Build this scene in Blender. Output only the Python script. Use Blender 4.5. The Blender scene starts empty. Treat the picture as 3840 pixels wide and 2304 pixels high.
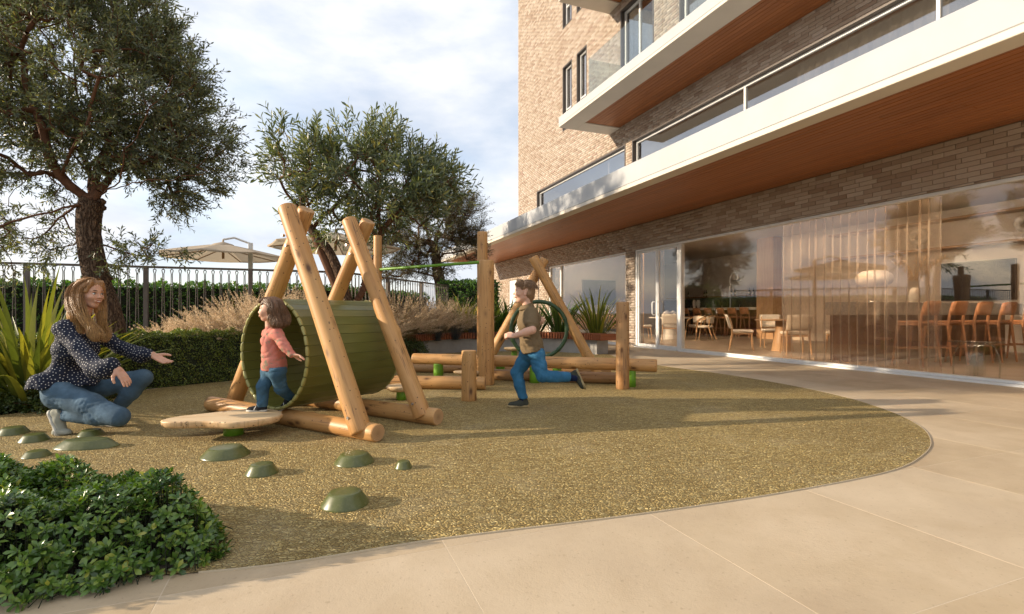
import bpy, bmesh, math, random
import numpy as np
from mathutils import Vector, Matrix, Quaternion

random.seed(7)
RNG = np.random.default_rng(7)
sc = bpy.context.scene
COL = sc.collection
PI = math.pi
R = math.radians

# ------------------------------------------------------------------ camera
cam_d = bpy.data.cameras.new('camera')
cam_d.sensor_width = 36.0
cam_d.lens = 18.0
cam_d.shift_y = 0.00573
cam_d.clip_start = 0.05
cam_d.clip_end = 2000.0
cam = bpy.data.objects.new('camera', cam_d)
COL.objects.link(cam)
cam.location = (0, 0, 0.9)
cam.rotation_euler = (R(90), 0, 0)
sc.camera = cam

# ------------------------------------------------------------------ sky, sun, exposure
SUN_EL = R(17.0)
world = bpy.data.worlds.new('World')
sc.world = world
world.use_nodes = True
wn, wl = world.node_tree.nodes, world.node_tree.links
wn.clear()
w_out = wn.new('ShaderNodeOutputWorld')
w_bg = wn.new('ShaderNodeBackground')
w_sky = wn.new('ShaderNodeTexSky')
w_sky.sky_type = 'NISHITA'
w_sky.sun_disc = False
w_sky.sun_elevation = SUN_EL
w_sky.sun_rotation = R(-84)
w_sky.air_density = 1.0
w_sky.dust_density = 1.0
w_sky.ozone_density = 1.5
w_tc = wn.new('ShaderNodeTexCoord')
w_map = wn.new('ShaderNodeMapping')
w_map.inputs['Scale'].default_value = (1.0, 1.0, 2.6)
w_map.inputs['Rotation'].default_value = (0.18, 0.12, 0.4)
w_n1 = wn.new('ShaderNodeTexNoise')
w_n1.inputs['Scale'].default_value = 2.3
w_n1.inputs['Detail'].default_value = 9
w_n1.inputs['Roughness'].default_value = 0.56
w_n1.inputs['Distortion'].default_value = 0.5
w_rmp = wn.new('ShaderNodeValToRGB')
w_rmp.color_ramp.elements[0].position = 0.33
w_rmp.color_ramp.elements[0].color = (0.62, 0.62, 0.62, 1)
w_rmp.color_ramp.elements[1].position = 0.56
w_rmp.color_ramp.elements[1].color = (1, 1, 1, 1)
w_n2 = wn.new('ShaderNodeTexNoise')
w_n2.inputs['Scale'].default_value = 3.4
w_n2.inputs['Detail'].default_value = 7
w_n2.inputs['Roughness'].default_value = 0.55
w_r2 = wn.new('ShaderNodeValToRGB')
w_r2.color_ramp.elements[0].position = 0.36
w_r2.color_ramp.elements[0].color = (2.7, 3.0, 3.5, 1)
w_r2.color_ramp.elements[1].position = 0.62
w_r2.color_ramp.elements[1].color = (4.15, 4.15, 4.2, 1)
w_mix = wn.new('ShaderNodeMix')
w_mix.data_type = 'RGBA'
w_bg.inputs['Strength'].default_value = 0.113
wl.new(w_tc.outputs['Generated'], w_map.inputs['Vector'])
wl.new(w_map.outputs['Vector'], w_n1.inputs['Vector'])
wl.new(w_map.outputs['Vector'], w_n2.inputs['Vector'])
wl.new(w_n1.outputs['Fac'], w_rmp.inputs['Fac'])
wl.new(w_n2.outputs['Fac'], w_r2.inputs['Fac'])
wl.new(w_rmp.outputs['Color'], w_mix.inputs['Factor'])
wl.new(w_sky.outputs['Color'], w_mix.inputs['A'])
wl.new(w_r2.outputs['Color'], w_mix.inputs['B'])
wl.new(w_mix.outputs['Result'], w_bg.inputs['Color'])
wl.new(w_bg.outputs['Background'], w_out.inputs['Surface'])

sun_d = bpy.data.lights.new('sun', 'SUN')
sun_d.energy = 3.0
sun_d.angle = R(0.6)
sun_d.color = (1.0, 0.84, 0.64)
sun = bpy.data.objects.new('sun', sun_d)
COL.objects.link(sun)
sun_dir = Vector((math.cos(SUN_EL), 0.10 * math.cos(SUN_EL), -math.sin(SUN_EL)))
sun.rotation_euler = sun_dir.to_track_quat('-Z', 'Y').to_euler()
sun.location = (-20, 1, 8)

sc.view_settings.view_transform = 'Standard'
sc.view_settings.look = 'None'
sc.view_settings.exposure = 1.25
sc.view_settings.gamma = 1.0
sc.view_settings.use_curve_mapping = False
sc.render.engine = 'CYCLES'
sc.cycles.max_bounces = 7
sc.cycles.diffuse_bounces = 3
sc.cycles.glossy_bounces = 3
sc.cycles.transparent_max_bounces = 14
sc.cycles.use_denoising = True

# ------------------------------------------------------------------ helpers
def link(o, parent=None):
    COL.objects.link(o)
    if parent is not None:
        o.parent = parent
    return o

def tag(o, label=None, cat=None, group=None, kind=None):
    if label: o['label'] = label
    if cat: o['category'] = cat
    if group: o['group'] = group
    if kind: o['kind'] = kind
    return o

def thing(name, label, cat, loc=(0, 0, 0), rotz=0.0, group=None):
    o = bpy.data.objects.new(name, None)
    o.empty_display_size = 0.1
    COL.objects.link(o)
    o.location = loc
    o.rotation_euler = (0, 0, rotz)
    return tag(o, label, cat, group)

def copy_tree(o, parent=None):
    c = o.copy()
    COL.objects.link(c)
    c.parent = parent
    for ch in list(o.children):
        copy_tree(ch, c)
    return c

def np_mesh(name, V, F, mats=(), smooth=False, fmat=None):
    """V (n,3) array, F (m,k) int array with one k."""
    V = np.asarray(V, dtype=np.float32)
    F = np.asarray(F, dtype=np.int32)
    me = bpy.data.meshes.new(name)
    m, k = F.shape
    me.vertices.add(len(V))
    me.vertices.foreach_set('co', V.ravel())
    me.loops.add(m * k)
    me.loops.foreach_set('vertex_index', F.ravel())
    me.polygons.add(m)
    me.polygons.foreach_set('loop_start', np.arange(0, m * k, k, dtype=np.int32))
    me.polygons.foreach_set('loop_total', np.full(m, k, dtype=np.int32))
    if smooth:
        me.polygons.foreach_set('use_smooth', np.ones(m, dtype=bool))
    if fmat is not None:
        me.polygons.foreach_set('material_index', np.asarray(fmat, dtype=np.int32))
    for mt in mats:
        me.materials.append(mt)
    me.update(calc_edges=True)
    me.validate()
    return me

class MB:
    """collects simple shapes into one mesh"""
    def __init__(s):
        s.v = []; s.f = []; s.mi = []; s.sm = []
    def add(s, V, F, mat=0, smooth=False):
        b = len(s.v)
        s.v.extend([tuple(p) for p in V])
        for f in F:
            s.f.append(tuple(i + b for i in f)); s.mi.append(mat); s.sm.append(smooth)
    def box(s, lo, hi, mat=0, ch=0.0):
        x0, y0, z0 = lo; x1, y1, z1 = hi
        if ch <= 0:
            V = [(x, y, z) for x in (x0, x1) for y in (y0, y1) for z in (z0, z1)]
            F = [(0, 1, 3, 2), (4, 6, 7, 5), (0, 4, 5, 1), (2, 3, 7, 6), (0, 2, 6, 4), (1, 5, 7, 3)]
            s.add(V, F, mat); return
        ch = min(ch, .45 * (x1 - x0), .45 * (y1 - y0), .45 * (z1 - z0))
        V = []; idx = {}
        for i, x in enumerate((x0, x1)):
            for j, y in enumerate((y0, y1)):
                for k, z in enumerate((z0, z1)):
                    sx = ch if i == 0 else -ch; sy = ch if j == 0 else -ch; sz = ch if k == 0 else -ch
                    idx[i, j, k, 0] = len(V); V.append((x, y + sy, z + sz))
                    idx[i, j, k, 1] = len(V); V.append((x + sx, y, z + sz))
                    idx[i, j, k, 2] = len(V); V.append((x + sx, y + sy, z))
        g = lambda i, j, k, a: idx[i, j, k, a]
        F = []
        for i in (0, 1):
            q = [g(i, 0, 0, 0), g(i, 1, 0, 0), g(i, 1, 1, 0), g(i, 0, 1, 0)]; F.append(q if i else q[::-1])
            q = [g(0, i, 0, 1), g(0, i, 1, 1), g(1, i, 1, 1), g(1, i, 0, 1)]; F.append(q if i else q[::-1])
            q = [g(0, 0, i, 2), g(1, 0, i, 2), g(1, 1, i, 2), g(0, 1, i, 2)]; F.append(q if i else q[::-1])
        for a in (0, 1):
            for b in (0, 1):
                F.append([g(a, b, 0, 0), g(a, b, 0, 1), g(a, b, 1, 1), g(a, b, 1, 0)])
                F.append([g(a, 0, b, 0), g(a, 0, b, 2), g(a, 1, b, 2), g(a, 1, b, 0)])
                F.append([g(0, a, b, 1), g(0, a, b, 2), g(1, a, b, 2), g(1, a, b, 1)])
        for i in (0, 1):
            for j in (0, 1):
                for k in (0, 1):
                    F.append([g(i, j, k, 0), g(i, j, k, 1), g(i, j, k, 2)])
        s.add(V, F, mat)
    def tube(s, pts, rad, n=8, mat=0, smooth=True, caps=True, capmat=None, closed=False):
        pts = [Vector(p) for p in pts]
        if not hasattr(rad, '__len__'): rad = [rad] * len(pts)
        V = []; F = []
        m = len(pts)
        t0 = (pts[1] - pts[0]).normalized()
        up = Vector((0, 0, 1)) if abs(t0.z) < .9 else Vector((1, 0, 0))
        a = t0.cross(up).normalized(); b = t0.cross(a).normalized()
        pt = t0
        for i, p in enumerate(pts):
            if closed: t = (pts[(i + 1) % m] - pts[i - 1]).normalized()
            else: t = (pts[min(i + 1, m - 1)] - pts[max(i - 1, 0)]).normalized()
            q = pt.rotation_difference(t); a = q @ a; b = q @ b; pt = t
            for k in range(n):
                w = 2 * PI * k / n
                V.append(p + (a * math.cos(w) + b * math.sin(w)) * rad[i])
        for i in range(m if closed else m - 1):
            i2 = (i + 1) % m
            for k in range(n):
                k2 = (k + 1) % n
                F.append((i * n + k, i * n + k2, i2 * n + k2, i2 * n + k))
        s.add(V, F, mat, smooth)
        if caps and not closed:
            cm = mat if capmat is None else capmat
            s.add(V[:n], [tuple(range(n))[::-1]], cm)
            s.add(V[-n:], [tuple(range(n))], cm)
    def lathe(s, prof, n=24, c=(0, 0, 0), mat=0, smooth=True, sx=1.0, sy=1.0):
        """prof = [(r,z)...] about +z"""
        V = []; F = []
        for r, z in prof:
            for k in range(n):
                w = 2 * PI * k / n
                V.append((c[0] + r * math.cos(w) * sx, c[1] + r * math.sin(w) * sy, c[2] + z))
        for i in range(len(prof) - 1):
            for k in range(n):
                k2 = (k + 1) % n
                F.append((i * n + k, i * n + k2, (i + 1) * n + k2, (i + 1) * n + k))
        F.append(tuple(range(n))[::-1])
        F.append(tuple((len(prof) - 1) * n + k for k in range(n)))
        s.add(V, F, mat, smooth)
    def prism(s, outline, z0, z1, mat=0, ch=0.0, topmat=None, smooth=False):
        """outline: ccw xy points"""
        n = len(outline)
        V = [(x, y, z0) for x, y in outline] + [(x, y, z1) for x, y in outline]
        s.add(V, [(k, (k + 1) % n, n + (k + 1) % n, n + k) for k in range(n)], mat, smooth)
        tm = mat if topmat is None else topmat
        s.add([(x, y, z1) for x, y in outline], [tuple(range(n))], tm)
        s.add([(x, y, z0) for x, y in outline], [tuple(range(n))[::-1]], mat)
    def mesh(s, name, mats):
        me = bpy.data.meshes.new(name)
        me.from_pydata([tuple(p) for p in s.v], [], s.f)
        if not isinstance(mats, (list, tuple)): mats = [mats]
        for m in mats: me.materials.append(m)
        me.polygons.foreach_set('material_index', s.mi)
        me.polygons.foreach_set('use_smooth', s.sm)
        me.update()
        return me
    def build(s, name, mats, parent=None, loc=(0, 0, 0), rot=(0, 0, 0)):
        o = bpy.data.objects.new(name, s.mesh(name, mats))
        o.location = loc; o.rotation_euler = rot
        return link(o, parent)

def box_obj(name, lo, hi, mat, parent=None, ch=0.004):
    m = MB(); m.box(lo, hi, 0, ch)
    return m.build(name, mat, parent)

def obj(name, me, parent=None, loc=(0, 0, 0), rot=(0, 0, 0)):
    o = bpy.data.objects.new(name, me)
    o.location = loc; o.rotation_euler = rot
    return link(o, parent)

# ------------------------------------------------------------------ materials
class NT:
    def __init__(s, name):
        s.m = bpy.data.materials.new(name)
        s.m.use_nodes = True
        s.n = s.m.node_tree.nodes; s.l = s.m.node_tree.links
        s.b = s.n['Principled BSDF']; s.out = s.n['Material Output']
    def new(s, t, **kw):
        n = s.n.new('ShaderNode' + t)
        for k, v in kw.items(): setattr(n, k, v)
        return n
    def set(s, node, **kw):
        for k, v in kw.items():
            node.inputs[k.replace('_', ' ')].default_value = v
        return node
    def con(s, a, b): s.l.new(a, b)
    def coords(s, kind='Object', scale=(1, 1, 1), rot=(0, 0, 0), loc=(0, 0, 0)):
        tc = s.new('TexCoord'); mp = s.new('Mapping')
        mp.inputs['Scale'].default_value = scale; mp.inputs['Rotation'].default_value = rot
        mp.inputs['Location'].default_value = loc
        s.con(tc.outputs[kind], mp.inputs['Vector'])
        return mp.outputs['Vector']
    def noise(s, vec, scale, detail=4, rough=.5, dist=0.0):
        n = s.new('TexNoise'); s.set(n, Scale=scale, Detail=detail, Roughness=rough, Distortion=dist)
        if vec is not None: s.con(vec, n.inputs['Vector'])
        return n.outputs['Fac']
    def voronoi(s, vec, scale, feature='F1', rand=1.0):
        n = s.new('TexVoronoi', feature=feature); s.set(n, Scale=scale, Randomness=rand)
        s.con(vec, n.inputs['Vector'])
        return n
    def ramp(s, fac, stops, interp='LINEAR'):
        r = s.new('ValToRGB'); cr = r.color_ramp; cr.interpolation = interp
        while len(cr.elements) < len(stops): cr.elements.new(0.5)
        for e, (p, c) in zip(cr.elements, stops):
            e.position = p; e.color = (*c, 1) if len(c) == 3 else c
        if fac is not None: s.con(fac, r.inputs['Fac'])
        return r.outputs['Color']
    def mix(s, fac, a, b, mode='MIX'):
        n = s.new('Mix', data_type='RGBA', blend_type=mode)
        for val, key in ((fac, 'Factor'), (a, 'A'), (b, 'B')):
            if hasattr(val, 'links'): s.con(val, n.inputs[key])
            elif key == 'Factor': n.inputs[key].default_value = val
            else: n.inputs[key].default_value = (*val, 1) if len(val) == 3 else val
        return n.outputs['Result']
    def math(s, op, a, b=0.0, c=None):
        n = s.new('Math', operation=op)
        for i, v in enumerate((a, b) if c is None else (a, b, c)):
            if hasattr(v, 'links'): s.con(v, n.inputs[i])
            else: n.inputs[i].default_value = v
        return n.outputs[0]
    def island(s):
        return s.new('NewGeometry').outputs['Random Per Island']
    def objrand(s):
        return s.new('ObjectInfo').outputs['Random']
    def bump(s, h, strength=.3, dist=.01, normal=None):
        b = s.new('Bump'); s.set(b, Strength=strength, Distance=dist)
        s.con(h, b.inputs['Height'])
        if normal is not None: s.con(normal, b.inputs['Normal'])
        s.con(b.outputs['Normal'], s.b.inputs['Normal'])
        return b.outputs['Normal']
    def base(s, c, rough=.5, metal=0.0, spec=.5):
        if hasattr(c, 'links'): s.con(c, s.b.inputs['Base Color'])
        else: s.b.inputs['Base Color'].default_value = (*c, 1)
        if hasattr(rough, 'links'): s.con(rough, s.b.inputs['Roughness'])
        else: s.b.inputs['Roughness'].default_value = rough
        s.b.inputs['Metallic'].default_value = metal
        s.b.inputs['Specular IOR Level'].default_value = spec
        return s.m

def plain(name, c, rough=.5, metal=0.0, var=.06, scale=6.0, bump=0.0, bscale=60.0, spec=.5):
    t = NT(name)
    v = t.coords()
    f = t.noise(v, scale, 5, .6)
    lo = tuple(max(0, x * (1 - var * 2)) for x in c); hi = tuple(min(1, x * (1 + var * 2)) for x in c)
    col = t.ramp(f, [(.25, lo), (.75, hi)])
    rr = t.math('MULTIPLY_ADD', t.noise(v, scale * 2.3, 3), .25, rough - .12)
    t.base(col, rr, metal, spec)
    if bump: t.bump(t.noise(v, bscale, 5, .6), bump, .01)
    return t.m

def leaf_mat(name, stops, rough=.45, trans=.3, tcol=None, spec=.5, vein=None):
    """per-leaf colour from Random Per Island; part of the light passes through"""
    t = NT(name)
    r = t.island()
    col = t.ramp(r, stops)
    v = t.coords()
    n = t.noise(v, 2.2, 3)
    col = t.mix(t.math('MULTIPLY', n, .35), col, (0.02, 0.03, 0.012), 'MIX') if vein is None else col
    t.base(col, rough, 0, spec)
    tr = t.new('BsdfTranslucent')
    tint = t.mix(1.0, col, tcol or (1.0, 1.0, .45), 'MULTIPLY')
    br = t.mix(1.0, tint, (1.9, 1.9, 1.6), 'MULTIPLY')
    t.con(br, tr.inputs['Color'])
    ms = t.new('MixShader'); ms.inputs[0].default_value = trans
    t.con(t.b.outputs[0], ms.inputs[1]); t.con(tr.outputs[0], ms.inputs[2])
    t.con(ms.outputs[0], t.out.inputs['Surface'])
    return t.m

def glass_mat(name, tint=(.93, .95, .94), f0=.06, rough=0.0, boost=1.0):
    t = NT(name)
    t.n.remove(t.b)
    lw = t.new('LayerWeight'); lw.inputs['Blend'].default_value = .5
    p = t.math('POWER', lw.outputs['Facing'], 4.0)
    f = t.math('MULTIPLY_ADD', p, (1 - f0) * boost, f0)
    tr = t.new('BsdfTransparent'); tr.inputs['Color'].default_value = (*tint, 1)
    gl = t.new('BsdfGlossy'); gl.inputs['Roughness'].default_value = rough
    ms = t.new('MixShader')
    t.con(f, ms.inputs[0]); t.con(tr.outputs[0], ms.inputs[1]); t.con(gl.outputs[0], ms.inputs[2])
    t.con(ms.outputs[0], t.out.inputs['Surface'])
    return t.m

M = {}
# metals, plaster, stone
M['white_frame'] = plain('white_frame', (.72, .71, .68), .35, 0, .03)
M['plaster'] = plain('plaster', (.42, .425, .43), .75, 0, .03, 1.5, .08, 90)
M['plaster_edge'] = plain('plaster_edge', (.62, .56, .47), .8, 0, .03, 1.5, .08, 90)
M['inner_wall'] = plain('inner_wall', (.62, .54, .45), .8, 0, .03, 1.0)
M['inner_ceiling'] = plain('inner_ceiling', (.70, .63, .54), .8, 0, .02, 1.0)
M['mortar'] = plain('mortar', (.27, .215, .16), .95, 0, .1, 8, .3, 120)
M['dark_frame'] = plain('dark_frame', (.09, .075, .065), .45, .3, .05)
M['fence_metal'] = plain('fence_metal', (.17, .14, .115), .5, .2, .08, 10)
M['concrete'] = plain('concrete', (.34, .32, .29), .85, 0, .12, 3, .25, 60)
M['steel'] = plain('steel', (.55, .54, .52), .3, .9, .03)
M['green_metal'] = plain('green_metal', (.13, .29, .018), .4, 0, .06, 5)
M['soil'] = plain('soil', (.055, .04, .028), .95, 0, .3, 14, .8, 40)
# ------------------------------------------------------------------ ground, paving, play surface
BANG = R(21.3)
NX, NY = math.cos(BANG), math.sin(BANG)     # building normal (inwards) in plan
def W(n, s, z=0.0):
    return Vector((n * NX - s * NY, n * NY + s * NX, z))
def toNS(x, y):
    return (x * NX + y * NY, -x * NY + y * NX)

def smooth_closed(P, k=8):
    out = []
    m = len(P)
    for i in range(m):
        p0, p1, p2, p3 = [np.array(P[(i + j - 1) % m], float) for j in range(4)]
        for q in range(k):
            t = q / k
            out.append(.5 * ((2 * p1) + (-p0 + p2) * t + (2 * p0 - 5 * p1 + 4 * p2 - p3) * t * t + (-p0 + 3 * p1 - 3 * p2 + p3) * t ** 3))
    return [tuple(p) for p in out]

def inside(poly, x, y):
    c = False
    j = len(poly) - 1
    for i in range(len(poly)):
        xi, yi = poly[i]; xj, yj = poly[j]
        if (yi > y) != (yj > y) and x < (xj - xi) * (y - yi) / (yj - yi) + xi: c = not c
        j = i
    return c

def flat(name, outline, z, mat, kind='structure'):
    bm = bmesh.new()
    vs = [bm.verts.new((x, y, z)) for x, y in outline]
    f = bm.faces.new(vs)
    bmesh.ops.triangulate(bm, faces=[f])
    bm.normal_update()
    for f in bm.faces:
        if f.normal.z < 0: f.normal_flip()
    me = bpy.data.meshes.new(name); bm.to_mesh(me); bm.free()
    me.materials.append(mat)
    o = obj(name, me)
    o['kind'] = kind
    return o

RUBBER = smooth_closed([(-1.083, 1.769), (-.274, 2.035), (.58, 2.286), (1.375, 2.564), (2.14, 2.9), (2.6, 3.236), (2.945, 3.6),
    (3.234, 4.066), (3.44, 4.658), (3.54, 5.45), (3.43, 6.4), (3.1, 7.48), (2.5, 8.77), (2.15, 10.1), (1.9, 11.6), (0.3, 12.6), (-1.4, 11.6), (-2.0, 10.2),
    (-2.2, 8.4), (-3.4, 7.1), (-4.2, 6.1), (-4.35, 5.2), (-4.5, 4.45), (-5.4, 4.05), (-7.0, 3.9), (-7.2, 2.6), (-4.5, 2.3), (-2.2, 1.75)])
BED_FRONT = smooth_closed([(-6.5, 1.05), (-3, 1.36), (-1.8, 1.53), (-1.17, 1.80), (-1.22, 2.0), (-1.55, 2.25), (-2.3, 2.42), (-3.4, 2.55), (-6.5, 2.6)], 6)

t = NT('paving_stone')
geo = t.new('NewGeometry'); pos = geo.outputs['Position']
a = t.noise(pos, 1.1, 6, .6, .3); b = t.noise(pos, 7, 6, .65); c = t.noise(pos, 130, 3, .7)
col = t.ramp(a, [(.32, (.39, .285, .175)), (.5, (.52, .40, .255)), (.66, (.62, .49, .335))])
col = t.mix(t.math('MULTIPLY', b, .45), col, (.37, .275, .17))
col = t.mix(t.math('MULTIPLY', t.objrand(), .45), col, (.64, .53, .39))
col = t.mix(t.math('MULTIPLY', t.ramp(t.noise(pos, 2.6, 7, .7, .8), [(.48, (0, 0, 0)), (.7, (1, 1, 1))]), .3), col, (.40, .29, .165))
blot = t.ramp(t.noise(pos, .8, 4, .6, 1.2), [(.56, (0, 0, 0)), (.72, (1, 1, 1))])
col = t.mix(t.math('MULTIPLY', blot, .38), col, (.33, .24, .14))
spk = t.ramp(t.noise(pos, 24, 6, .75), [(.58, (0, 0, 0)), (.72, (1, 1, 1))]); col = t.mix(t.math('MULTIPLY', spk, .22), col, (.30, .22, .13))
pit = t.ramp(t.noise(pos, 55, 2), [(.28, (0, 0, 0)), (.36, (1, 1, 1))])
col = t.mix(t.math('SUBTRACT', .35, t.math('MULTIPLY', pit, .35)), col, (.25, .18, .11))
t.base(col, t.math('MULTIPLY_ADD', b, .3, .45))
t.bump(t.math('ADD', t.math('MULTIPLY', c, .5), t.math('MULTIPLY', t.noise(pos, 40, 4, .6), .6)), .35, .004)
M['paving'] = t.m

t = NT('play_surface')
geo = t.new('NewGeometry'); pos = geo.outputs['Position']
mp = t.new('Mapping'); mp.inputs['Rotation'].default_value = (0, 0, .5); mp.inputs['Scale'].default_value = (1.0, 1.9, 1.0)
t.con(pos, mp.inputs['Vector'])
wv = t.new('VectorMath', operation='ADD'); nz = t.new('TexNoise'); t.set(nz, Scale=14.0, Detail=2)
t.con(mp.outputs[0], nz.inputs['Vector'])
sc_ = t.new('VectorMath', operation='SCALE'); sc_.inputs['Scale'].default_value = .06
t.con(nz.outputs['Color'], sc_.inputs[0]); t.con(mp.outputs[0], wv.inputs[0]); t.con(sc_.outputs[0], wv.inputs[1])
v1 = t.voronoi(wv.outputs[0], 56)
v2 = t.voronoi(wv.outputs[0], 56, 'DISTANCE_TO_EDGE')
sepc = t.new('SeparateColor'); t.con(v1.outputs['Color'], sepc.inputs[0])
grain = t.ramp(sepc.outputs[0], [(0, (.36, .25, .09)), (.35, (.53, .385, .15)), (.7, (.66, .50, .205)), (1, (.74, .60, .30))])
big = t.ramp(t.noise(pos, .9, 5, .6), [(.3, (.86, .84, .80)), (.7, (1.14, 1.12, 1.06))])
grain = t.mix(1.0, grain, big, 'MULTIPLY')
edge = t.ramp(v2.outputs['Distance'], [(.0, (0, 0, 0)), (.16, (1, 1, 1))])
col = t.mix(edge, (.125, .085, .032), grain)
worn = t.ramp(t.noise(pos, 1.7, 5, .65, .6), [(.52, (0, 0, 0)), (.72, (1, 1, 1))]); col = t.mix(t.math('MULTIPLY', worn, .28), col, (.60, .50, .32))
t.base(col, .8, 0, .25)
t.bump(v2.outputs['Distance'], .9, .03)
M['rubber'] = t.m

big_ground = MB(); big_ground.add([(-700, -700, -.05), (700, -700, -.05), (700, 700, -.05), (-700, 700, -.05)], [(0, 1, 2, 3)])
go = big_ground.build('ground', M['soil']); go['kind'] = 'structure'

# paving: grout bed and slabs, each slab an object
pv = MB(); pv.add([(x, y, -.0005) for x, y in ((-4.2, -4), (8.02, -4), (8.02, 25), (2.6, 25), (2.6, 9), (-.5, 6), (-1.5, 3.2), (-4.2, 2.2))], [tuple(range(8))])
pave = pv.build('pavement', plain('grout', (.60, .49, .35), .9, 0, .05, 8), rot=(0, 0, BANG)); pave['kind'] = 'structure'
PITCH = .929
sm_ = MB(); sm_.box((-PITCH / 2 + .002, -PITCH / 2 + .002, -.011), (PITCH / 2 - .002, PITCH / 2 - .002, 0), 0, 0)
slab_me = sm_.mesh('paving_slab', M['paving'])
for i in range(-5, 9):
    for j in range(-4, 20):
        n0 = .478 + PITCH * (i + .5); s0 = 1.92 + PITCH * (j + .5)
        if n0 > 7.5 or n0 < -4: continue
        cs = [(n0 + a * PITCH * .5, s0 + b * PITCH * .5) for a in (-1, 0, 1) for b in (-1, 0, 1)]
        ws = [W(*q) for q in cs]
        if all(inside(RUBBER, p.x, p.y) for p in ws): continue
        c = W(n0, s0)
        if c.y < -.4 or (c.x < -2.6 and c.y > 1.0) or (c.x < -2.4 and c.y > 5): continue
        if c.x < 1.0 and c.y > 5: continue
        if abs(c.x) > c.y * 1.0 + 2.2: continue
        obj('paving_slab', slab_me, pave, (n0, s0, 0))
# last narrow row against the glass
for j in range(-2, 20):
    s0 = 1.92 + PITCH * (j + .5)
    m = MB(); n0 = .478 + PITCH * 8
    m.box((n0 + .0035 - .0, s0 - PITCH / 2 + .002, -.011), (7.93, s0 + PITCH / 2 - .002, 0), 0, .0025)
    if n0 < 7.9: m.build('paving_slab', M['paving'], pave)

flat('play_surface', RUBBER, .005, M['rubber'])
flat('planting_bed', BED_FRONT, .014, M['soil'])
# slim metal edging between rubber and paving
edge_pts = [(x, y, .004) for x, y in RUBBER[:13 * 8]]
m = MB()
V = []
for i, p in enumerate(edge_pts):
    a = Vector(edge_pts[max(i - 1, 0)]); b = Vector(edge_pts[min(i + 1, len(edge_pts) - 1)])
    tt = (b - a).normalized(); nn = Vector((-tt.y, tt.x, 0))
    q = Vector(p)
    V += [q - nn * .0015 + Vector((0, 0, -.008)), q - nn * .0015 + Vector((0, 0, .0022)), q + nn * .003 + Vector((0, 0, .0022)), q + nn * .003 + Vector((0, 0, -.008))]
F = []
for i in range(len(edge_pts) - 1):
    for k in range(3): F.append((4 * i + k, 4 * i + 4 + k, 4 * i + 5 + k, 4 * i + 1 + k))
m.add(V, F)
o = m.build('path_edging', plain('edging_metal', (.50, .41, .28), .5, .0, .05)); o['kind'] = 'structure'
# ------------------------------------------------------------------ the apartment building, local axes: x = inwards, y = along, z = up
bld = thing('apartment_building', 'tan brick apartment building with wide white canopy, balconies and glazed ground floor', 'building', (0, 0, 0), BANG)

t = NT('buff_brick')
isl = t.math('FRACT', t.math('ADD', t.island(), t.objrand()))
col = t.ramp(isl, [(0, (.34, .25, .19)), (.2, (.43, .34, .265)), (.5, (.48, .395, .315)), (.8, (.53, .445, .365)), (.95, (.58, .50, .42)), (1, (.36, .25, .20))])
geo = t.new('NewGeometry'); pos = geo.outputs['Position']
f = t.noise(pos, 28, 5, .65)
col = t.mix(t.math('MULTIPLY', f, .28), col, (.30, .215, .145))
st = t.noise(pos, .55, 4, .6)
col = t.mix(t.math('MULTIPLY_ADD', st, .5, -.15), col, (.36, .26, .17))
t.base(col, .88, 0, .25)
t.bump(t.noise(pos, 70, 5, .7), .5, .006)
M['brick'] = t.m

def wood_mat(name, c0, c1, c2, rough=.45, axis='Y', scl=1.0, spec=.4):
    t = NT(name)
    sca = {'X': (1.2, 26, 26), 'Y': (26, 1.2, 26), 'Z': (26, 26, 1.2)}[axis]
    tc = t.new('TexCoord'); oi = t.new('ObjectInfo')
    mp = t.new('Mapping'); mp.inputs['Scale'].default_value = tuple(x * scl for x in sca)
    ad = t.new('VectorMath', operation='ADD'); sv = t.new('VectorMath', operation='SCALE'); sv.inputs[0].default_value = (17, 13, 11)
    t.con(oi.outputs['Random'], sv.inputs['Scale'])
    t.con(tc.outputs['Object'], ad.inputs[0]); t.con(sv.outputs[0], ad.inputs[1]); t.con(ad.outputs[0], mp.inputs['Vector'])
    f = t.noise(mp.outputs[0], 1.0, 6, .6, .6)
    col = t.ramp(f, [(.25, c0), (.5, c1), (.75, c2)])
    col = t.mix(t.math('MULTIPLY', t.objrand(), .45), col, tuple(x * .55 for x in c1))
    t.base(col, t.math('MULTIPLY_ADD', f, .2, rough - .1), 0, spec)
    t.bump(f, .25, .004)
    return t.m
M['soffit_wood'] = wood_mat('soffit_wood', (.23, .072, .02), (.34, .118, .034), (.44, .17, .055), .42, 'Y')
M['oak'] = wood_mat('oak', (.36, .20, .095), (.47, .28, .14), (.56, .36, .20), .45, 'Z')
M['walnut'] = wood_mat('walnut', (.14, .062, .03), (.21, .10, .05), (.29, .145, .075), .45, 'Z')
M['teak'] = wood_mat('teak', (.20, .058, .022), (.32, .10, .038), (.42, .155, .065), .5, 'X')
M['window_glass'] = glass_mat('window_glass', (.96, .93, .89), .085, 0, .9)
M['upper_glass'] = glass_mat('upper_glass', (.80, .80, .80), .33, .01, 1.0)
M['rail_glass'] = glass_mat('rail_glass', (.88, .92, .91), .07, .02, .8)
M['black_glass'] = plain('black_glass', (.010, .010, .011), .38, 0, .02, spec=.2)

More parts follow.
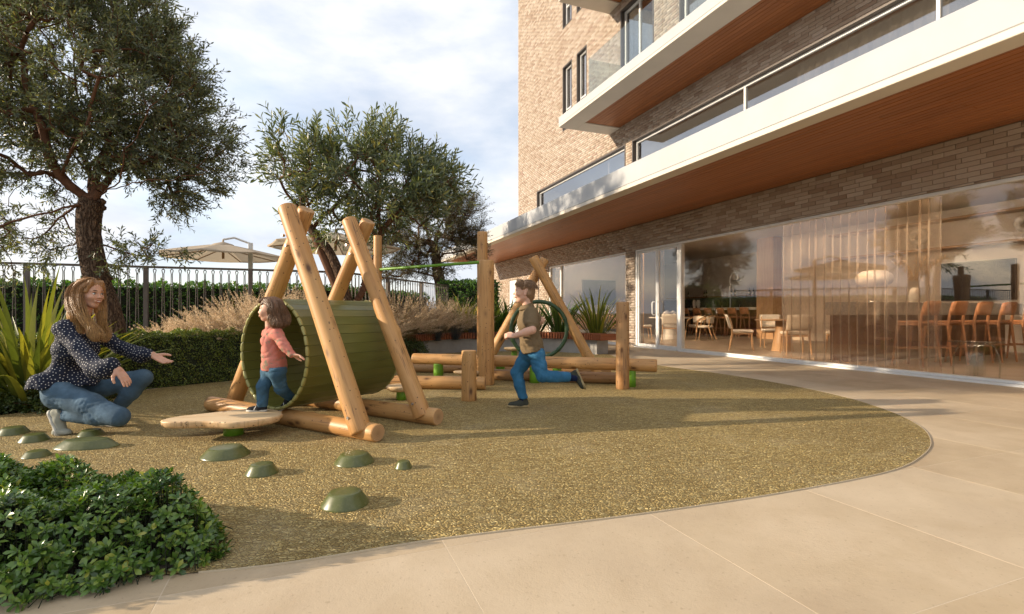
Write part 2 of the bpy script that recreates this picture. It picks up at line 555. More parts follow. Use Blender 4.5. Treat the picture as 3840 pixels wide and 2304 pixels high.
M['blind'] = plain('blind', (.62, .56, .48), .9, 0, .03)
ZT = 2.57         # head of the ground floor glazing
CZ0, CZ1 = 3.20, 3.64
SEND = 22.8
rects = [  # (s0,s1,z0,z1) brick areas of the facade
    (-2, 16.85, ZT, 3.24), (11.52, 11.95, 0, ZT), (16.85, 24.6, 0, 3.24),
    (-2, 19.8, 5.53, 15.5), (11.64, 11.95, 3.6, 5.53), (17.9, 19.8, 3.6, 5.53), (-2, 19.8, 3.6, 3.95)]
holes = [(19.81, 20.87, -1, 2.3), (22.39, 23.03, -1, 2.3),
    (15.06, 15.73, 7.1, 9.3), (14.08, 14.73, 7.1, 9.3), (15.06, 15.73, 10.6, 12.8), (14.08, 14.73, 10.6, 12.8),
    (10.7, 12.2, 6.2, 9.3), (4.0, 9.75, 6.2, 9.3), (10.7, 12.2, 9.7, 12.8)]
# mortar backing, cut round the holes
bk = MB()
def cut_rect(r, hs):
    out = [r]
    for h in hs:
        nxt = []
        for (a, b, c, d) in out:
            if h[1] <= a or h[0] >= b or h[3] <= c or h[2] >= d: nxt.append((a, b, c, d)); continue
            if h[0] > a: nxt.append((a, h[0], c, d))
            if h[1] < b: nxt.append((h[1], b, c, d))
            a2, b2 = max(a, h[0]), min(b, h[1])
            if h[2] > c: nxt.append((a2, b2, c, h[2]))
            if h[3] < d: nxt.append((a2, b2, h[3], d))
        out = nxt
    return out
for r in rects:
    for q in cut_rect(r, holes):
        bk.box((8.008, q[0], q[2]), (8.26, q[1], q[3]))
wall = bk.build('brick_wall', M['mortar'], bld)
CH, BL = .0685, .272
JT = .008
all_b = []
for (s0, s1, z0, z1) in rects:
    k0 = int(math.floor(z0 / CH)); k1 = int(math.ceil(z1 / CH))
    for k in range(k0, k1):
        za, zb = max(z0, k * CH), min(z1, (k + 1) * CH)
        if zb - za < .03: continue
        iv = [(s0, s1)]
        for h in holes:
            if h[2] < (za + zb) / 2 < h[3]:
                nx = []
                for a, b in iv:
                    if h[1] <= a or h[0] >= b: nx.append((a, b)); continue
                    if h[0] > a: nx.append((a, h[0]))
                    if h[1] < b: nx.append((h[1], b))
                iv = nx
        off = (k % 2) * BL * .5 + (.07 if k % 5 == 2 else 0)
        for a, b in iv:
            i0 = int(math.floor((a - off) / BL)); i1 = int(math.ceil((b - off) / BL))
            for i in range(i0, i1):
                ba, bb = max(a, off + i * BL), min(b, off + (i + 1) * BL)
                if bb - ba < .03: continue
                zmax = 2.68 + .57 * ba + 1.3
                if za > zmax: continue
                if za > 6.5 and bb < 6: continue
                full = bb - ba > BL - 1e-4 and zb - za > CH - 1e-4
                all_b.append((ba + JT / 2, bb - JT / 2, za + JT / 2, zb - JT / 2, full))
def cam_dist(b):
    p = W(8.0, (b[0] + b[1]) / 2)
    px = p.x / p.y; pz = ((b[2] + b[3]) / 2 - .9) / p.y
    hidden = abs(px) > 1.0 or pz > .61 or (3.2 < b[2] < 5.0 and b[0] < 11.5)
    return (1000 if hidden or not b[4] else 0) + math.hypot(p.x, p.y)
all_b.sort(key=cam_dist)
near, rest = all_b[:300], all_b[300:]
m = MB(); m.box((0, -(BL - JT) / 2, -(CH - JT) / 2), (.012, (BL - JT) / 2, (CH - JT) / 2), 0, .0018)
brick_me = m.mesh('brick', M['brick'])
for b in near:
    obj('brick', brick_me, wall, (7.998 + random.uniform(-.002, .0025), (b[0] + b[1]) / 2, (b[2] + b[3]) / 2))
B = np.array([r[:4] for r in rest])
x0 = 8.0 + RNG.uniform(-.003, .003, len(B)); x1 = np.full(len(B), 8.012)
V = np.empty((len(B), 8, 3))
for q, (xx, yy, zz) in enumerate([(x0, B[:, 0], B[:, 2]), (x0, B[:, 1], B[:, 2]), (x0, B[:, 1], B[:, 3]), (x0, B[:, 0], B[:, 3]),
                                   (x1, B[:, 0], B[:, 2]), (x1, B[:, 1], B[:, 2]), (x1, B[:, 1], B[:, 3]), (x1, B[:, 0], B[:, 3])]):
    V[:, q, 0] = xx; V[:, q, 1] = yy; V[:, q, 2] = zz
FB = np.array([(0, 3, 2, 1), (0, 1, 5, 4), (1, 2, 6, 5), (2, 3, 7, 6), (3, 0, 4, 7)])
F = (FB[None] + (np.arange(len(B)) * 8)[:, None, None]).reshape(-1, 4)
o = obj('brick_courses', np_mesh('brick_courses', V.reshape(-1, 3), F, [M['brick']]), wall); o['kind'] = 'stuff'

# end wall and roof mass so that the upper block is a solid from the side
m = MB(); m.box((8.27, 19.5, 3.6), (18, 19.79, 15.5)); m.build('end_wall', M['mortar'], bld)

# canopy
m = MB()
m.box((5.43, -2.5, 3.275), (8.005, SEND, CZ1), 0, .012)
m.box((5.43 + .001, -2.5, CZ0), (5.70, SEND - .001, 3.274), 1, .006)
m.box((5.701, SEND - .27, CZ0 + .001), (8.003, SEND - .002, 3.273), 1, .006)
canopy = m.build('canopy', [M['plaster'], M['plaster_edge']], bld)
def planks(parent, n0, n1, s0, s1, z, w=.094, name='plank', sd=3):
    rnd = random.Random(sd)
    k = int(round((n1 - n0) / w)); w = (n1 - n0) / k
    cache = {}
    for i in range(k):
        s = s0
        first = True
        while s < s1 - .01:
            L = rnd.choice([2.4, 3.0, 3.6, 4.2]) if not first else rnd.choice([.9, 1.5, 2.1, 2.7, 3.3])
            first = False
            L = min(L, s1 - s)
            key = round(L, 3)
            if key not in cache:
                m = MB(); m.box((-w / 2 + .003, .002, 0), (w / 2 - .003, L - .002, .018), 0, .003); cache[key] = m.mesh(name, M['soffit_wood'])
            obj(name, cache[key], parent, (n0 + (i + .5) * w, s, z + rnd.uniform(0, .002)))
            s += L
planks(canopy, 5.705, 7.995, -1.0, SEND - .275, 3.225)
m = MB(); m.box((5.702, -1.0, 3.249), (7.998, SEND - .272, 3.2735)); m.build('soffit_backing', M['dark_frame'], canopy)

# balconies
def balcony(z0, name, glass=True):
    m = MB()
    m.box((6.375, -2, z0 + .06), (8.004, 12.79, z0 + .28), 0, .01)
    m.box((6.376, -2, z0), (6.89, 12.789, z0 + .059), 1, .005)
    m.box((6.891, 12.23, z0 + .001), (8.003, 12.788, z0 + .058), 1, .005)
    b = m.build('balcony', [M['plaster'], M['plaster_edge']], bld)
    planks(b, 6.895, 7.995, 3.0 if glass else 6.5, 12.225, z0 + .022, .1, 'plank', 5)
    m = MB(); m.box((6.893, 0, z0 + .045), (7.998, 12.227, z0 + .0585)); m.build('soffit_backing', M['dark_frame'], b)
    if glass:
        s = 11.56
        for k in range(10):
            m = MB(); m.box((6.614, s - .992, z0 + .25), (6.626, s - .004, z0 + 1.38), 0, .002)
            m.build('glass_panel', M['rail_glass'], b)
            s -= 1.0
        m = MB(); m.box((6.64, 11.55, z0 + .25), (7.99, 11.562, z0 + 1.38), 0, .002); m.build('glass_panel', M['rail_glass'], b)
    return b
b1 = balcony(6.05, 'balcony'); b2 = balcony(9.54, 'balcony', False)

# windows ------------------------------------------------------------
def window(s0, s1, z0, z1, mull=(), trans=(), fr=.05, n=8.10, dep=.08, mat='white_frame', glass='upper_glass', reveal=True, blind=False):
    m = MB()
    m.box((n, s0, z0), (n + dep, s0 + fr, z1), 0, .004); m.box((n, s1 - fr, z0), (n + dep, s1, z1), 0, .004)
    m.box((n + .002, s0 + fr, z1 - fr), (n + dep - .002, s1 - fr, z1), 0, .004); m.box((n + .002, s0 + fr, z0), (n + dep - .002, s1 - fr, z0 + fr), 0, .004)
    for q in mull: m.box((n + .003, q - fr / 2, z0 + fr), (n + dep - .003, q + fr / 2, z1 - fr), 0, .004)
    for q in trans: m.box((n + .004, s0 + fr, q - fr / 2), (n + dep - .004, s1 - fr, q + fr / 2), 0, .004)
    w = m.build('window', M[mat], bld)
    ed = [s0 + fr] + list(mull) + [s1 - fr]
    for a, b in zip(ed, ed[1:]):
        m = MB(); m.box((n + .03, a, z0 + fr), (n + .042, b, z1 - fr)); m.build('pane', M[glass], w)
    if blind:
        m = MB(); m.box((n + .10, s0 + .01, z0 + .01), (n + .112, s1 - .01, z1 - .01)); m.build('blind', M['blind'], w)
    if reveal:
        m = MB()
        m.box((8.0 - .006, s0 - .045, z0 - .03), (8.1, s0 - .002, z1 + .04), 0, .003); m.box((8.0 - .006, s1 + .002, z0 - .03), (8.1, s1 + .045, z1 + .04), 0, .003)
        m.box((8.0 - .005, s0 - .002, z1 + .002), (8.1, s1 + .002, z1 + .042), 0, .003); m.box((8.0 - .02, s0 - .002, z0 - .03), (8.1, s1 + .002, z0 - .002), 0, .003)
        m.build('reveal', M['dark_frame'], w)
    return w
window(12.0, 17.86, 3.93, 5.49)
window(-1.5, 11.6, 3.93, 5.49, mull=(4.48, 7.9))
for z in (7.1, 10.6):
    for a, b in ((15.1, 15.69), (14.12, 14.69)):
        window(a, b, z + .04, z + 2.16, trans=(z + .75,), blind=True)
window(10.75, 12.15, 6.36, 9.26, mull=(11.45,), fr=.07)
window(4.05, 9.70, 6.36, 9.26, mull=(6.9,), fr=.07)
window(10.75, 12.15, 9.85, 12.76, mull=(11.45,), fr=.07)
# rooms behind the upper windows
m = MB()
for z0, z1 in ((3.66, 5.62), (6.2, 9.4), (9.7, 12.9)):
    m.box((10.2, -1.8, z0), (10.3, 19.4, z1)); m.box((8.27, -1.8, z1), (10.19, 19.4, z1 + .1)); m.box((8.27, -1.8, z0 - .02), (10.19, 19.4, z0 + .05))
    for q in (-1.8, 11.63, 13.2, 17.9, 19.3): m.box((8.27, q, z0 + .051), (10.19, q + .08, z1 - .001))
m.build('upper_rooms', M['inner_wall'], bld)

# sheer cloth
def cloth_mat(name, col, alpha):
    t = NT(name)
    t.base(col, .9, 0, .1)
    v = t.coords(scale=(1, 1, 1))
    wv = t.noise(v, 90, 2)
    tr = t.new('BsdfTransparent'); tr.inputs['Color'].default_value = (1.0, .93, .84, 1)
    tl = t.new('BsdfTranslucent'); tl.inputs['Color'].default_value = (*col, 1)
    m1 = t.new('MixShader'); m1.inputs[0].default_value = .45
    t.con(t.b.outputs[0], m1.inputs[1]); t.con(tl.outputs[0], m1.inputs[2])
    lw = t.new('LayerWeight'); lw.inputs['Blend'].default_value = .5
    fac = t.math('MULTIPLY_ADD', t.math('POWER', lw.outputs['Facing'], 3.0), 1 - alpha, alpha)
    m2 = t.new('MixShader')
    t.con(fac, m2.inputs[0]); t.con(tr.outputs[0], m2.inputs[1]); t.con(m1.outputs[0], m2.inputs[2])
    t.con(m2.outputs[0], t.out.inputs['Surface'])
    return t.m
M['sheer'] = cloth_mat('sheer', (.76, .65, .55), .28)
M['drape'] = cloth_mat('drape', (.70, .60, .48), .82)
def curtain(name, s0, s1, z0, z1, n, mat, label, amp=.035, fold=.16, seed=1, group=None):
    rnd = random.Random(seed)
    k = int((s1 - s0) / .012); rows = 14
    ph = [rnd.uniform(.75, 1.3) for _ in range(400)]
    xs = np.linspace(s0, s1, k)
    phase = np.cumsum(np.array([ph[int((x - s0) / fold)] for x in xs])) * (2 * PI * .012 / fold)
    V = np.empty((rows, k, 3))
    for r in range(rows):
        z = z0 + (z1 - z0) * r / (rows - 1)
        sp = 1 - .35 * r / (rows - 1)
        V[r, :, 1] = xs + .012 * np.sin(phase * 1.0 + z * 1.3) * sp
        V[r, :, 0] = n + amp * sp * (np.sin(phase) + .35 * np.sin(phase * 2.3 + z))
        V[r, :, 2] = z
    idx = np.arange(rows * k).reshape(rows, k)
    F = np.stack([idx[:-1, :-1], idx[:-1, 1:], idx[1:, 1:], idx[1:, :-1]], -1).reshape(-1, 4)
    o = obj(name, np_mesh(name, V.reshape(-1, 3), F, [M[mat]], True), None, rot=(0, 0, BANG))
    tag(o, label, 'curtain', group)
    return o
curtain('curtain', 4.5, 6.95, 3.72, 5.5, 8.4, 'drape', 'beige curtain behind the long upper window above the canopy', .03, .2, 3)
curtain('curtain', 11.0, 11.9, 6.4, 9.2, 8.45, 'drape', 'pale curtain behind the glass door on the lower balcony', .04, .18, 4)

# ground floor glazing
gw = MB()
gw.box((7.955, -2, -.005), (8.10, 9.74, .03), 0, .004); gw.box((8.02, -2, .031), (8.14, 9.74, .065), 0, .004)
gw.box((8.015, -2, ZT - .05), (8.12, 9.74, ZT - .003), 0, .004)
gw.box((8.02, 9.72, .0), (8.14, 9.82, ZT - .004), 0, .004)
gw = gw.build('storefront_window', M['white_frame'], bld); gw['label'] = 'large fixed shop-style window with slim white frame'
for a, b in ((-1.9, 4.497), (4.503, 9.72)):
    m = MB(); m.box((8.06, a, .06), (8.074, b, ZT - .05)); m.build('pane', M['window_glass'], gw)
# double door
dr = MB()
dr.box((8.022, 11.44, 0.0), (8.142, 11.52, ZT - .004), 0, .004)
dr.box((8.018, 9.825, ZT - .052), (8.138, 11.438, ZT - .003), 0, .004)
dr.box((7.97, 9.825, -.004), (8.13, 11.52, .022), 0, .004)
dr = dr.build('double_door', M['white_frame'], bld)
for a, b in ((9.83, 10.62), (10.63, 11.435)):
    m = MB(); f = .05
    m.box((8.04, a, .025), (8.09, a + f, ZT - .06), 0, .004); m.box((8.04, b - f, .025), (8.09, b, ZT - .06), 0, .004)
    m.box((8.042, a + f, .025), (8.088, b - f, .10), 0, .004); m.box((8.042, a + f, ZT - .11), (8.088, b - f, ZT - .06), 0, .004)
    m.build('door_leaf', M['white_frame'], dr)
    m = MB(); m.box((8.058, a + f, .10), (8.070, b - f, ZT - .11)); m.build('pane', M['window_glass'], dr)
for sy in (10.53, 10.72):
    m = MB()
    m.tube([(8.04, sy, 1.18), (7.985, sy, 1.18), (7.965, sy, 1.15), (7.965, sy, .88), (7.985, sy, .85), (8.04, sy, .85)], .014, 8)
    m.build('handle', M['white_frame'], dr)
# second glazed bay
gw2 = MB()
gw2.box((7.96, 11.955, -.005), (8.10, 16.845, .03), 0, .004); gw2.box((8.02, 11.955, .031), (8.14, 16.845, .06), 0, .004)
gw2.box((8.015, 11.955, ZT - .05), (8.12, 16.845, ZT - .003), 0, .004)
gw2.box((8.02, 16.76, .06), (8.13, 16.845, ZT - .05), 0, .004); gw2.box((8.02, 11.955, .06), (8.13, 11.99, ZT - .05), 0, .004)
gw2.box((8.025, 15.9, .06), (8.125, 15.98, ZT - .05), 0, .004)
gw2 = gw2.build('storefront_window', M['white_frame'], bld); gw2['label'] = 'smaller fixed window between brick pier and far wall'
for a, b in ((11.99, 15.9), (15.98, 16.76)):
    m = MB(); m.box((8.06, a, .06), (8.074, b, ZT - .05)); m.build('pane', M['window_glass'], gw2)
# white side doors in the far wall
for a, b in ((19.85, 20.83), (22.43, 22.99)):
    m = MB(); m.box((8.02, a - .035, 0), (8.12, b + .035, 2.29), 0, .006); m.box((8.0, a + .04, .03), (8.019, b - .04, 2.24), 0, .004)
    d = m.build('side_door', M['white_frame'], bld)
    m = MB(); m.tube([(7.999, b - .1, 1.0), (7.95, b - .1, 1.0), (7.95, b - .22, 1.0)], .01, 6); m.build('handle', M['steel'], d)

# interior shell
m = MB()
m.box((8.30, -2, -.10), (18.5, 23, -.002), 0); m.box((8.14, -2, -.10), (8.299, 23, -.003), 0)
m.build('interior_floor', plain('interior_floor', (.36, .28, .20), .35, 0, .06, 1.2), bld)
m = MB(); m.box((8.27, -2, 3.50), (18.5, 23, 3.56)); m.build('interior_ceiling', M['inner_ceiling'], bld)
m = MB()
m.box((15.0, -2, 0), (15.2, 13.3, 3.499)); m.box((8.27, -2.2, 0), (15.2, -2.01, 3.499)); m.box((17.6, 13.3, 0), (17.8, 23, 3.499))
m.box((8.27, 22.6, 0), (17.59, 22.8, 3.499)); m.box((8.262, -2, ZT), (8.30, 17, 3.499))
m.build('interior_wall', M['inner_wall'], bld)
m = MB(); m.box((8.27, 17.0, 0), (13.2, 17.15, 3.499)); m.build('interior_partition', plain('grey_wall', (.24, .21, .185), .8, 0, .06, 1.5), bld)
m = MB(); m.box((14.6, 13.0, 0), (15.3, 13.7, 3.498), 0, .004); m.box((8.35, 12.15, 0), (8.75, 12.5, 3.498), 0, .004)
m.build('timber_column', M['oak'], bld)
# ------------------------------------------------------------------ play equipment
def log_material(name, c):
    t = NT(name)
    tc = t.new('TexCoord'); oi = t.new('ObjectInfo')
    sv = t.new('VectorMath', operation='SCALE'); sv.inputs[0].default_value = (7.3, 5.1, 9.7); t.con(oi.outputs['Random'], sv.inputs['Scale'])
    ad = t.new('VectorMath', operation='ADD'); t.con(tc.outputs['Object'], ad.inputs[0]); t.con(sv.outputs[0], ad.inputs[1])
    mp = t.new('Mapping'); mp.inputs['Scale'].default_value = (16, 16, .9); t.con(ad.outputs[0], mp.inputs['Vector'])
    g = t.noise(mp.outputs[0], 1.4, 7, .62, .5)
    big = t.noise(ad.outputs[0], 2.2, 3, .5)
    col = t.ramp(g, [(.22, tuple(x * f for x, f in zip(c, (.62, .52, .42)))), (.45, c), (.62, tuple(min(1, x * f) for x, f in zip(c, (1.12, 1.14, 1.18)))), (.82, tuple(x * f for x, f in zip(c, (.80, .72, .62))))])
    col = t.mix(t.ramp(big, [(.4, (0, 0, 0)), (.75, (.55, .55, .55))]), col, tuple(x * f for x, f in zip(c, (.78, .60, .42))))
    # knots: sparse dark eyes with a paler halo
    mk = t.new('Mapping'); mk.inputs['Scale'].default_value = (1.0, 1.0, .45); t.con(ad.outputs[0], mk.inputs['Vector'])
    vk = t.voronoi(mk.outputs[0], 7.0)
    kn = t.ramp(vk.outputs['Distance'], [(.06, (1, 1, 1)), (.15, (.25, .25, .25)), (.26, (0, 0, 0))])
    col = t.mix(kn, col, (.12, .052, .018))
    vd = t.voronoi(ad.outputs[0], 21.0)
    dots = t.ramp(vd.outputs['Distance'], [(.09, (1, 1, 1)), (.15, (0, 0, 0))])
    col = t.mix(t.math('MULTIPLY', dots, .8), col, (.05, .025, .012))
    t.base(col, t.math('MULTIPLY_ADD', g, .3, .32), 0, .4)
    # drying checks along the grain
    mc = t.new('Mapping'); mc.inputs['Scale'].default_value = (9, 9, .35); t.con(ad.outputs[0], mc.inputs['Vector'])
    ck = t.noise(mc.outputs[0], 2.0, 3, .5)
    line = t.ramp(t.math('ABSOLUTE', t.math('SUBTRACT', ck, .5)), [(.004, (1, 1, 1)), (.012, (0, 0, 0))])
    line = t.math('MULTIPLY', line, t.ramp(big, [(.42, (0, 0, 0)), (.58, (1, 1, 1))]))
    col2 = t.mix(t.math('MULTIPLY', line, .85), col, (.09, .042, .018)); t.con(col2, t.b.inputs['Base Color'])
    t.bump(t.math('ADD', t.math('MULTIPLY', g, .5), t.math('MULTIPLY', kn, -.6)), .35, .008)
    return t.m
def end_material(name, c):
    t = NT(name)
    tc = t.new('TexCoord'); sp = t.new('SeparateXYZ'); t.con(tc.outputs['Object'], sp.inputs[0])
    wob = t.noise(tc.outputs['Object'], 14, 3)
    r = t.math('SQRT', t.math('ADD', t.math('MULTIPLY', sp.outputs[0], sp.outputs[0]), t.math('MULTIPLY', sp.outputs[1], sp.outputs[1])))
    rr = t.math('ADD', r, t.math('MULTIPLY', wob, .012))
    w = t.math('MULTIPLY_ADD', t.math('SINE', t.math('MULTIPLY', rr, 620.0)), .5, .5)
    ang = t.math('ARCTAN2', sp.outputs[1], sp.outputs[0])
    cr = t.new('CombineXYZ'); t.con(t.math('MULTIPLY', ang, 2.2), cr.inputs[0]); t.con(t.math('MULTIPLY', r, 3), cr.inputs[1])
    rad = t.noise(cr.outputs[0], 3.0, 4, .7)
    crack = t.ramp(rad, [(.30, (1, 1, 1)), (.36, (0, 0, 0))])
    col = t.mix(w, tuple(x * .72 for x in c), c)
    col = t.mix(t.ramp(r, [(0, (1, 1, 1)), (.03, (.3, .3, .3)), (.05, (0, 0, 0))]), col, tuple(x * .55 for x in c))
    col = t.mix(t.math('MULTIPLY', crack, .55), col, (.10, .045, .02))
    t.base(col, .75, 0, .2)
    t.bump(w, .2, .003)
    return t.m
M['log'] = log_material('peeled_pine', (.52, .285, .105))
M['log_brown'] = log_material('weathered_pine', (.40, .225, .095))
M['log_end'] = end_material('end_grain', (.55, .325, .155))
M['board_wood'] = log_material('board_wood', (.66, .46, .25))

def log_mesh(L, r0, r1, seed, n=22, amp=.05, mats=None, bow=0.0):
    rnd = np.random.default_rng(seed)
    rings = max(10, int(L / .06))
    th = np.linspace(0, 2 * PI, n, endpoint=False)
    ph = rnd.uniform(0, 6.28, (6,)); fr = rnd.uniform(.6, 3.2, (6,)); kk = rnd.integers(1, 4, (6,))
    knots = [(rnd.uniform(.1, .9) * L, rnd.uniform(0, 6.28), rnd.uniform(.03, .055), rnd.uniform(.003, .008)) for _ in range(int(L * 4) + 1)]
    zs = list(np.linspace(0.012, L - .012, rings)); 
    prof = [(0, .90)] + [(.004, .965)] + [(z, 1.0) for z in zs] + [(L - .004, .965), (L, .90)]
    V = []
    for z, f in prof:
        base = (r0 + (r1 - r0) * z / L) * f
        d = sum(np.cos(kk[i] * th + ph[i] + fr[i] * z) for i in range(6)) / 6
        rr = base * (1 + amp * d)
        for kz, ka, kw, kh in knots:
            da = np.abs((th - ka + PI) % (2 * PI) - PI) * base
            rr = rr + kh * np.exp(-((z - kz) ** 2 + da ** 2) / kw ** 2)
        bx = bow * math.sin(PI * z / L)
        V += [(rr[k] * math.cos(th[k]) + bx, rr[k] * math.sin(th[k]), z) for k in range(n)]
    m = MB()
    P = len(prof)
    F = [(i * n + k, i * n + (k + 1) % n, (i + 1) * n + (k + 1) % n, (i + 1) * n + k) for i in range(P - 1) for k in range(n)]
    m.add(V, F, 0, True)
    m.add(V[:n], [tuple(range(n))[::-1]], 1); m.add(V[-n:], [tuple(range(n))], 1)
    return m.mesh('log', mats or [M['log'], M['log_end']])
LOGSEED = [100]
def log(name, p0, p1, r, parent=None, r1=None, amp=.05, mats=None, roll=0.0, bow=0.0):
    p0 = Vector(p0); p1 = Vector(p1)
    d = p1 - p0
    LOGSEED[0] += 1
    me = log_mesh(d.length, r, r1 or r, LOGSEED[0], amp=amp, mats=mats, bow=bow)
    o = bpy.data.objects.new(name, me)
    q = d.to_track_quat('Z', 'Y') @ Quaternion((0, 0, 1), roll)
    o.rotation_mode = 'QUATERNION'; o.rotation_quaternion = q
    o.location = p0
    return link(o, parent)

# --- barrel tunnel on crossed logs (local x along the base logs, y along the barrel)
TUN = thing('play_tunnel', 'olive green barrel crawl tunnel held between two crossed log frames', 'play tunnel', (-1.85, 4.13, 0), R(-32.2))
log('base_log', (-1.09, 0, .066), (1.09, 0, .066), .067, TUN, .064)
log('base_log', (-1.09, .637, .068), (1.09, .637, .068), .068, TUN, .069)
log('leaning_log', (.955, -.03, .06), (.10, -.03, 1.735), .076, TUN, .070)
log('leaning_log', (-.945, .125, .05), (.13, .13, 1.745), .072, TUN, .066)
log('leaning_log', (.955, .61, .06), (.065, .61, 1.735), .072, TUN, .066)
log('leaning_log', (-.945, .765, .05), (.145, .77, 1.745), .070, TUN, .064)
for bx_, by_, bz_ in ((.155, -.108, 1.50), (.20, -.108, 1.42), (.12, .535, 1.50), (.165, .535, 1.42), (.905, -.108, .17), (.905, .535, .17)):
    m = MB(); m.tube([(bx_, by_ + .02, bz_), (bx_, by_ - .004, bz_)], .011, 8); m.build('bolt', M['steel'], TUN)
t = NT('olive_paint')
v = t.coords(scale=(14, 1.5, 14)); isl = t.objrand()
f = t.noise(v, 2, 5, .6)
col = t.ramp(f, [(.3, (.105, .108, .022)), (.7, (.15, .15, .034))])
col = t.mix(t.math('MULTIPLY', isl, .5), col, (.175, .168, .042))
t.base(col, t.math('MULTIPLY_ADD', f, .25, .22)); t.bump(f, .15, .004)
M['olive'] = t.m
M['olive_rim'] = plain('olive_rim', (.30, .285, .095), .38, 0, .12, 8)
NST, RO, RI, TL, TY0, TZ = 34, .438, .417, .955, -.085, .573
da = 2 * PI / NST
g = .0014
def stave():
    m = MB()
    h = da / 2
    prof = []
    for rr, sgn in ((RO, 1), (RI, -1)):
        hw = rr * math.tan(h) - g / 2
        prof.append((rr, hw))
    (ro, wo), (ri, wi) = prof
    c = .002
    pts = [(-wo + c, ro), (wo - c, ro), (wo, ro - c), (wi, ri + c), (wi - c, ri), (-wi + c, ri), (-wi, ri + c), (-wo, ro - c)]
    V = [(x, 0, z) for x, z in pts] + [(x, TL, z) for x, z in pts]
    n = len(pts)
    m.add(V, [(k, (k + 1) % n, n + (k + 1) % n, n + k) for k in range(n)])
    m.add(V[:n], [tuple(range(n))[::-1]]); m.add(V[n:], [tuple(range(n))])
    return m.mesh('stave', M['olive'])
st_me = stave()
def rim_seg():
    m = MB(); pts = []
    for q in range(5):
        w = -da / 2 + .012 + (da - .024) * q / 4
        pts.append(((RO - .008) * math.sin(w), 0, (RO - .008) * math.cos(w)))
    m.tube(pts, [.012, .0145, .015, .0145, .012], 8)
    return m.mesh('rim_piece', M['olive_rim'])
rim_me = rim_seg()
for k in range(NST):
    obj('stave', st_me, TUN, (0, TY0 + random.uniform(-.002, .002), TZ), (0, k * da, 0))
    obj('rim_piece', rim_me, TUN, (0, TY0 + .001, TZ), (0, k * da, 0))
    obj('rim_piece', rim_me, TUN, (0, TY0 + TL, TZ), (0, k * da, 0))

# --- free-form wooden board on a green foot
BRD = thing('balance_board', 'kidney shaped wooden board on a green foot in front of the tunnel', 'balance board', (-2.05, 3.77, 0))
ol = smooth_closed([(x + 2.05, y - 3.77) for x, y in [(-2.46, 3.60), (-2.40, 3.53), (-2.27, 3.53), (-2.14, 3.545), (-2.03, 3.525), (-1.90, 3.515), (-1.77, 3.60), (-1.70, 3.73), (-1.74, 3.88), (-1.86, 3.99), (-2.00, 4.03), (-2.14, 3.96), (-2.27, 3.85), (-2.42, 3.72)]], 6)
m = MB()
nb = len(ol)
cx = sum(p[0] for p in ol) / nb; cy = sum(p[1] for p in ol) / nb
rnd = random.Random(4)
rings = [(.86, .098), (.955, .103), (.985, .118), (1.0, .138), (.992, .147), (.97, .150)]
V = []
for f, z in rings:
    for i, (x, y) in enumerate(ol):
        jit = 1 + .012 * math.sin(i * 1.7 + z * 90)
        V.append((cx + (x - cx) * f * jit, cy + (y - cy) * f * jit, z))
m.add(V, [(i * nb + k, i * nb + (k + 1) % nb, (i + 1) * nb + (k + 1) % nb, (i + 1) * nb + k) for i in range(len(rings) - 1) for k in range(nb)], 1, True)
m.add(V[-nb:], [tuple(range(nb))], 0); m.add(V[:nb], [tuple(range(nb))[::-1]], 1)
t = NT('board_top')
v = t.coords(scale=(1.2, 9, 1), rot=(0, 0, .15)); f = t.noise(v, 2.4, 7, .6, .8)
col = t.ramp(f, [(.25, (.52, .34, .17)), (.5, (.68, .50, .29)), (.8, (.74, .58, .37))])
kn = t.ramp(t.voronoi(t.coords(scale=(1, 1, .2)), 5.5).outputs['Distance'], [(.05, (1, 1, 1)), (.12, (0, 0, 0))])
col = t.mix(kn, col, (.17, .08, .035)); t.base(col, .55, 0, .3); t.bump(f, .2, .004)
M['board_top'] = t.m
m.build('board', [M['board_top'], M['board_wood']], BRD)
def pedestal(parent, x, y, h, r):
    m = MB(); m.lathe([(r * 1.0, 0), (r, h * .5), (r * .98, h - .012), (r * .98, h)], 20, (x, y, 0))
    return m.build('pedestal', M['green_metal'], parent)
pedestal(BRD, 0, 0, .10, .068)
# --- mounds
t = NT('mound_paint')
v = t.coords(); f = t.noise(v, 9, 5, .6)
col = t.ramp(f, [(.3, (.075, .086, .020)), (.7, (.11, .122, .035))])
col = t.mix(t.math('MULTIPLY', t.ramp(t.noise(v, 60, 4, .7), [(.5, (0, 0, 0)), (.75, (1, 1, 1))]), .35), col, (.22, .20, .11))
t.base(col, t.math('MULTIPLY_ADD', f, .35, .15)); t.bump(t.noise(v, 7, 3), .25, .02)
M['mound'] = t.m
MOUNDS = [(-3.70, 3.80, .19, 1, .085, 'green dome step cut by the left edge of the picture'), (-3.35, 3.59, .175, 1, .08, 'small green dome step left of the kneeling woman\'s shoe'),
    (-3.09, 3.76, .17, 1, .068, 'small green dome step half hidden behind the long flat one'), (-2.84, 3.42, .20, 2.0, .095, 'long flat green step below the kneeling woman'),
    (-1.80, 3.22, .285, 1, .095, 'wide green dome step just below the wooden board'), (-1.397, 2.86, .175, 1, .095, 'green dome step between the wide dome and the nearest dome'),
    (-.945, 3.07, .235, 1, .098, 'green dome step in front of the tunnel base log'), (-.628, 2.96, .102, 1, .07, 'smallest green dome step, rightmost of all'),
    (-.782, 2.40, .22, 1, .105, 'nearest large green dome step beside the paving'), (-2.97, 3.2, .15, 1, .06, 'low green dome step behind the front leafy bush')]
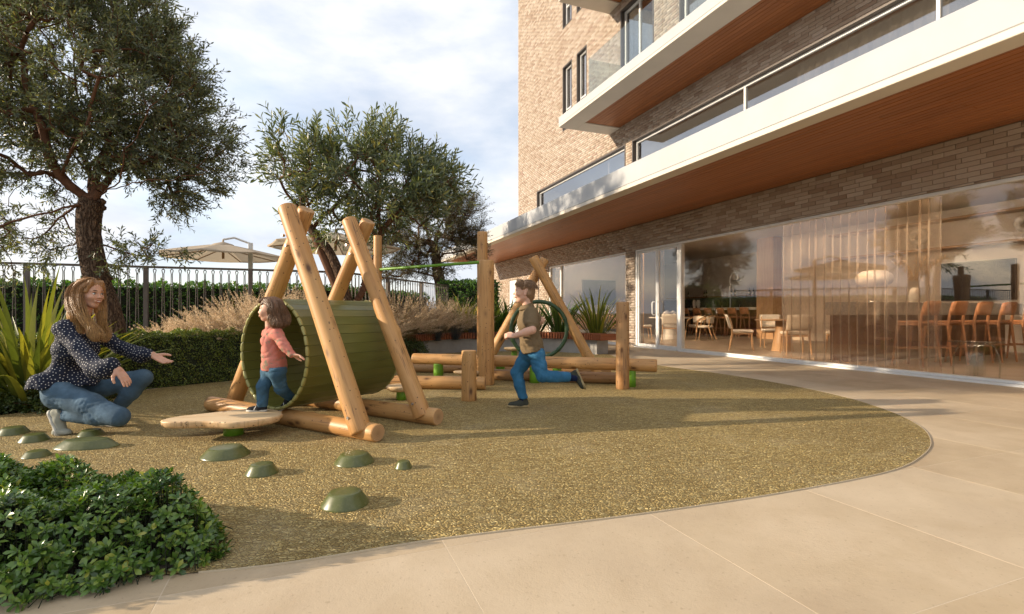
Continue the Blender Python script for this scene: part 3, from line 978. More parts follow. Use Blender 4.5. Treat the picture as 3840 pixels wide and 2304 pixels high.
for i, (x, y, w, el, h, lab) in enumerate(MOUNDS):
    m = MB(); r = w / 2; rr = random.Random(i)
    h *= .56
    m.lathe([(r, -.01), (r * .995, .002), (r * .965, h * .14), (r * .70, h * .86), (r * .655, h * .96), (r * .60, h), (r * .3, h * 1.005)], 18, (0, 0, 0), 0, True, el)
    o = m.build('dome_step', M['mound'], loc=(x, y, .006), rot=(0, 0, rr.uniform(-.3, .3) if el == 1 else .12))
    tag(o, lab, 'dome step', 'green dome steps on the play surface')

# --- pull-up bar between posts
BAR = thing('pull_up_bar', 'green bar fixed between tall log posts behind the tunnel', 'pull-up bar', (-.34, 6.4, 0))
log('post', (0.02, 0, 0), (0.02, 0, 1.555), .099, BAR, .097, .03)
log('post', (-.045, .24, 0), (-.045, .24, 1.95), .070, BAR, .067, .03)
log('post', (-1.68, 1.30, 0), (-1.68, 1.30, 2.06), .066, BAR, .062, .03)
m = MB(); m.tube([(-.06, -.02, 1.53), (-1.64, 1.27, 1.55)], .020, 10); m.build('bar', M['green_metal'], BAR)
# --- short posts
o = log('wooden_post', (-.44, 5.24, 0), (-.44, 5.24, .516), .078, None, .076, .03); tag(o, 'short wooden post in front of the balance beam', 'post')
o = log('wooden_post', (1.305, 6.04, 0), (1.305, 6.04, 1.03), .079, None, .076, .03, [M['log_brown'], M['log_end']]); tag(o, 'waist high weathered post near the right end of the balance beam', 'post')
# --- balance beam
BM = thing('balance_beam', 'long raised log balance beam running past the tunnel', 'balance beam', (.2, 6.6, 0))
log('beam', (-1.56, .47, .27), (1.53, -.49, .27), .074, BM, .077, .05, None, 0, .02)
pedestal(BM, .09, -.03, .21, .066); pedestal(BM, -1.2, .36, .21, .066); pedestal(BM, 1.25, -.40, .2, .05)
# --- logs on the ground
for nm, a, b, r, lab, mt in (
    ('ground_log', (-1.75, 6.10, .08), (-.31, 5.98, .08), .080, 'thick log on the ground between tunnel and short post', 'log'),
    ('ground_log', (-.25, 6.85, .074), (1.53, 6.42, .074), .074, 'log on the ground below the beam, ending behind the weathered post', 'log_brown'),
    ('ground_log', (-1.6, 7.75, .074), (1.42, 7.35, .074), .072, 'rearmost log on the ground behind the balance beam', 'log_brown')):
    o = log(nm, a, b, r, None, r * .96, .05, [M[mt], M['log_end']]); tag(o, lab, 'log')
# --- stepping discs
def disc(x, y, z, r, lab, h=.055, el=1.0):
    d = thing('stepping_disc', lab, 'stepping disc', (x, y, 0), 0, 'wooden stepping discs')
    m = MB(); m.lathe([(r * .72, z - h), (r * .96, z - h * .55), (r, z - h * .25), (r * .985, z - .004), (r * .95, z)], 26, (0, 0, 0), 0, True, el)
    m.build('disc', M['board_wood'], d); pedestal(d, .01, 0, z - h + .004, .05)
disc(-1.15, 5.27, .155, .15, 'round wooden stepping disc on green foot behind the tunnel\'s right side')
disc(.03, 8.9, .30, .17, 'small wooden stepping disc by the green hoop')
disc(-.52, 6.62, .15, .12, 'oval wooden stepping disc at the foot of the tall posts', .05, 2.0)
pm = thing('stepping_post', 'short green stepping post under the far logs', 'stepping post', (.62, 7.05, 0)); pedestal(pm, 0, 0, .235, .062)
pm = thing('stepping_post', 'short green stepping post beside the tall log posts', 'stepping post', (-.16, 7.0, 0)); pedestal(pm, 0, 0, .215, .062)
# --- hoop hung in crossed logs
HF = thing('hoop_frame', 'two crossed logs holding a dark green climbing hoop', 'hoop frame', (.4, 7.4, 0))
log('leaning_log', (.86, -.05, -.02), (-.10, -.05, 1.70), .075, HF, .070, .05)
log('leaning_log', (-.88, .10, -.02), (.08, .10, 1.69), .075, HF, .070, .05)
t = NT('hoop_paint'); v = t.coords(); f = t.noise(v, 12, 4); t.base(t.ramp(f, [(.3, (.018, .05, .016)), (.7, (.04, .085, .03))]), .45); M['hoop'] = t.m
m = MB(); pts = []; rad = []
for k in range(96):
    w = 2 * PI * k / 96
    pts.append((.395 * math.cos(w) - .02, -.16, .665 + .395 * math.sin(w))); rad.append(.0285 if k % 6 else .033)
m.tube(pts, rad, 10, closed=True)
hp = m.build('hoop', M['hoop'], HF)
for k in range(16):
    w = 2 * PI * k / 16
    c = Vector((.395 * math.cos(w) - .02, -.16, .665 + .395 * math.sin(w))); tt = Vector((-math.sin(w), 0, math.cos(w)))
    m = MB(); m.tube([c - tt * .006, c + tt * .006], .0345, 10); m.build('binding', M['hoop'], hp)
m = MB(); m.tube([(-.02, -.16, 1.06), (-.02, -.10, 1.32), (-.02, 0, 1.50)], .006, 6); m.build('rope', M['dark_frame'], HF)

# --- curved slatted bench around the planter
def circ(p, q, r):
    ax, ay = p; bx, by = q; cx, cy = r
    d = 2 * (ax * (by - cy) + bx * (cy - ay) + cx * (ay - by))
    ux = ((ax * ax + ay * ay) * (by - cy) + (bx * bx + by * by) * (cy - ay) + (cx * cx + cy * cy) * (ay - by)) / d
    uy = ((ax * ax + ay * ay) * (cx - bx) + (bx * bx + by * by) * (ax - cx) + (cx * cx + cy * cy) * (bx - ax)) / d
    return ux, uy, math.hypot(ax - ux, ay - uy)
BX, BY, BR = circ((-1.95, 10.4), (0.0, 11.85), (1.87, 10.75))
a0 = math.atan2(10.4 - BY, -1.95 - BX); a1 = math.atan2(10.75 - BY, 1.87 - BX)
BN = thing('curved_bench', 'curved red-brown slatted bench on a low concrete base', 'bench', (BX, BY, 0))
nsl = int(abs(a1 - a0) * BR / .066)
m = MB(); m.box((0, -.022, -.135), (.46, .022, 0), 0, .004); sl_me = m.mesh('slat', M['teak'])
for k in range(nsl):
    w = a0 + (a1 - a0) * (k + .5) / nsl
    obj('slat', sl_me, BN, (BR * math.cos(w), BR * math.sin(w), .45 + random.uniform(-.001, .001)), (0, 0, w))
m = MB(); q = 40; V = []
for k in range(q + 1):
    w = a0 + (a1 - a0) * (.07 + .88 * k / q)
    for rr, z in ((BR + .10, 0), (BR + .10, .335), (BR + .44, .335), (BR + .44, 0)): V.append((rr * math.cos(w), rr * math.sin(w), z))
m.add(V, [(4 * k + j, 4 * k + 4 + j, 4 * k + 4 + (j + 1) % 4, 4 * k + (j + 1) % 4) for k in range(q) for j in range(4)])
m.add(V[:4], [(0, 1, 2, 3)]); m.add(V[-4:], [(3, 2, 1, 0)])
m.build('concrete_base', M['concrete'], BN)
# ------------------------------------------------------------------ fence, parasols
def fence(p0, p1, label, zt=1.5, z0=.05):
    p0 = Vector(p0).to_3d(); p1 = Vector(p1).to_3d()
    d = p1 - p0; L = d.length; ang = math.atan2(d.y, d.x)
    f = thing('metal_fence', label, 'fence', p0, ang, 'metal fence round the garden')
    m = MB(); m.box((0, -.022, zt - .035), (L, .022, zt), 0, .004); m.build('top_rail', M['fence_metal'], f)
    m = MB(); m.box((0, -.012, z0 + .03), (L, .012, z0 + .055), 0, .003); m.build('bottom_rail', M['fence_metal'], f)
    np_ = max(2, int(round(L / 1.5)) + 1)
    m = MB(); m.box((-.032, -.0322, 0), (.032, .0322, zt - .002), 0, .004); pm = m.mesh('fence_post', M['fence_metal'])
    for k in range(np_): obj('fence_post', pm, f, (L * k / (np_ - 1), .0005, 0))
    m = MB()
    pts = [(-.028, 0, z0 + .05), (-.008, 0, zt - .12)]
    for k in range(7):
        w = R(205) - R(230) * k / 6
        pts.append((.02 * math.cos(w), 0, zt - .075 + .02 * math.sin(w) + .008))
    pts += [(.008, 0, zt - .12), (.028, 0, z0 + .05)]
    m.tube(pts, .0068, 5)
    m.tube([(0, 0, zt - .062), (0, 0, zt - .03)], .004, 4)
    bme = m.mesh('baluster', M['fence_metal'])
    nb = int(L / .115)
    for k in range(nb):
        x = L * (k + .5) / nb
        if min(abs(x - L * q / (np_ - 1)) for q in range(np_)) < .045: continue
        obj('baluster', bme, f, (x, 0, 0))
    return f

fence((-8.6, 7.07), (-3.06, 9.24), 'dark metal fence with hairpin bars behind the kneeling woman', 1.65, .15)
fence((-3.06, 9.24), (-1.74, 13.85), 'dark metal fence section running back behind the tan grasses', 1.65, .15)

t = NT('canvas'); v = t.coords(); t.base(t.ramp(t.noise(v, 2, 4), [(.3, (.56, .46, .34)), (.7, (.64, .54, .42))]), .9, 0, .1)
tl = t.new('BsdfTranslucent'); tl.inputs['Color'].default_value = (.66, .54, .38, 1); ms = t.new('MixShader'); ms.inputs[0].default_value = .35
t.con(t.b.outputs[0], ms.inputs[1]); t.con(tl.outputs[0], ms.inputs[2]); t.con(ms.outputs[0], t.out.inputs['Surface'])
M['canvas'] = t.m
def parasol(x, y, zr, za, rad, px, py, label, rot=0.2):
    p = thing('parasol', label, 'parasol', (x, y, 0), rot, 'beige parasols beyond the fence')
    n = 8; m = MB(); V = [(0, 0, za)]; seg = 4
    for j in range(1, seg + 1):
        f = j / seg
        for k in range(n * 4):
            w = 2 * PI * k / (n * 4); k4 = k % 4
            a_, b_ = 2 * PI * (k // 4) / n, 2 * PI * (k // 4 + 1) / n
            pa = Vector((math.cos(a_), math.sin(a_))); pb = Vector((math.cos(b_), math.sin(b_)))
            q = (pa.lerp(pb, k4 / 4)) * rad * f
            sag = .05 * math.sin(PI * k4 / 4) * f
            V.append((q.x, q.y, za + (zr - za) * (f ** 1.15) - sag * .4))
    N = n * 4
    F = [(0, 1 + k, 1 + (k + 1) % N) for k in range(N)]
    for j in range(seg - 1):
        F += [(1 + j * N + k, 1 + (j + 1) * N + k, 1 + (j + 1) * N + (k + 1) % N, 1 + j * N + (k + 1) % N) for k in range(N)]
    m.add(V, F, 0, False)
    # valance thickness
    lo = 1 + (seg - 1) * N
    m.add([V[lo + k] for k in range(N)] + [(V[lo + k][0], V[lo + k][1], V[lo + k][2] - .035) for k in range(N)], [(k, (k + 1) % N, N + (k + 1) % N, N + k) for k in range(N)])
    m.build('canopy', M['canvas'], p)
    for k in range(n):
        w = 2 * PI * k / n
        m = MB(); m.tube([(math.cos(w) * .05, math.sin(w) * .05, za - .12), (math.cos(w) * rad * .97, math.sin(w) * rad * .97, zr - .03)], .013, 5); m.build('rib', M['oak'], p)
    m = MB(); m.lathe([(.30, za - .075), (.20, za - .01), (.03, za + .04), (.02, za + .05), (.02, za + .09), (.005, za + .11)], 16); m.build('cap', M['canvas'], p)
    m = MB(); m.tube([(0, 0, za - .1), (0, 0, za - .35)], .03, 8); m.build('hub', M['oak'], p)
    lx, ly = (px - x), (py - y)
    q = Matrix.Rotation(-rot, 2) @ Vector((lx, ly))
    m = MB(); m.box((q.x - .045, q.y - .045, 0), (q.x + .045, q.y + .045, za + .06), 0, .006); m.build('pole', M['white_frame'], p)
    m = MB(); m.tube([(q.x, q.y, za + .04), (q.x * .4, q.y * .4, za + .16), (0, 0, za + .1)], .025, 8); m.build('arm', M['white_frame'], p)
parasol(-6.77, 12, 2.24, 2.52, 1.34, -6.28, 12.3, 'left beige parasol with pale pole beyond the fence')
parasol(-3.72, 10.8, 2.30, 2.56, 1.34, -3.3, 11.4, 'right beige parasol half hidden behind the crossed logs and tree')
# ------------------------------------------------------------------ vegetation
def unit(a):
    return a / np.maximum(np.linalg.norm(a, axis=-1, keepdims=True), 1e-9)
def rand_dirs(n, rng):
    return unit(rng.normal(size=(n, 3)))
def leaf_quads(P, D, Wv, L, Wd, curl=.0):
    """one folded quad per leaf: base, right, tip, left"""
    D = unit(D); S = unit(np.cross(D, Wv)); Nn = np.cross(S, D)
    L = np.asarray(L)[:, None]; Wd = np.asarray(Wd)[:, None]
    V = np.empty((len(P), 4, 3))
    V[:, 0] = P
    mid = P + D * L * .52
    V[:, 1] = mid + S * Wd * .5 + Nn * Wd * .18
    V[:, 3] = mid - S * Wd * .5 + Nn * Wd * .18
    V[:, 2] = P + D * L - Nn * L * curl
    F = np.arange(len(P) * 4).reshape(-1, 4)
    return V.reshape(-1, 3), F
def leaf_hex(P, D, Wv, L, Wd, curl=.1):
    """six-sided leaf (four quads with a folded midrib), obovate"""
    D = unit(D); S = unit(np.cross(D, Wv)); Nn = np.cross(S, D)
    L = np.asarray(L)[:, None]; Wd = np.asarray(Wd)[:, None]
    rows = [(0.0, .10, 0), (.38, .72, .0), (.72, 1.0, -.35), (1.0, .18, -1.0)]
    n = len(P)
    V = np.empty((n, 12, 3))
    for i, (f, w, c) in enumerate(rows):
        ctr = P + D * L * f + Nn * L * curl * c
        V[:, i * 3] = ctr + S * Wd * w * .5 + Nn * Wd * .13 * w
        V[:, i * 3 + 1] = ctr
        V[:, i * 3 + 2] = ctr - S * Wd * w * .5 + Nn * Wd * .13 * w
    base = np.array([(3 * i + j, 3 * i + j + 1, 3 * i + j + 4, 3 * i + j + 3) for i in range(3) for j in range(2)])
    F = (base[None] + (np.arange(n) * 12)[:, None, None]).reshape(-1, 4)
    return V.reshape(-1, 3), F
def edge_tubes(A, B, ra, rb, n=6):
    T = unit(B - A)
    up = np.where(np.abs(T[:, 2:3]) < .9, np.array([[0, 0, 1.0]]), np.array([[1.0, 0, 0]]))
    U = unit(np.cross(T, up)); Wv = np.cross(T, U)
    th = np.linspace(0, 2 * PI, n, endpoint=False)
    c, s = np.cos(th)[None, :, None], np.sin(th)[None, :, None]
    ring = U[:, None] * c + Wv[:, None] * s
    V = np.concatenate([A[:, None] + ring * ra[:, None, None], B[:, None] + ring * rb[:, None, None]], 1)
    base = np.array([(k, (k + 1) % n, n + (k + 1) % n, n + k) for k in range(n)])
    F = (base[None] + (np.arange(len(A)) * 2 * n)[:, None, None]).reshape(-1, 4)
    return V.reshape(-1, 3), F

t = NT('bark'); tc_ = t.coords(scale=(1, 1, .22)); dn = t.new('TexNoise'); t.set(dn, Scale=9.0, Detail=3); t.con(tc_, dn.inputs['Vector'])
sv_ = t.new('VectorMath', operation='SCALE'); sv_.inputs['Scale'].default_value = .16; t.con(dn.outputs['Color'], sv_.inputs[0]); av_ = t.new('VectorMath', operation='ADD'); t.con(tc_, av_.inputs[0]); t.con(sv_.outputs[0], av_.inputs[1])
vo = t.voronoi(av_.outputs[0], 34, 'DISTANCE_TO_EDGE'); nn = t.noise(t.coords(), 14, 7, .7)
cr = t.ramp(t.math('ADD', vo.outputs['Distance'], t.math('MULTIPLY', nn, .12)), [(.04, (0, 0, 0)), (.26, (1, 1, 1))])
col = t.mix(cr, (.075, .042, .026), t.ramp(nn, [(.3, (.12, .072, .044)), (.7, (.23, .15, .095))]))
t.base(col, .9, 0, .2); t.bump(t.math('ADD', cr, t.math('MULTIPLY', nn, 1.2)), .9, .03); M['bark'] = t.m
t = NT('branch_bark'); v = t.coords(); nn = t.noise(v, 12, 5, .6); t.base(t.ramp(nn, [(.3, (.10, .045, .024)), (.7, (.20, .10, .056))]), .85, 0, .2); t.bump(nn, .4, .02); M['branch'] = t.m

def tree(name, label, base, trunk, limbs, blobs, leaf, seed, n_tips, twigs, lpt, trunk_r, leafmat, twig_len=.24, hexleaf=False, cat='tree', upw=.35, group=None):
    """trunk: [(x,y,z,r)], limbs: [[(x,y,z)...]...], blobs: [(centre, radii, weight)], all relative to base"""
    rng = np.random.default_rng(seed)
    tr = thing(name, label, cat, base, 0, group)
    # trunk
    m = MB()
    pts = [Vector(p[:3]) for p in trunk]; rad = [p[3] for p in trunk]
    fine = []; fr = []
    for i in range(len(pts) - 1):
        for k in range(5):
            f = k / 5
            p0 = pts[max(i - 1, 0)]; p3 = pts[min(i + 2, len(pts) - 1)]
            q = .5 * ((2 * pts[i]) + (-p0 + pts[i + 1]) * f + (2 * p0 - 5 * pts[i] + 4 * pts[i + 1] - p3) * f * f + (-p0 + 3 * pts[i] - 3 * pts[i + 1] + p3) * f ** 3)
            fine.append(q); fr.append((rad[i] * (1 - f) + rad[i + 1] * f) * (1 + rng.uniform(-.04, .05)))
    fine.append(pts[-1]); fr.append(rad[-1])
    m.tube(fine, fr, 16)
    for _ in range(7):   # burls
        i = rng.integers(2, len(fine) - 1); w = rng.uniform(0, 6.28); rr = fr[i]
        c = fine[i] + Vector((math.cos(w), math.sin(w), 0)) * rr * .82
        m.lathe([(rr * .05, -rr * .4), (rr * .35, -rr * .15), (rr * .38, rr * .1), (rr * .1, rr * .35)], 10, c)
    tob = m.build('trunk', M['bark'], tr)
    # skeleton nodes
    P = [np.array(fine[-1])]; par = [-1]
    for limb in limbs:
        q = np.array(limb[0], float)
        d = [np.linalg.norm(x - q) for x in P]; cur = int(np.argmin(d))
        if d[cur] > .06: P.append(q); par.append(cur); cur = len(P) - 1
        for a, b in zip(limb, limb[1:]):
            a = np.array(a, float); b = np.array(b, float); L = np.linalg.norm(b - a); k = max(2, int(L / .09))
            off = rng.normal(size=3) * L * .06
            for j in range(1, k + 1):
                f = j / k
                P.append(a * (1 - f) + b * f + off * math.sin(PI * f) + rng.normal(size=3) * .008); par.append(cur); cur = len(P) - 1
    n_limb = len(P)
    # tips in the crown
    wts = np.array([b[2] for b in blobs], float); wts /= wts.sum()
    tips = []
    for bi, cnt in enumerate((wts * n_tips).astype(int)):
        c, r, _ = blobs[bi]
        u = rand_dirs(cnt, rng) * (rng.uniform(.10, 1, cnt) ** (1 / 2.4))[:, None]
        tips.append(np.array(c) + u * np.array(r))
    tips = np.concatenate(tips)
    root = P[0]
    tips = tips[np.argsort(np.linalg.norm(tips - root, axis=1))]
    ctr = np.average([b[0] for b in blobs], axis=0, weights=wts)
    Pa = np.zeros((60000, 3)); Pa[:len(P)] = P; cnt = len(P)
    tipidx = []; tipdir = []
    for tp in tips:
        dv = Pa[:cnt] - tp
        d2 = (dv ** 2).sum(1)
        cur = int(np.argmin(d2)); L = math.sqrt(d2[cur])
        k = max(1, int(L / .10)); a = Pa[cur].copy()
        off = rng.normal(size=3) * L * .10 + np.array([0, 0, -.05 * L])
        for j in range(1, k + 1):
            f = j / k
            Pa[cnt] = a * (1 - f) + tp * f + off * math.sin(PI * f); par.append(cur); cur = cnt; cnt += 1
        tipidx.append(cur); tipdir.append(unit(tp - a))
    P = Pa[:cnt]; par = np.array(par)
    w = np.zeros(cnt)
    for i in tipidx: w[i] += 1
    for i in range(cnt - 1, 0, -1):
        if par[i] >= 0: w[par[i]] += max(w[i], .3)
    tot = w[0]
    rad = trunk_r * .62 * (np.maximum(w, 1) / tot) ** .46
    rad = np.clip(rad, .0028, trunk_r * .75)
    idx = np.arange(1, cnt)[par[1:] >= 0]
    V, F = edge_tubes(P[par[idx]], P[idx], np.minimum(rad[par[idx]], rad[idx] * 1.35), rad[idx], 6)
    obj('branches', np_mesh('branches', V, F, [M['branch']], True), tr)
    # twigs and leaves
    tipP = P[tipidx]; tipD = np.array(tipdir)
    nt = len(tipP)
    tP = np.repeat(tipP, twigs, 0); outw = unit(tP - ctr)
    tD = unit(outw * .75 + np.repeat(tipD, twigs, 0) * .3 + np.array([0, 0, upw]) + rng.normal(size=(nt * twigs, 3)) * .55)
    tP = tP + rng.normal(size=tP.shape) * .035
    tl = rng.uniform(.6, 1.25, len(tP)) * twig_len
    Vt, Ft = edge_tubes(tP, tP + tD * tl[:, None], np.full(len(tP), .0026), np.full(len(tP), .0012), 3)
    obj('twigs', np_mesh('twigs', Vt, Ft, [M['branch']], True), tr)
    lp = np.repeat(tP, lpt, 0); ld = np.repeat(tD, lpt, 0); ll = np.repeat(tl, lpt)
    f = np.tile((np.arange(lpt) + .5) / lpt, len(tP)) + rng.uniform(-.03, .03, len(lp))
    base_p = lp + ld * (ll * (.12 + .9 * f))[:, None]
    side = unit(np.cross(ld, rng.normal(size=ld.shape)))
    az = 2.4 * np.tile(np.arange(lpt), len(tP)) + np.repeat(rng.uniform(0, 6.28, len(tP)), lpt)
    side2 = np.cross(ld, np.repeat(unit(np.cross(tD, rng.normal(size=tD.shape))), lpt, 0))
    s0 = np.repeat(unit(np.cross(tD, rng.normal(size=tD.shape))), lpt, 0); s1 = np.cross(ld, s0)
    rad_d = s0 * np.cos(az)[:, None] + s1 * np.sin(az)[:, None]
    dirv = unit(ld * (.55 + .5 * f)[:, None] + rad_d * .75 + rng.normal(size=ld.shape) * .15)
    LL = rng.uniform(.7, 1.2, len(lp)) * leaf[0]; WW = LL * leaf[1] * rng.uniform(.8, 1.2, len(lp))
    fn = leaf_hex if hexleaf else leaf_quads
    V, F = fn(base_p, dirv, ld + rng.normal(size=ld.shape) * .3, LL, WW, .08)
    obj('crown', np_mesh('crown', V, F, [leafmat], hexleaf), tr)
    return tr

M['olive_leaf'] = leaf_mat('olive_leaf', [(0, (0.081, 0.097, 0.063)), (.35, (0.130, 0.155, 0.094)), (.75, (0.212, 0.241, 0.144)), (.93, (0.308, 0.325, 0.157)), (1, (0.422, 0.357, 0.141))], .42, .25, (1, 1, .5))
M['silver_leaf'] = leaf_mat('silver_leaf', [(0, (0.074, 0.101, 0.061)), (.4, (0.135, 0.176, 0.101)), (.8, (0.216, 0.257, 0.142)), (.95, (0.365, 0.351, 0.121)), (1, (0.450, 0.365, 0.095))], .36, .22, (1, 1, .5))
M['fine_leaf'] = leaf_mat('fine_leaf', [(0, (0.061, 0.057, 0.038)), (.5, (0.115, 0.105, 0.065)), (1, (0.189, 0.169, 0.101))], .5, .25)

def pz(px, py, d, base):   # helper for laying out limbs in metres round a tree base
    return ((px - 1920) / 1920 * d - base[0], 0.0, .9 + (1174 - py) / 1920 * d)
# left tree
b = (-4.70, 5.95, 0.0); d = 5.95
q = lambda px, py, dy=0.0: (lambda p: (p[0] * (1 + dy / d) + b[0] * dy / d, dy, .9 + (p[2] - .9) * (1 + dy / d)))(pz(px, py, d, b))
trunk = [(*q(415, 1440)[:2], 0.0, .17), (*q(418, 1300), .155), (*q(405, 1180), .14), (*q(362, 1040), .128), (*q(335, 900), .118), (*q(335, 800), .125), (*q(350, 750), .115)]
limbs = [[q(350, 750), q(250, 690, .1), q(150, 640, .3), q(40, 615, .5), q(-120, 560, .7)], [q(345, 760), q(233, 660, -.2), q(167, 559, -.35), q(116, 388, -.4), q(90, 200, -.4)],
    [q(350, 750), q(430, 640, .1), q(560, 600, .2), q(660, 545, .3), q(780, 480, .3)], [q(355, 745), q(400, 712, -.2), q(500, 690, -.4), q(640, 672, -.5), q(760, 650, -.5)],
    [q(335, 800), q(290, 770, -.15), q(160, 805, -.4), q(0, 850, -.5), q(-150, 880, -.5)], [q(290, 770, -.15), q(210, 830, .1), q(60, 890, .2), q(-100, 930, .2)],
    [q(345, 905), q(400, 925, .1), q(480, 950, .2), q(600, 975, .25), q(680, 960, .3)], [q(350, 750), q(400, 560, .2), q(440, 380, .2), q(480, 200, .3), q(500, 60, .3)],
    [q(340, 760), q(300, 560, .5), q(290, 350, .7), q(300, 130, .8)], [q(400, 712, -.2), q(470, 560, -.5), q(560, 400, -.6), q(650, 280, -.6)], [q(233, 660, -.2), q(330, 480, -.6), q(380, 250, -.8)]]
S = d / 1920
def blob(px, py, rx, ry, ry_depth, w, dy=0.0):
    return (q(px, py, dy), (rx * S, ry_depth, ry * S), w)
blobs = [blob(270, 300, 440, 370, 1.25, 10), blob(560, 400, 250, 260, .8, 3.2), blob(600, 650, 230, 130, .6, 1.5), blob(-80, 500, 360, 300, 1.0, 3.5), blob(80, 900, 220, 120, .6, .7), blob(540, 950, 170, 60, .4, .28), blob(300, 40, 330, 200, 1.0, 3.5), blob(780, 560, 90, 120, .4, .4), blob(640, 210, 80, 110, .4, .4)]
tree('olive_tree', 'large dark olive-like tree with thick trunk behind the kneeling woman', b, trunk, limbs, blobs, (.066, .25), 11, 820, 7, 15, .14, M['olive_leaf'], .25)
# middle tree
b = (-2.75, 8.3, 0.0); d = 8.3; S = d / 1920
trunk = [(*q(1320, 1500)[:2], 0.0, .12), (*q(1310, 1200), .10), (*q(1285, 1070), .088), (*q(1240, 955), .075), (*q(1195, 897), .07), (*q(1160, 850), .065)]
limbs = [[q(1160, 850), q(1130, 785), q(1120, 680, .2), q(1080, 560, .3), q(1060, 470, .3)], [q(1170, 860), q(1260, 770, .2), q(1330, 660, .3), q(1340, 520, .3)],
    [q(1310, 1200), q(1370, 1060, .1), q(1425, 885, .1), q(1480, 820), q(1540, 770, -.1), q(1640, 700, -.2)], [q(1425, 885, .1), q(1420, 760, .1), q(1440, 620, .2), q(1450, 480, .2)],
    [q(1480, 820), q(1570, 640, .2), q(1620, 520, .3)], [q(1420, 760, .1), q(1340, 700, -.3), q(1260, 620, -.4)], [q(1130, 785), q(1060, 700, -.2), q(1030, 650, -.3)], [q(1640, 700, -.2), q(1720, 660, -.2)]]
blobs = [blob(1400, 690, 260, 170, .95, 8), blob(1150, 640, 120, 160, .65, 3), blob(1600, 690, 130, 110, .6, 2.4), blob(1390, 575, 160, 90, .6, 2), blob(1300, 830, 190, 70, .5, 1.4), blob(1520, 820, 130, 70, .5, 1.0)]
tree('olive_tree', 'middle tree with long silvery leaves rising behind the crossed logs', b, trunk, limbs, blobs, (.125, .21), 12, 185, 5, 16, .12, M['silver_leaf'], .40, True, upw=.7)
# rear tree
b = (-2.0, 14.4, 0.0); d = 14.4; S = d / 1920
trunk = [(*q(1660, 1300)[:2], 0.0, .19), (*q(1655, 1100), .17), (*q(1640, 1010), .14), (*q(1632, 930), .12)]
limbs = [[q(1632, 930), q(1580, 895, .3), q(1540, 910, .4), q(1470, 870, .4)], [q(1632, 930), q(1650, 850), q(1680, 780)], [q(1640, 985), q(1700, 950, -.3), q(1780, 930, -.3)], [q(1632, 930), q(1600, 820, .2), q(1570, 740, .2)], [q(1650, 1050), q(1560, 1020, .3), q(1500, 1000, .3)]]
blobs = [blob(1610, 860, 170, 130, 1.1, 7), blob(1740, 840, 80, 110, .7, 2.6), blob(1480, 930, 110, 100, .8, 2.5), blob(1560, 1010, 160, 40, .6, 1.6), blob(1770, 930, 60, 50, .4, .8)]
tree('olive_tree', 'rear tree with fine grey-brown foliage near the canopy\'s far end', b, trunk, limbs, blobs, (.085, .17), 13, 420, 7, 14, .2, M['fine_leaf'], .34)

# tall tree further left, seen only as foliage behind the left tree; its shade falls on the canopy edge
b = (-11.6, 10.2, 0.0); d = 10.2; S = d / 1920
trunk = [(0, 0, 0, .22), (.05, 0, 1.5, .19), (.0, .05, 3.2, .17), (.1, 0, 4.6, .15)]
limbs = [[(.1, 0, 4.6), (-.5, .3, 5.6), (-1.0, .4, 6.6)], [(.1, 0, 4.6), (.6, -.2, 5.8), (1.0, -.4, 7.0)], [(.1, 0, 4.6), (.1, .5, 6.0), (.2, .6, 7.8)]]
blobs = [((0, 0, 7.4), (1.3, 1.9, 1.2), 4), ((.5, -1.0, 6.9), (.9, .9, .8), 2), ((-.2, 1.2, 6.9), (.9, .9, .8), 2)]
tree('olive_tree', 'far left tree whose foliage shows behind the big left tree', b, trunk, limbs, blobs, (.10, .24), 14, 230, 6, 12, .2, M['olive_leaf'], .34)

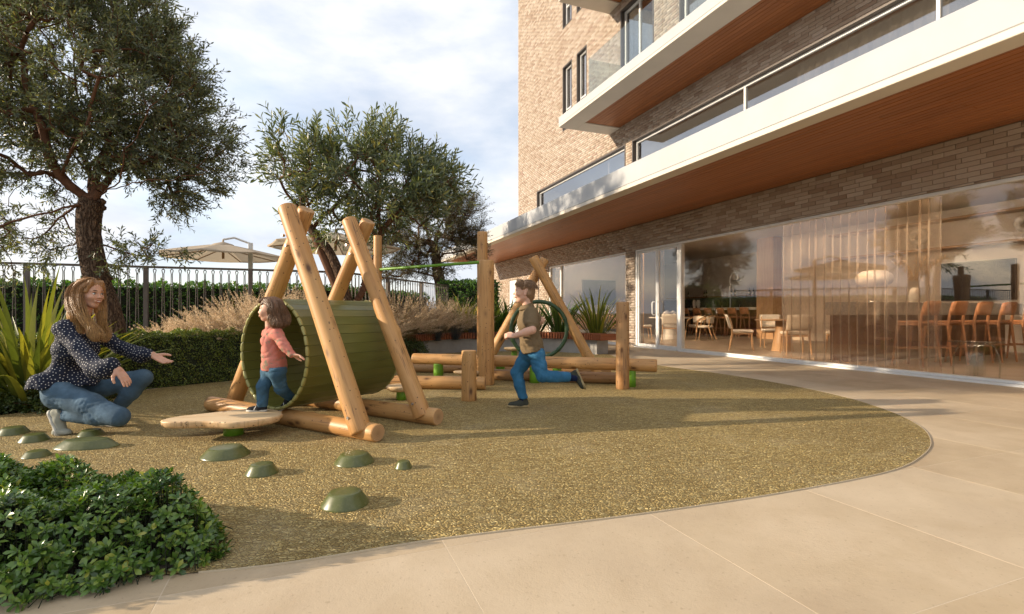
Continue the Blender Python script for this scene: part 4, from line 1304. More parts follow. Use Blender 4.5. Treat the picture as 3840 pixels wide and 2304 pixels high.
# hedges ------------------------------------------------------------
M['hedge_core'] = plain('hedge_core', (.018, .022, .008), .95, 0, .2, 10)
M['box_leaf'] = leaf_mat('box_leaf', [(0, (0.076, 0.114, 0.023)), (.5, (0.157, 0.218, 0.038)), (.9, (0.280, 0.322, 0.058)), (1, (0.426, 0.395, 0.086))], .38, .2)
M['laurel_leaf'] = leaf_mat('laurel_leaf', [(0, (0.044, 0.112, 0.022)), (.5, (0.091, 0.204, 0.041)), (.9, (0.174, 0.337, 0.066)), (1, (0.306, 0.449, 0.094))], .35, .25)
M['shrub_leaf'] = leaf_mat('shrub_leaf', [(0, (0.036, 0.065, 0.018)), (.5, (0.072, 0.115, 0.029)), (1, (0.153, 0.189, 0.054))], .4, .2)
def hedge(name, label, line, width, h, z0, n, leaf, mat, seed, group=None, lump=.035):
    rng = np.random.default_rng(seed)
    hd = thing(name, label, 'hedge', (line[0][0], line[0][1], 0), 0, group)
    o0 = np.array([line[0][0], line[0][1], 0])
    L = np.array(line, float); seg = np.diff(L, axis=0); sl = np.linalg.norm(seg, axis=1); cum = np.concatenate([[0], np.cumsum(sl)])
    def at(t_):
        i = np.clip(np.searchsorted(cum, t_, 'right') - 1, 0, len(seg) - 1)
        f = (t_ - cum[i]) / sl[i]
        p = L[i] + seg[i] * f[:, None]; tn = seg[i] / sl[i][:, None]
        return p, np.stack([-tn[:, 1], tn[:, 0]], 1), tn
    # dark solid core, added to block light coming through the leaves
    k = 40; tt = np.linspace(0, cum[-1], k); p, nn, tn = at(tt)
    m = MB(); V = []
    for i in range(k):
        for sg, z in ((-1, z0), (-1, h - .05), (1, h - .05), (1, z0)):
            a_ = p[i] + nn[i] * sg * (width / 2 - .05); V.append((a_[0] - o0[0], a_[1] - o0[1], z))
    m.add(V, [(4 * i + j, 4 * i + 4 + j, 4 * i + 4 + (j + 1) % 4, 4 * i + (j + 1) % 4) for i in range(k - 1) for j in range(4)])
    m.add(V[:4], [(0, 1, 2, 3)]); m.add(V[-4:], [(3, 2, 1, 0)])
    m.build('light_block_core', M['hedge_core'], hd)
    # leaves on the two sides, the top and the ends
    a_side = cum[-1] * (h - z0); a_top = cum[-1] * width; a_end = width * (h - z0)
    pr = np.array([a_side, a_side, a_top * 1.2, a_end, a_end]); pr /= pr.sum()
    which = rng.choice(5, n, p=pr)
    tt = rng.uniform(0, cum[-1], n); tt[which == 3] = 0; tt[which == 4] = cum[-1]
    p, nn, tn = at(tt)
    z = rng.uniform(z0, h, n); v = rng.uniform(-1, 1, n)
    v[which == 0] = -1; v[which == 1] = 1; z[which == 2] = h
    nor = np.zeros((n, 3))
    nor[:, :2] = nn * np.sign(v)[:, None]; nor[which == 2] = (0, 0, 1)
    nor[which == 3, :2] = -tn[which == 3]; nor[which == 4, :2] = tn[which == 4]
    P = np.zeros((n, 3)); P[:, :2] = p + nn * (v * width / 2)[:, None]; P[:, 2] = z
    lumps = np.sin(P[:, 0] * 9 + 1.3 * np.sin(P[:, 2] * 11)) * np.cos(P[:, 1] * 8 + P[:, 2] * 7) + .6 * np.sin(P[:, 0] * 23 + P[:, 1] * 19 + P[:, 2] * 21)
    rnd_e = np.minimum(1, np.maximum(0, (np.abs(v) - .82) / .18)) * np.minimum(1, np.maximum(0, (z - h + .07) / .07))
    P += nor * (lumps * lump - rng.exponential(.022, n) - rnd_e * .03)[:, None]
    D = unit(nor * .55 + rng.normal(size=(n, 3)) * .6 + np.array([0, 0, .25]))
    Ls = leaf[0] * rng.uniform(.6, 1.25, n)
    V, F = leaf_quads(P - o0, D, nor + rng.normal(size=(n, 3)) * .5, Ls, Ls * leaf[1], .05)
    obj('foliage', np_mesh('foliage', V, F, [mat]), hd)
    return hd
hedge('clipped_hedge', 'low clipped box hedge right of the kneeling woman', [(-5.35, 4.95), (-4.62, 5.95), (-3.85, 6.92), (-3.3, 7.35)], .44, .655, .0, 52000, (.021, .62), M['box_leaf'], 21)
hedge('garden_hedge', 'tall green hedge growing behind the metal fence', [(-9.0, 7.9), (-3.7, 10.1), (-2.7, 14.3)], .8, 1.38, 0, 42000, (.06, .5), M['laurel_leaf'], 22, None, .06)
hedge('garden_hedge', 'dark green hedge at the far end of the fence by the wall', [(-1.95, 14.25), (-.45, 14.0)], .8, 1.74, 0, 12000, (.06, .55), M['laurel_leaf'], 23, None, .06)

# foreground leafy bush ------------------------------------------------
M['pitt_leaf'] = leaf_mat('pitt_leaf', [(0, (0.047, 0.104, 0.017)), (.4, (0.088, 0.182, 0.026)), (.8, (0.157, 0.270, 0.041)), (.95, (0.255, 0.348, 0.055)), (1, (0.431, 0.418, 0.072))], .3, .2, (1, 1, .4), .6)
BUSH = thing('leafy_bush', 'low glossy-leaved bush in the lower left foreground', 'bush', (-2.4, 2.0, 0))
rng = np.random.default_rng(31)
bo = np.array([-2.4, 2.0, 0])
bush_poly = smooth_closed([(-4.2, 1.15), (-2.6, 1.32), (-1.72, 1.46), (-1.10, 1.80), (-1.16, 2.05), (-1.5, 2.28), (-2.2, 2.46), (-3.2, 2.60), (-4.2, 2.62)], 6)
bp = np.array(bush_poly)
def edge_dist(x, y):
    a = bp; b2 = np.roll(bp, -1, 0); ab = b2 - a
    tq = np.clip(((x - a[:, 0]) * ab[:, 0] + (y - a[:, 1]) * ab[:, 1]) / (ab ** 2).sum(1), 0, 1)
    return np.min(np.hypot(a[:, 0] + ab[:, 0] * tq - x, a[:, 1] + ab[:, 1] * tq - y))
ros = []
while len(ros) < 5200:
    x, y = rng.uniform(-4.2, -.95), rng.uniform(1.1, 2.65)
    if not inside(bush_poly, x, y) or (x < -2.9 and rng.random() < .6): continue
    e = edge_dist(x, y)
    hh = .235 * min(1, e / .22) ** .55 * (1 + .22 * math.sin(x * 7 + 1) * math.cos(y * 8)) + .05 * max(0, min(1, (-1.7 - x)))
    hh += .03 * math.sin(x * 19 + y * 23)
    lvl = rng.random() ** .6
    out = 1 - min(1, e / .25)
    zz = max(.02, hh * (.08 + .92 * rng.random()) if rng.random() < (.35 + .5 * out) else hh)
    # outward direction
    gx = edge_dist(x + .01, y) - e; gy = edge_dist(x, y + .01) - e
    g_ = np.array([-gx, -gy, 0]); g_ = g_ / (np.linalg.norm(g_) + 1e-6)
    ros.append((x, y, zz, *(unit(np.array([0, 0, 1.0 - .45 * out]) + g_ * out * .9 + rng.normal(size=3) * .28))))
ros = np.array(ros)
k = 9
rp = np.repeat(ros[:, :3], k, 0); rd = np.repeat(ros[:, 3:], k, 0)
az = np.tile(np.arange(k) * 2.4, len(ros)) + np.repeat(rng.uniform(0, 6.28, len(ros)), k)
s0 = np.repeat(unit(np.cross(ros[:, 3:], rng.normal(size=(len(ros), 3)))), k, 0); s1 = np.cross(rd, s0)
lay = np.tile(np.arange(k) / k, len(ros))
D = unit((s0 * np.cos(az)[:, None] + s1 * np.sin(az)[:, None]) * (1.0 - .45 * lay)[:, None] + rd * (.12 + .85 * lay)[:, None] + rng.normal(size=rd.shape) * .1)
LL = rng.uniform(.020, .039, len(rp)) * (1.1 - .35 * lay)
base_p = rp + rd * (lay * .02 - .01)[:, None]
dist = np.linalg.norm(base_p - np.array([0, 0, .9]), axis=1) - rp[:, 2] * 2.0
order = np.argsort(dist)
sel = order[:300]; rest_i = order[300:]
V, F = leaf_hex(base_p[rest_i] - bo, D[rest_i], rd[rest_i], LL[rest_i], LL[rest_i] * .44, .14)
o = obj('foliage', np_mesh('foliage', V, F, [M['pitt_leaf']], True), BUSH); o['kind'] = 'stuff'
lm = []
for vi in range(5):
    t = NT('pitt_leaf_single_%d' % vi) if False else None
V1, F1 = leaf_hex(np.zeros((1, 3)), np.array([[0, 0, 1.0]]), np.array([[0, 1.0, 0]]), [1.0], [.44], .14)
t = NT('pitt_leaf_single'); rr = t.objrand()
col = t.ramp(rr, [(0, (.024, .060, .012)), (.4, (.045, .105, .018)), (.8, (.080, .155, .028)), (1, (.13, .20, .038))]); t.base(col, .3)
M['pitt_leaf_single'] = t.m
lme = np_mesh('leaf', V1, F1, [M['pitt_leaf_single']], True)
for i in sel:
    z_ = Vector(D[i]); y_ = Vector(rd[i]); x_ = y_.cross(z_).normalized(); y2 = z_.cross(x_)
    mat = Matrix((x_, y2, z_)).transposed()
    o = bpy.data.objects.new('leaf', lme); o.rotation_mode = 'QUATERNION'; o.rotation_quaternion = mat.to_quaternion()
    o.location = Vector(base_p[i] - bo); o.scale = (LL[i],) * 3
    link(o, BUSH)
st_a = ros[:, :3] * np.array([1, 1, 0]) + rng.normal(size=(len(ros), 3)) * np.array([.03, .03, 0]) + np.array([0, 0, .01]); 
V, F = edge_tubes(st_a - bo, ros[:, :3] - bo, np.full(len(ros), .0018), np.full(len(ros), .0012), 4)
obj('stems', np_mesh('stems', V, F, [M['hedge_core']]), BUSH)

# low shrubs at the left under the sword leaves
def low_shrub(label, c, rx, ry, h, n, seed, leaf=(.03, .5), mat='shrub_leaf', group='low shrubs'):
    rng = np.random.default_rng(seed)
    s = thing('low_shrub', label, 'shrub', (c[0], c[1], 0), 0, group)
    u = rand_dirs(n, rng); u[:, 2] = np.abs(u[:, 2]); r = rng.uniform(.55, 1.0, n) ** .5 * (1 + .18 * np.sin(u[:, 0] * 7 + seed) * np.cos(u[:, 1] * 6) + .1 * np.sin(u[:, 0] * 17 + u[:, 2] * 13))
    P = u * r[:, None] * np.array([rx, ry, h])
    D = unit(u * .6 + rng.normal(size=(n, 3)) * .55 + np.array([0, 0, .3]))
    Ls = leaf[0] * rng.uniform(.6, 1.3, n)
    V, F = leaf_quads(P, D, u + rng.normal(size=(n, 3)) * .5, Ls, Ls * leaf[1], .05)
    obj('foliage', np_mesh('foliage', V, F, [M[mat]]), s)
    k = 60; V, F = edge_tubes(rng.normal(size=(k, 3)) * np.array([.02, .02, 0]), P[:k], np.full(k, .004), np.full(k, .0015), 4)
    obj('stems', np_mesh('stems', V, F, [M['branch']]), s)
low_shrub('dark low shrub at the left edge under the sword-leaved plant', (-4.95, 4.62), .5, .32, .34, 7000, 41)
low_shrub('dark low shrub behind the kneeling woman\'s shoe', (-4.35, 4.85), .42, .32, .30, 6500, 42)
low_shrub('dark low shrub between sword-leaved plant and clipped hedge', (-4.55, 5.35), .45, .4, .40, 6500, 43)
low_shrub('small dark shrub under the left end of the curved bench', (-2.05, 10.3), .35, .3, .40, 3500, 44)

# sword-leaved plants (each blade an object)
M['sword_y'] = None
def sword_mat(name, c0, c1, c2):
    t = NT(name); r = t.objrand()
    col = t.ramp(r, [(0, c0), (.55, c1), (1, c2)])
    v = t.coords(scale=(60, 60, .6)); st = t.noise(v, 1.0, 3)
    col = t.mix(t.math('MULTIPLY', st, .5), col, tuple(x * .5 for x in c0))
    t.base(col, .38)
    tr = t.new('BsdfTranslucent'); t.con(t.mix(1.0, col, (1.9, 1.8, .9), 'MULTIPLY'), tr.inputs['Color'])
    ms = t.new('MixShader'); ms.inputs[0].default_value = .35
    t.con(t.b.outputs[0], ms.inputs[1]); t.con(tr.outputs[0], ms.inputs[2]); t.con(ms.outputs[0], t.out.inputs['Surface'])
    return t.m
M['sword_y'] = sword_mat('sword_yellow', (.07, .105, .02), (.18, .20, .032), (.38, .34, .05))
M['sword_g'] = sword_mat('sword_green', (.045, .09, .02), (.09, .16, .034), (.19, .23, .05))
def blade_mesh(L, w, lean, droop, mat, twist=0.0, seg=8):
    V = []; pos = Vector((0, 0, 0)); ang = lean
    for i in range(seg + 1):
        f = i / seg
        ww = w * (.55 + 1.2 * f * (1 - f) * 1.6) * (1 - f ** 3.5) + .0008
        tw = twist * f
        sx, sy = math.cos(tw), math.sin(tw)
        V += [pos + Vector((sy * ww * .5, sx * ww * .5, ww * .16)), pos.copy(), pos + Vector((-sy * ww * .5, -sx * ww * .5, ww * .16))]
        pos = pos + Vector((math.sin(ang), 0, math.cos(ang))) * (L / seg)
        ang += droop / seg * (.4 + 1.6 * f)
    m = MB(); m.add(V, [(3 * i + j, 3 * i + 3 + j, 3 * i + 4 + j, 3 * i + 1 + j) for i in range(seg) for j in (0, 1)], 0, True)
    return m.mesh('blade', mat)
def sword_plant(label, loc, n, L, mat, seed, w=.045, spread=.55, droop=.6, group='sword-leaved plants', base_r=.06):
    rnd = random.Random(seed)
    p = thing('sword_leaf_plant', label, 'plant', loc, 0, group)
    cache = [blade_mesh(L * rnd.uniform(.6, 1.12), w * rnd.uniform(.7, 1.2), rnd.uniform(.04, spread), droop * rnd.uniform(.2, 1.5), M[mat], rnd.uniform(-1.2, 1.2)) for _ in range(12)]
    for k in range(n):
        a = k * 2.399 + rnd.uniform(-.3, .3)
        r = base_r * math.sqrt(rnd.random())
        o = obj('blade', rnd.choice(cache), p, (r * math.cos(a), r * math.sin(a), 0), (rnd.uniform(-.08, .08), rnd.uniform(-.1, .1), a)); o.scale = (1, 1, rnd.uniform(.85, 1.08))
    return p
sword_plant('big yellow-green sword-leaved plant at the left edge', (-4.55, 4.85, 0), 165, 1.22, 'sword_y', 51, .055, .95, .75, base_r=.17)
sword_plant('green sword-leaved plant cut off by the left picture edge', (-5.25, 5.15, 0), 50, 1.15, 'sword_y', 52, .06, .7, .8, base_r=.17)
sword_plant('small yellow-green sword-leaved plant between trunk and hedge', (-4.35, 6.55, .1), 16, .85, 'sword_y', 53, .045, .5, .5)
for i, (x, y, lab, L, mt) in enumerate(((-1.05, 12.2, 'sword-leaved plant left of the tall posts behind the bench', 1.25, 'sword_y'), (-.1, 12.75, 'sword-leaved plant right of the tall posts behind the bench', 1.05, 'sword_g'),
    (.55, 12.6, 'sword-leaved plant seen through the green hoop', .95, 'sword_g'), (1.15, 12.35, 'sword-leaved plant right of centre in the green hoop', 1.0, 'sword_g'), (1.95, 11.75, 'spiky sword-leaved plant right of the hoop frame by the window', 1.15, 'sword_y'), (-.55, 12.6, 'dense sword-leaved plant directly behind the tall posts', 1.0, 'sword_g'))):
    sword_plant(lab, (x, y, .3), 64, L * 1.12, mt, 60 + i, .05, .7, .7, base_r=.16)
flat('planter_soil', [(BX + (BR + r_) * math.cos(w_), BY + (BR + r_) * math.sin(w_)) for r_, ws in ((.42, np.linspace(a0 + (a1 - a0) * .08, a0 + (a1 - a0) * .94, 20)), (1.5, np.linspace(a0 + (a1 - a0) * .94, a0 + (a1 - a0) * .08, 20))) for w_ in ws], .30, M['soil'])

# grasses ------------------------------------------------------------
t = NT('plume'); r = t.island()
t.base(t.ramp(r, [(0, (.50, .35, .22)), (.5, (.68, .51, .34)), (1, (.80, .66, .48))]), .9, 0, .1)
tr = t.new('BsdfTranslucent'); tr.inputs['Color'].default_value = (.80, .63, .43, 1); ms = t.new('MixShader'); ms.inputs[0].default_value = .5
t.con(t.b.outputs[0], ms.inputs[1]); t.con(tr.outputs[0], ms.inputs[2]); t.con(ms.outputs[0], t.out.inputs['Surface']); M['plume'] = t.m
M['straw'] = leaf_mat('straw', [(0, (0.250, 0.175, 0.075)), (.6, (0.425, 0.312, 0.150)), (1, (0.200, 0.213, 0.075))], .7, .3, (1, .95, .7))
M['blue_grass'] = leaf_mat('blue_grass', [(0, (.035, .042, .048)), (.6, (.075, .088, .095)), (1, (.14, .15, .15))], .6, .2, (1, 1, 1))
def ribbons(P0, D0, L, w, droop, seg, rng, wtip=.15):
    n = len(P0); V = np.empty((n, seg + 1, 2, 3)); pos = P0.copy(); d = unit(D0.copy())
    hz = d * np.array([1, 1, 0]); hz = unit(hz + 1e-6)
    side = unit(np.cross(d, np.array([0, 0, 1.0])) + rng.normal(size=(n, 3)) * .25)
    for i in range(seg + 1):
        f = i / seg; ww = (w * (1 - f * (1 - wtip)))[:, None] * .5
        V[:, i, 0] = pos + side * ww; V[:, i, 1] = pos - side * ww
        pos = pos + d * (L / seg)[:, None]
        d = unit(d + (hz * .25 - np.array([0, 0, 1.0])) * (droop / seg * (.3 + 1.4 * f))[:, None])
    idx = np.arange(n * (seg + 1) * 2).reshape(n, seg + 1, 2)
    F = np.stack([idx[:, :-1, 0], idx[:, 1:, 0], idx[:, 1:, 1], idx[:, :-1, 1]], -1).reshape(-1, 4)
    return V.reshape(-1, 3), F
def fountain_grass(label, loc, R_, H, nb, npl, seed, group='tan fountain grasses'):
    rng = np.random.default_rng(seed)
    gthing = thing('fountain_grass', label, 'grass clump', loc, 0, group)
    az = rng.uniform(0, 2 * PI, nb); le = rng.uniform(.15, 1.0, nb)
    D = np.stack([np.cos(az) * le, np.sin(az) * le, np.full(nb, 1.0)], 1)
    P0 = np.stack([np.cos(az), np.sin(az), np.zeros(nb)], 1) * (rng.uniform(0, .14, nb))[:, None]
    V, F = ribbons(P0, D, H * rng.uniform(.7, 1.15, nb), np.full(nb, .006), rng.uniform(.3, 1.3, nb), 7, rng)
    obj('blades', np_mesh('blades', V, F, [M['straw']]), gthing)
    # plumes: stalk plus bristles
    az = rng.uniform(0, 2 * PI, npl); le = rng.uniform(.02, 1.0, npl) ** .8 * 1.35
    D = unit(np.stack([np.cos(az) * le, np.sin(az) * le, np.full(npl, 1.0)], 1))
    P0 = np.stack([np.cos(az), np.sin(az), np.zeros(npl)], 1) * (rng.uniform(0, .12, npl))[:, None]
    Ls = H * rng.uniform(.75, 1.15, npl); seg = 9
    dr = rng.uniform(.2, .95, npl)
    pos = P0.copy(); d = D.copy(); hz = unit(D * np.array([1, 1, 0]) + 1e-6)
    path = [pos.copy()]; dirs = [d.copy()]
    for i in range(seg):
        f = i / seg; pos = pos + d * (Ls / seg)[:, None]; d = unit(d + (hz * .3 - np.array([0, 0, 1.0])) * (dr / seg * (.2 + 1.6 * f))[:, None])
        path.append(pos.copy()); dirs.append(d.copy())
    path = np.array(path); dirs = np.array(dirs)
    A = path[:-1].reshape(-1, 3); Bq = path[1:].reshape(-1, 3)
    V, F = edge_tubes(A, Bq, np.full(len(A), .0016), np.full(len(A), .0013), 3)
    obj('stalks', np_mesh('stalks', V, F, [M['straw']]), gthing)
    nbri = 95
    f = rng.uniform(.0, 1.0, (npl, nbri)); fi = (seg - 3.4) + f * 3.4
    i0 = np.clip(fi.astype(int), 0, seg - 1); fr = (fi - i0)[..., None]
    pi = np.arange(npl)[:, None]
    bp_ = path[i0, pi] * (1 - fr) + path[np.minimum(i0 + 1, seg), pi] * fr
    bd = dirs[i0, pi]
    rnd_d = unit(np.cross(bd, rng.normal(size=bd.shape)))
    BD = unit(bd * .75 + rnd_d * .75)
    Lb = .050 * (1 - .75 * f ** 2) * rng.uniform(.7, 1.2, f.shape)
    V, F = leaf_quads(bp_.reshape(-1, 3), BD.reshape(-1, 3), rng.normal(size=(npl * nbri, 3)), Lb.ravel(), np.full(npl * nbri, .0056), 0)
    obj('plumes', np_mesh('plumes', V, F, [M['plume']]), gthing)
labs = ['leftmost small tan fountain grass behind the clipped hedge', 'second tan fountain grass behind the clipped hedge', 'third tan fountain grass from the left behind the hedge', 'tall tan fountain grass in the middle behind the hedge', 'tan fountain grass just left of the tunnel opening', 'tan fountain grass behind the tunnel top', 'rightmost tan fountain grass behind the tunnel']
for i, (x, y, hh_) in enumerate(((-4.75, 7.15, .62), (-4.35, 7.3, .78), (-3.98, 7.5, .98), (-3.6, 7.6, 1.10), (-3.25, 7.8, 1.08), (-2.9, 8.2, 1.0), (-2.6, 8.75, .95))):
    fountain_grass(labs[i], (x, y, .14), .4, hh_, 200, 360, 70 + i)
labs = ['tan fountain grass behind the log frame and bar, leftmost of the rear group', 'tan fountain grass in the middle of the rear group', 'tan fountain grass above the blue grass tufts', 'rightmost tan fountain grass of the rear group']
for i, (x, y) in enumerate(((-2.35, 10.3), (-1.95, 11.0), (-1.6, 11.6), (-1.35, 12.3))):
    fountain_grass(labs[i], (x, y, .22), .4, 1.02, 170, 240, 80 + i)
def tuft(label, loc, H, n, seed):
    rng = np.random.default_rng(seed)
    g_ = thing('blue_grass_tuft', label, 'grass tuft', loc, 0, 'blue grass tufts')
    az = rng.uniform(0, 2 * PI, n); le = rng.uniform(.05, 1.3, n)
    D = np.stack([np.cos(az) * le, np.sin(az) * le, np.full(n, 1.0)], 1)
    V, F = ribbons(rng.normal(size=(n, 3)) * np.array([.03, .03, 0]), D, H * rng.uniform(.7, 1.1, n), np.full(n, .0045), rng.uniform(.1, .6, n), 5, rng)
    obj('blades', np_mesh('blades', V, F, [M['blue_grass']]), g_)
for i, (x, y, lab) in enumerate(((-1.95, 10.75, 'blue-grey grass tuft at the left end of the bench'), (-1.6, 11.0, 'second blue-grey grass tuft behind the bench'), (-1.25, 11.35, 'third blue-grey grass tuft behind the bench'), (-.85, 11.75, 'blue-grey grass tuft just left of the tall posts'))):
    tuft(lab, (x, y, .3), .5, 320, 90 + i)
# ------------------------------------------------------------------ things inside the glazed room (placed in metres along the facade)
M['linen'] = plain('linen', (.60, .53, .44), .9, 0, .05, 10, .2, 200)
M['leather'] = plain('leather', (.36, .155, .065), .45, 0, .1, 9, .1, 120)
M['granite'] = plain('granite', (.30, .27, .24), .35, 0, .25, 60)
M['stone_grey'] = plain('stone_grey', (.30, .27, .24), .7, 0, .1, 8, .2, 60)
M['dark_cab'] = plain('dark_cab', (.05, .042, .038), .4, 0, .1, 4)
M['sofa_cloth'] = plain('sofa_cloth', (.40, .33, .26), .9, 0, .08, 6, .25, 90)
M['ceramic'] = plain('ceramic', (.62, .57, .50), .6, 0, .06, 7)
def at_ns(n, s, z=0.0):
    p = W(n, s); return (p.x, p.y, z)
def dining_chair():
    c = thing('dining_chair', 'x', 'chair', (0, 0, 0), 0, 'pale dining chairs')
    for sx in (-1, 1):
        m = MB(); m.tube([(sx * .235, .24, 0), (sx * .225, .21, .30), (sx * .215, .20, .43)], [.014, .019, .018], 8); m.build('leg', M['oak'], c)
        m = MB(); m.tube([(sx * .245, -.29, 0), (sx * .22, -.22, .40), (sx * .22, -.24, .62), (sx * .215, -.285, .80)], [.014, .02, .017, .014], 8); m.build('leg', M['oak'], c)
        m = MB(); m.tube([(sx * .22, .22, .40), (sx * .222, -.22, .40)], .017, 8); m.build('side_rail', M['oak'], c)
    m = MB(); m.tube([(-.22, .2, .40), (.22, .2, .40)], .016, 8); m.tube([(-.22, -.22, .40), (.22, -.22, .40)], .016, 8); m.build('cross_rail', M['oak'], c)
    m = MB(); m.box((-.245, -.22, .425), (.245, .245, .492), 0, .024); m.build('seat', M['linen'], c)
    m = MB()
    V = []; k = 9
    for j in range(5):
        for i in range(k):
            u = -1 + 2 * i / (k - 1); zz = .52 + .33 * j / 4
            for th in (0, .035):
                V.append((u * .25, -.225 - .10 * (j / 4) - .035 * (1 - u * u) - th, zz + .012 * (1 - u * u)))
    idx = lambda j, i, th: (j * k + i) * 2 + th
    F = []
    for j in range(4):
        for i in range(k - 1):
            F.append((idx(j, i, 0), idx(j, i + 1, 0), idx(j + 1, i + 1, 0), idx(j + 1, i, 0))); F.append((idx(j, i, 1), idx(j + 1, i, 1), idx(j + 1, i + 1, 1), idx(j, i + 1, 1)))
    for i in range(k - 1):
        F.append((idx(0, i, 0), idx(0, i, 1), idx(0, i + 1, 1), idx(0, i + 1, 0))); F.append((idx(4, i, 0), idx(4, i + 1, 0), idx(4, i + 1, 1), idx(4, i, 1)))
    for j in range(4):
        F.append((idx(j, 0, 0), idx(j + 1, 0, 0), idx(j + 1, 0, 1), idx(j, 0, 1))); F.append((idx(j, k - 1, 0), idx(j, k - 1, 1), idx(j + 1, k - 1, 1), idx(j + 1, k - 1, 0)))
    m.add(V, F, 0, True); m.build('backrest', M['linen'], c)
    return c
def arm_chair():
    c = thing('dining_armchair', 'x', 'chair', (0, 0, 0), 0, 'pale dining chairs')
    for sx in (-1, 1):
        m = MB(); m.tube([(sx * .27, .25, 0), (sx * .255, .2, .45), (sx * .25, .16, .64), (sx * .26, -.05, .73), (sx * .22, -.22, .79), (sx * .1, -.29, .80)], [.014, .018, .018, .018, .018, .015], 8); m.build('leg', M['oak'], c)
        m = MB(); m.tube([(sx * .30, -.30, 0), (sx * .22, -.15, .45), (sx * .23, -.2, .70)], [.013, .018, .015], 8); m.build('leg', M['oak'], c)
    m = MB(); m.lathe([(.20, .40), (.245, .425), (.25, .46), (.22, .485)], 24); m.build('seat', M['linen'], c)
    m = MB(); V = []; k = 13
    for j in range(4):
        for i in range(k):
            w = R(200) + R(140) * i / (k - 1); rr = .27 + .02 * j / 3
            V += [(rr * math.cos(w), rr * math.sin(w), .56 + .075 * j), ((rr - .03) * math.cos(w), (rr - .03) * math.sin(w), .56 + .075 * j)]
    F = []
    g_ = lambda j, i, th: (j * k + i) * 2 + th
    for j in range(3):
        for i in range(k - 1):
            F += [(g_(j, i, 0), g_(j, i + 1, 0), g_(j + 1, i + 1, 0), g_(j + 1, i, 0)), (g_(j, i, 1), g_(j + 1, i, 1), g_(j + 1, i + 1, 1), g_(j, i + 1, 1))]
    for i in range(k - 1): F += [(g_(3, i, 0), g_(3, i + 1, 0), g_(3, i + 1, 1), g_(3, i, 1)), (g_(0, i, 0), g_(0, i, 1), g_(0, i + 1, 1), g_(0, i + 1, 0))]
    m.add(V, F, 0, True); m.build('backrest', M['linen'], c)
    return c
def bar_stool():
    c = thing('bar_stool', 'x', 'stool', (0, 0, 0), 0, 'leather bar stools')
    for sx in (-1, 1):
        m = MB(); m.tube([(sx * .23, -.26, 0), (sx * .20, -.19, .70), (sx * .19, -.22, .92), (sx * .18, -.25, 1.08)], [.016, .026, .022, .014], 8); m.build('leg', M['oak_red'], c)
        m = MB(); m.tube([(sx * .22, .24, 0), (sx * .18, .16, .70)], [.015, .024], 8); m.build('leg', M['oak_red'], c)
        m = MB(); m.tube([(sx * .21, .20, .30), (sx * .215, -.22, .30)], .011, 6); m.build('foot_rail', M['oak_red'], c)
        m = MB(); m.tube([(sx * .185, .17, .70), (sx * .195, -.2, .70)], .02, 8); m.build('seat_rail', M['oak_red'], c)
    m = MB(); m.tube([(-.21, .21, .28), (.21, .21, .28)], .012, 6); m.build('foot_rail', M['oak_red'], c)
    m = MB(); m.box((-.20, -.19, .712), (.20, .19, .765), 0, .022); m.build('seat', M['leather'], c)
    m = MB(); V = []; k = 9
    for j in range(4):
        for i in range(k):
            u = -1 + 2 * i / (k - 1)
            y = -.21 - .045 * (j / 3) - .04 * (1 - u * u); cz = (1 - abs(u) ** 6 * .12)
            V += [(u * .205, y, .86 + .24 * j / 3 * cz), (u * .205, y - .028, .86 + .24 * j / 3 * cz)]
    F = []
    g_ = lambda j, i, th: (j * k + i) * 2 + th
    for j in range(3):
        for i in range(k - 1):
            F += [(g_(j, i, 0), g_(j, i + 1, 0), g_(j + 1, i + 1, 0), g_(j + 1, i, 0)), (g_(j, i, 1), g_(j + 1, i, 1), g_(j + 1, i + 1, 1), g_(j, i + 1, 1))]
    for i in range(k - 1): F += [(g_(3, i, 0), g_(3, i + 1, 0), g_(3, i + 1, 1), g_(3, i, 1)), (g_(0, i, 0), g_(0, i, 1), g_(0, i + 1, 1), g_(0, i + 1, 0))]
    for j in range(3): F += [(g_(j, 0, 0), g_(j + 1, 0, 0), g_(j + 1, 0, 1), g_(j, 0, 1)), (g_(j, k - 1, 0), g_(j, k - 1, 1), g_(j + 1, k - 1, 1), g_(j + 1, k - 1, 0))]
    m.add(V, F, 0, True); m.build('backrest', M['leather'], c)
    return c
M['oak_red'] = wood_mat('oak_red', (.27, .115, .05), (.36, .165, .075), (.44, .22, .11), .42, 'Z')
def place(proto, first, n, s, face, label):
    o = proto if first else copy_tree(proto)
    o.location = at_ns(n, s); o.rotation_euler = (0, 0, face + BANG); o['label'] = label
    return o
# chairs face +y locally; +y is 'along the facade, away'
ch = dining_chair()
def toward(n, s, tn, ts): return math.atan2(ts - s, tn - n) - PI / 2
T2 = (10.35, 8.95); T1 = (11.4, 14.4)
for i, (n, s, lab) in enumerate(((9.72, 9.55, 'pale dining chair nearest the glass left of the sheer curtain'), (11.05, 9.85, 'pale dining chair on the far side of the round wooden table'), (9.85, 8.2, 'pale dining chair behind the left edge of the sheer curtain'), (11.0, 8.05, 'pale dining chair furthest behind the sheer curtain'))):
    place(ch, i == 0, n, s, toward(n, s, *T2), lab)
for n, s, lab in ((10.75, 13.55, 'pale dining chair seen through the right glass door leaf'), (10.6, 14.75, 'pale dining chair seen through the left glass door leaf')):
    place(ch, False, n, s, toward(n, s, *T1), lab)
ac = arm_chair()
for i, (n, s, lab) in enumerate(((12.1, 13.45, 'rounded wooden armchair right of the white door post'), (12.55, 14.4, 'rounded wooden armchair at the far side of the pale table'))):
    place(ac, i == 0, n, s, toward(n, s, *T1), lab)
bs = bar_stool()
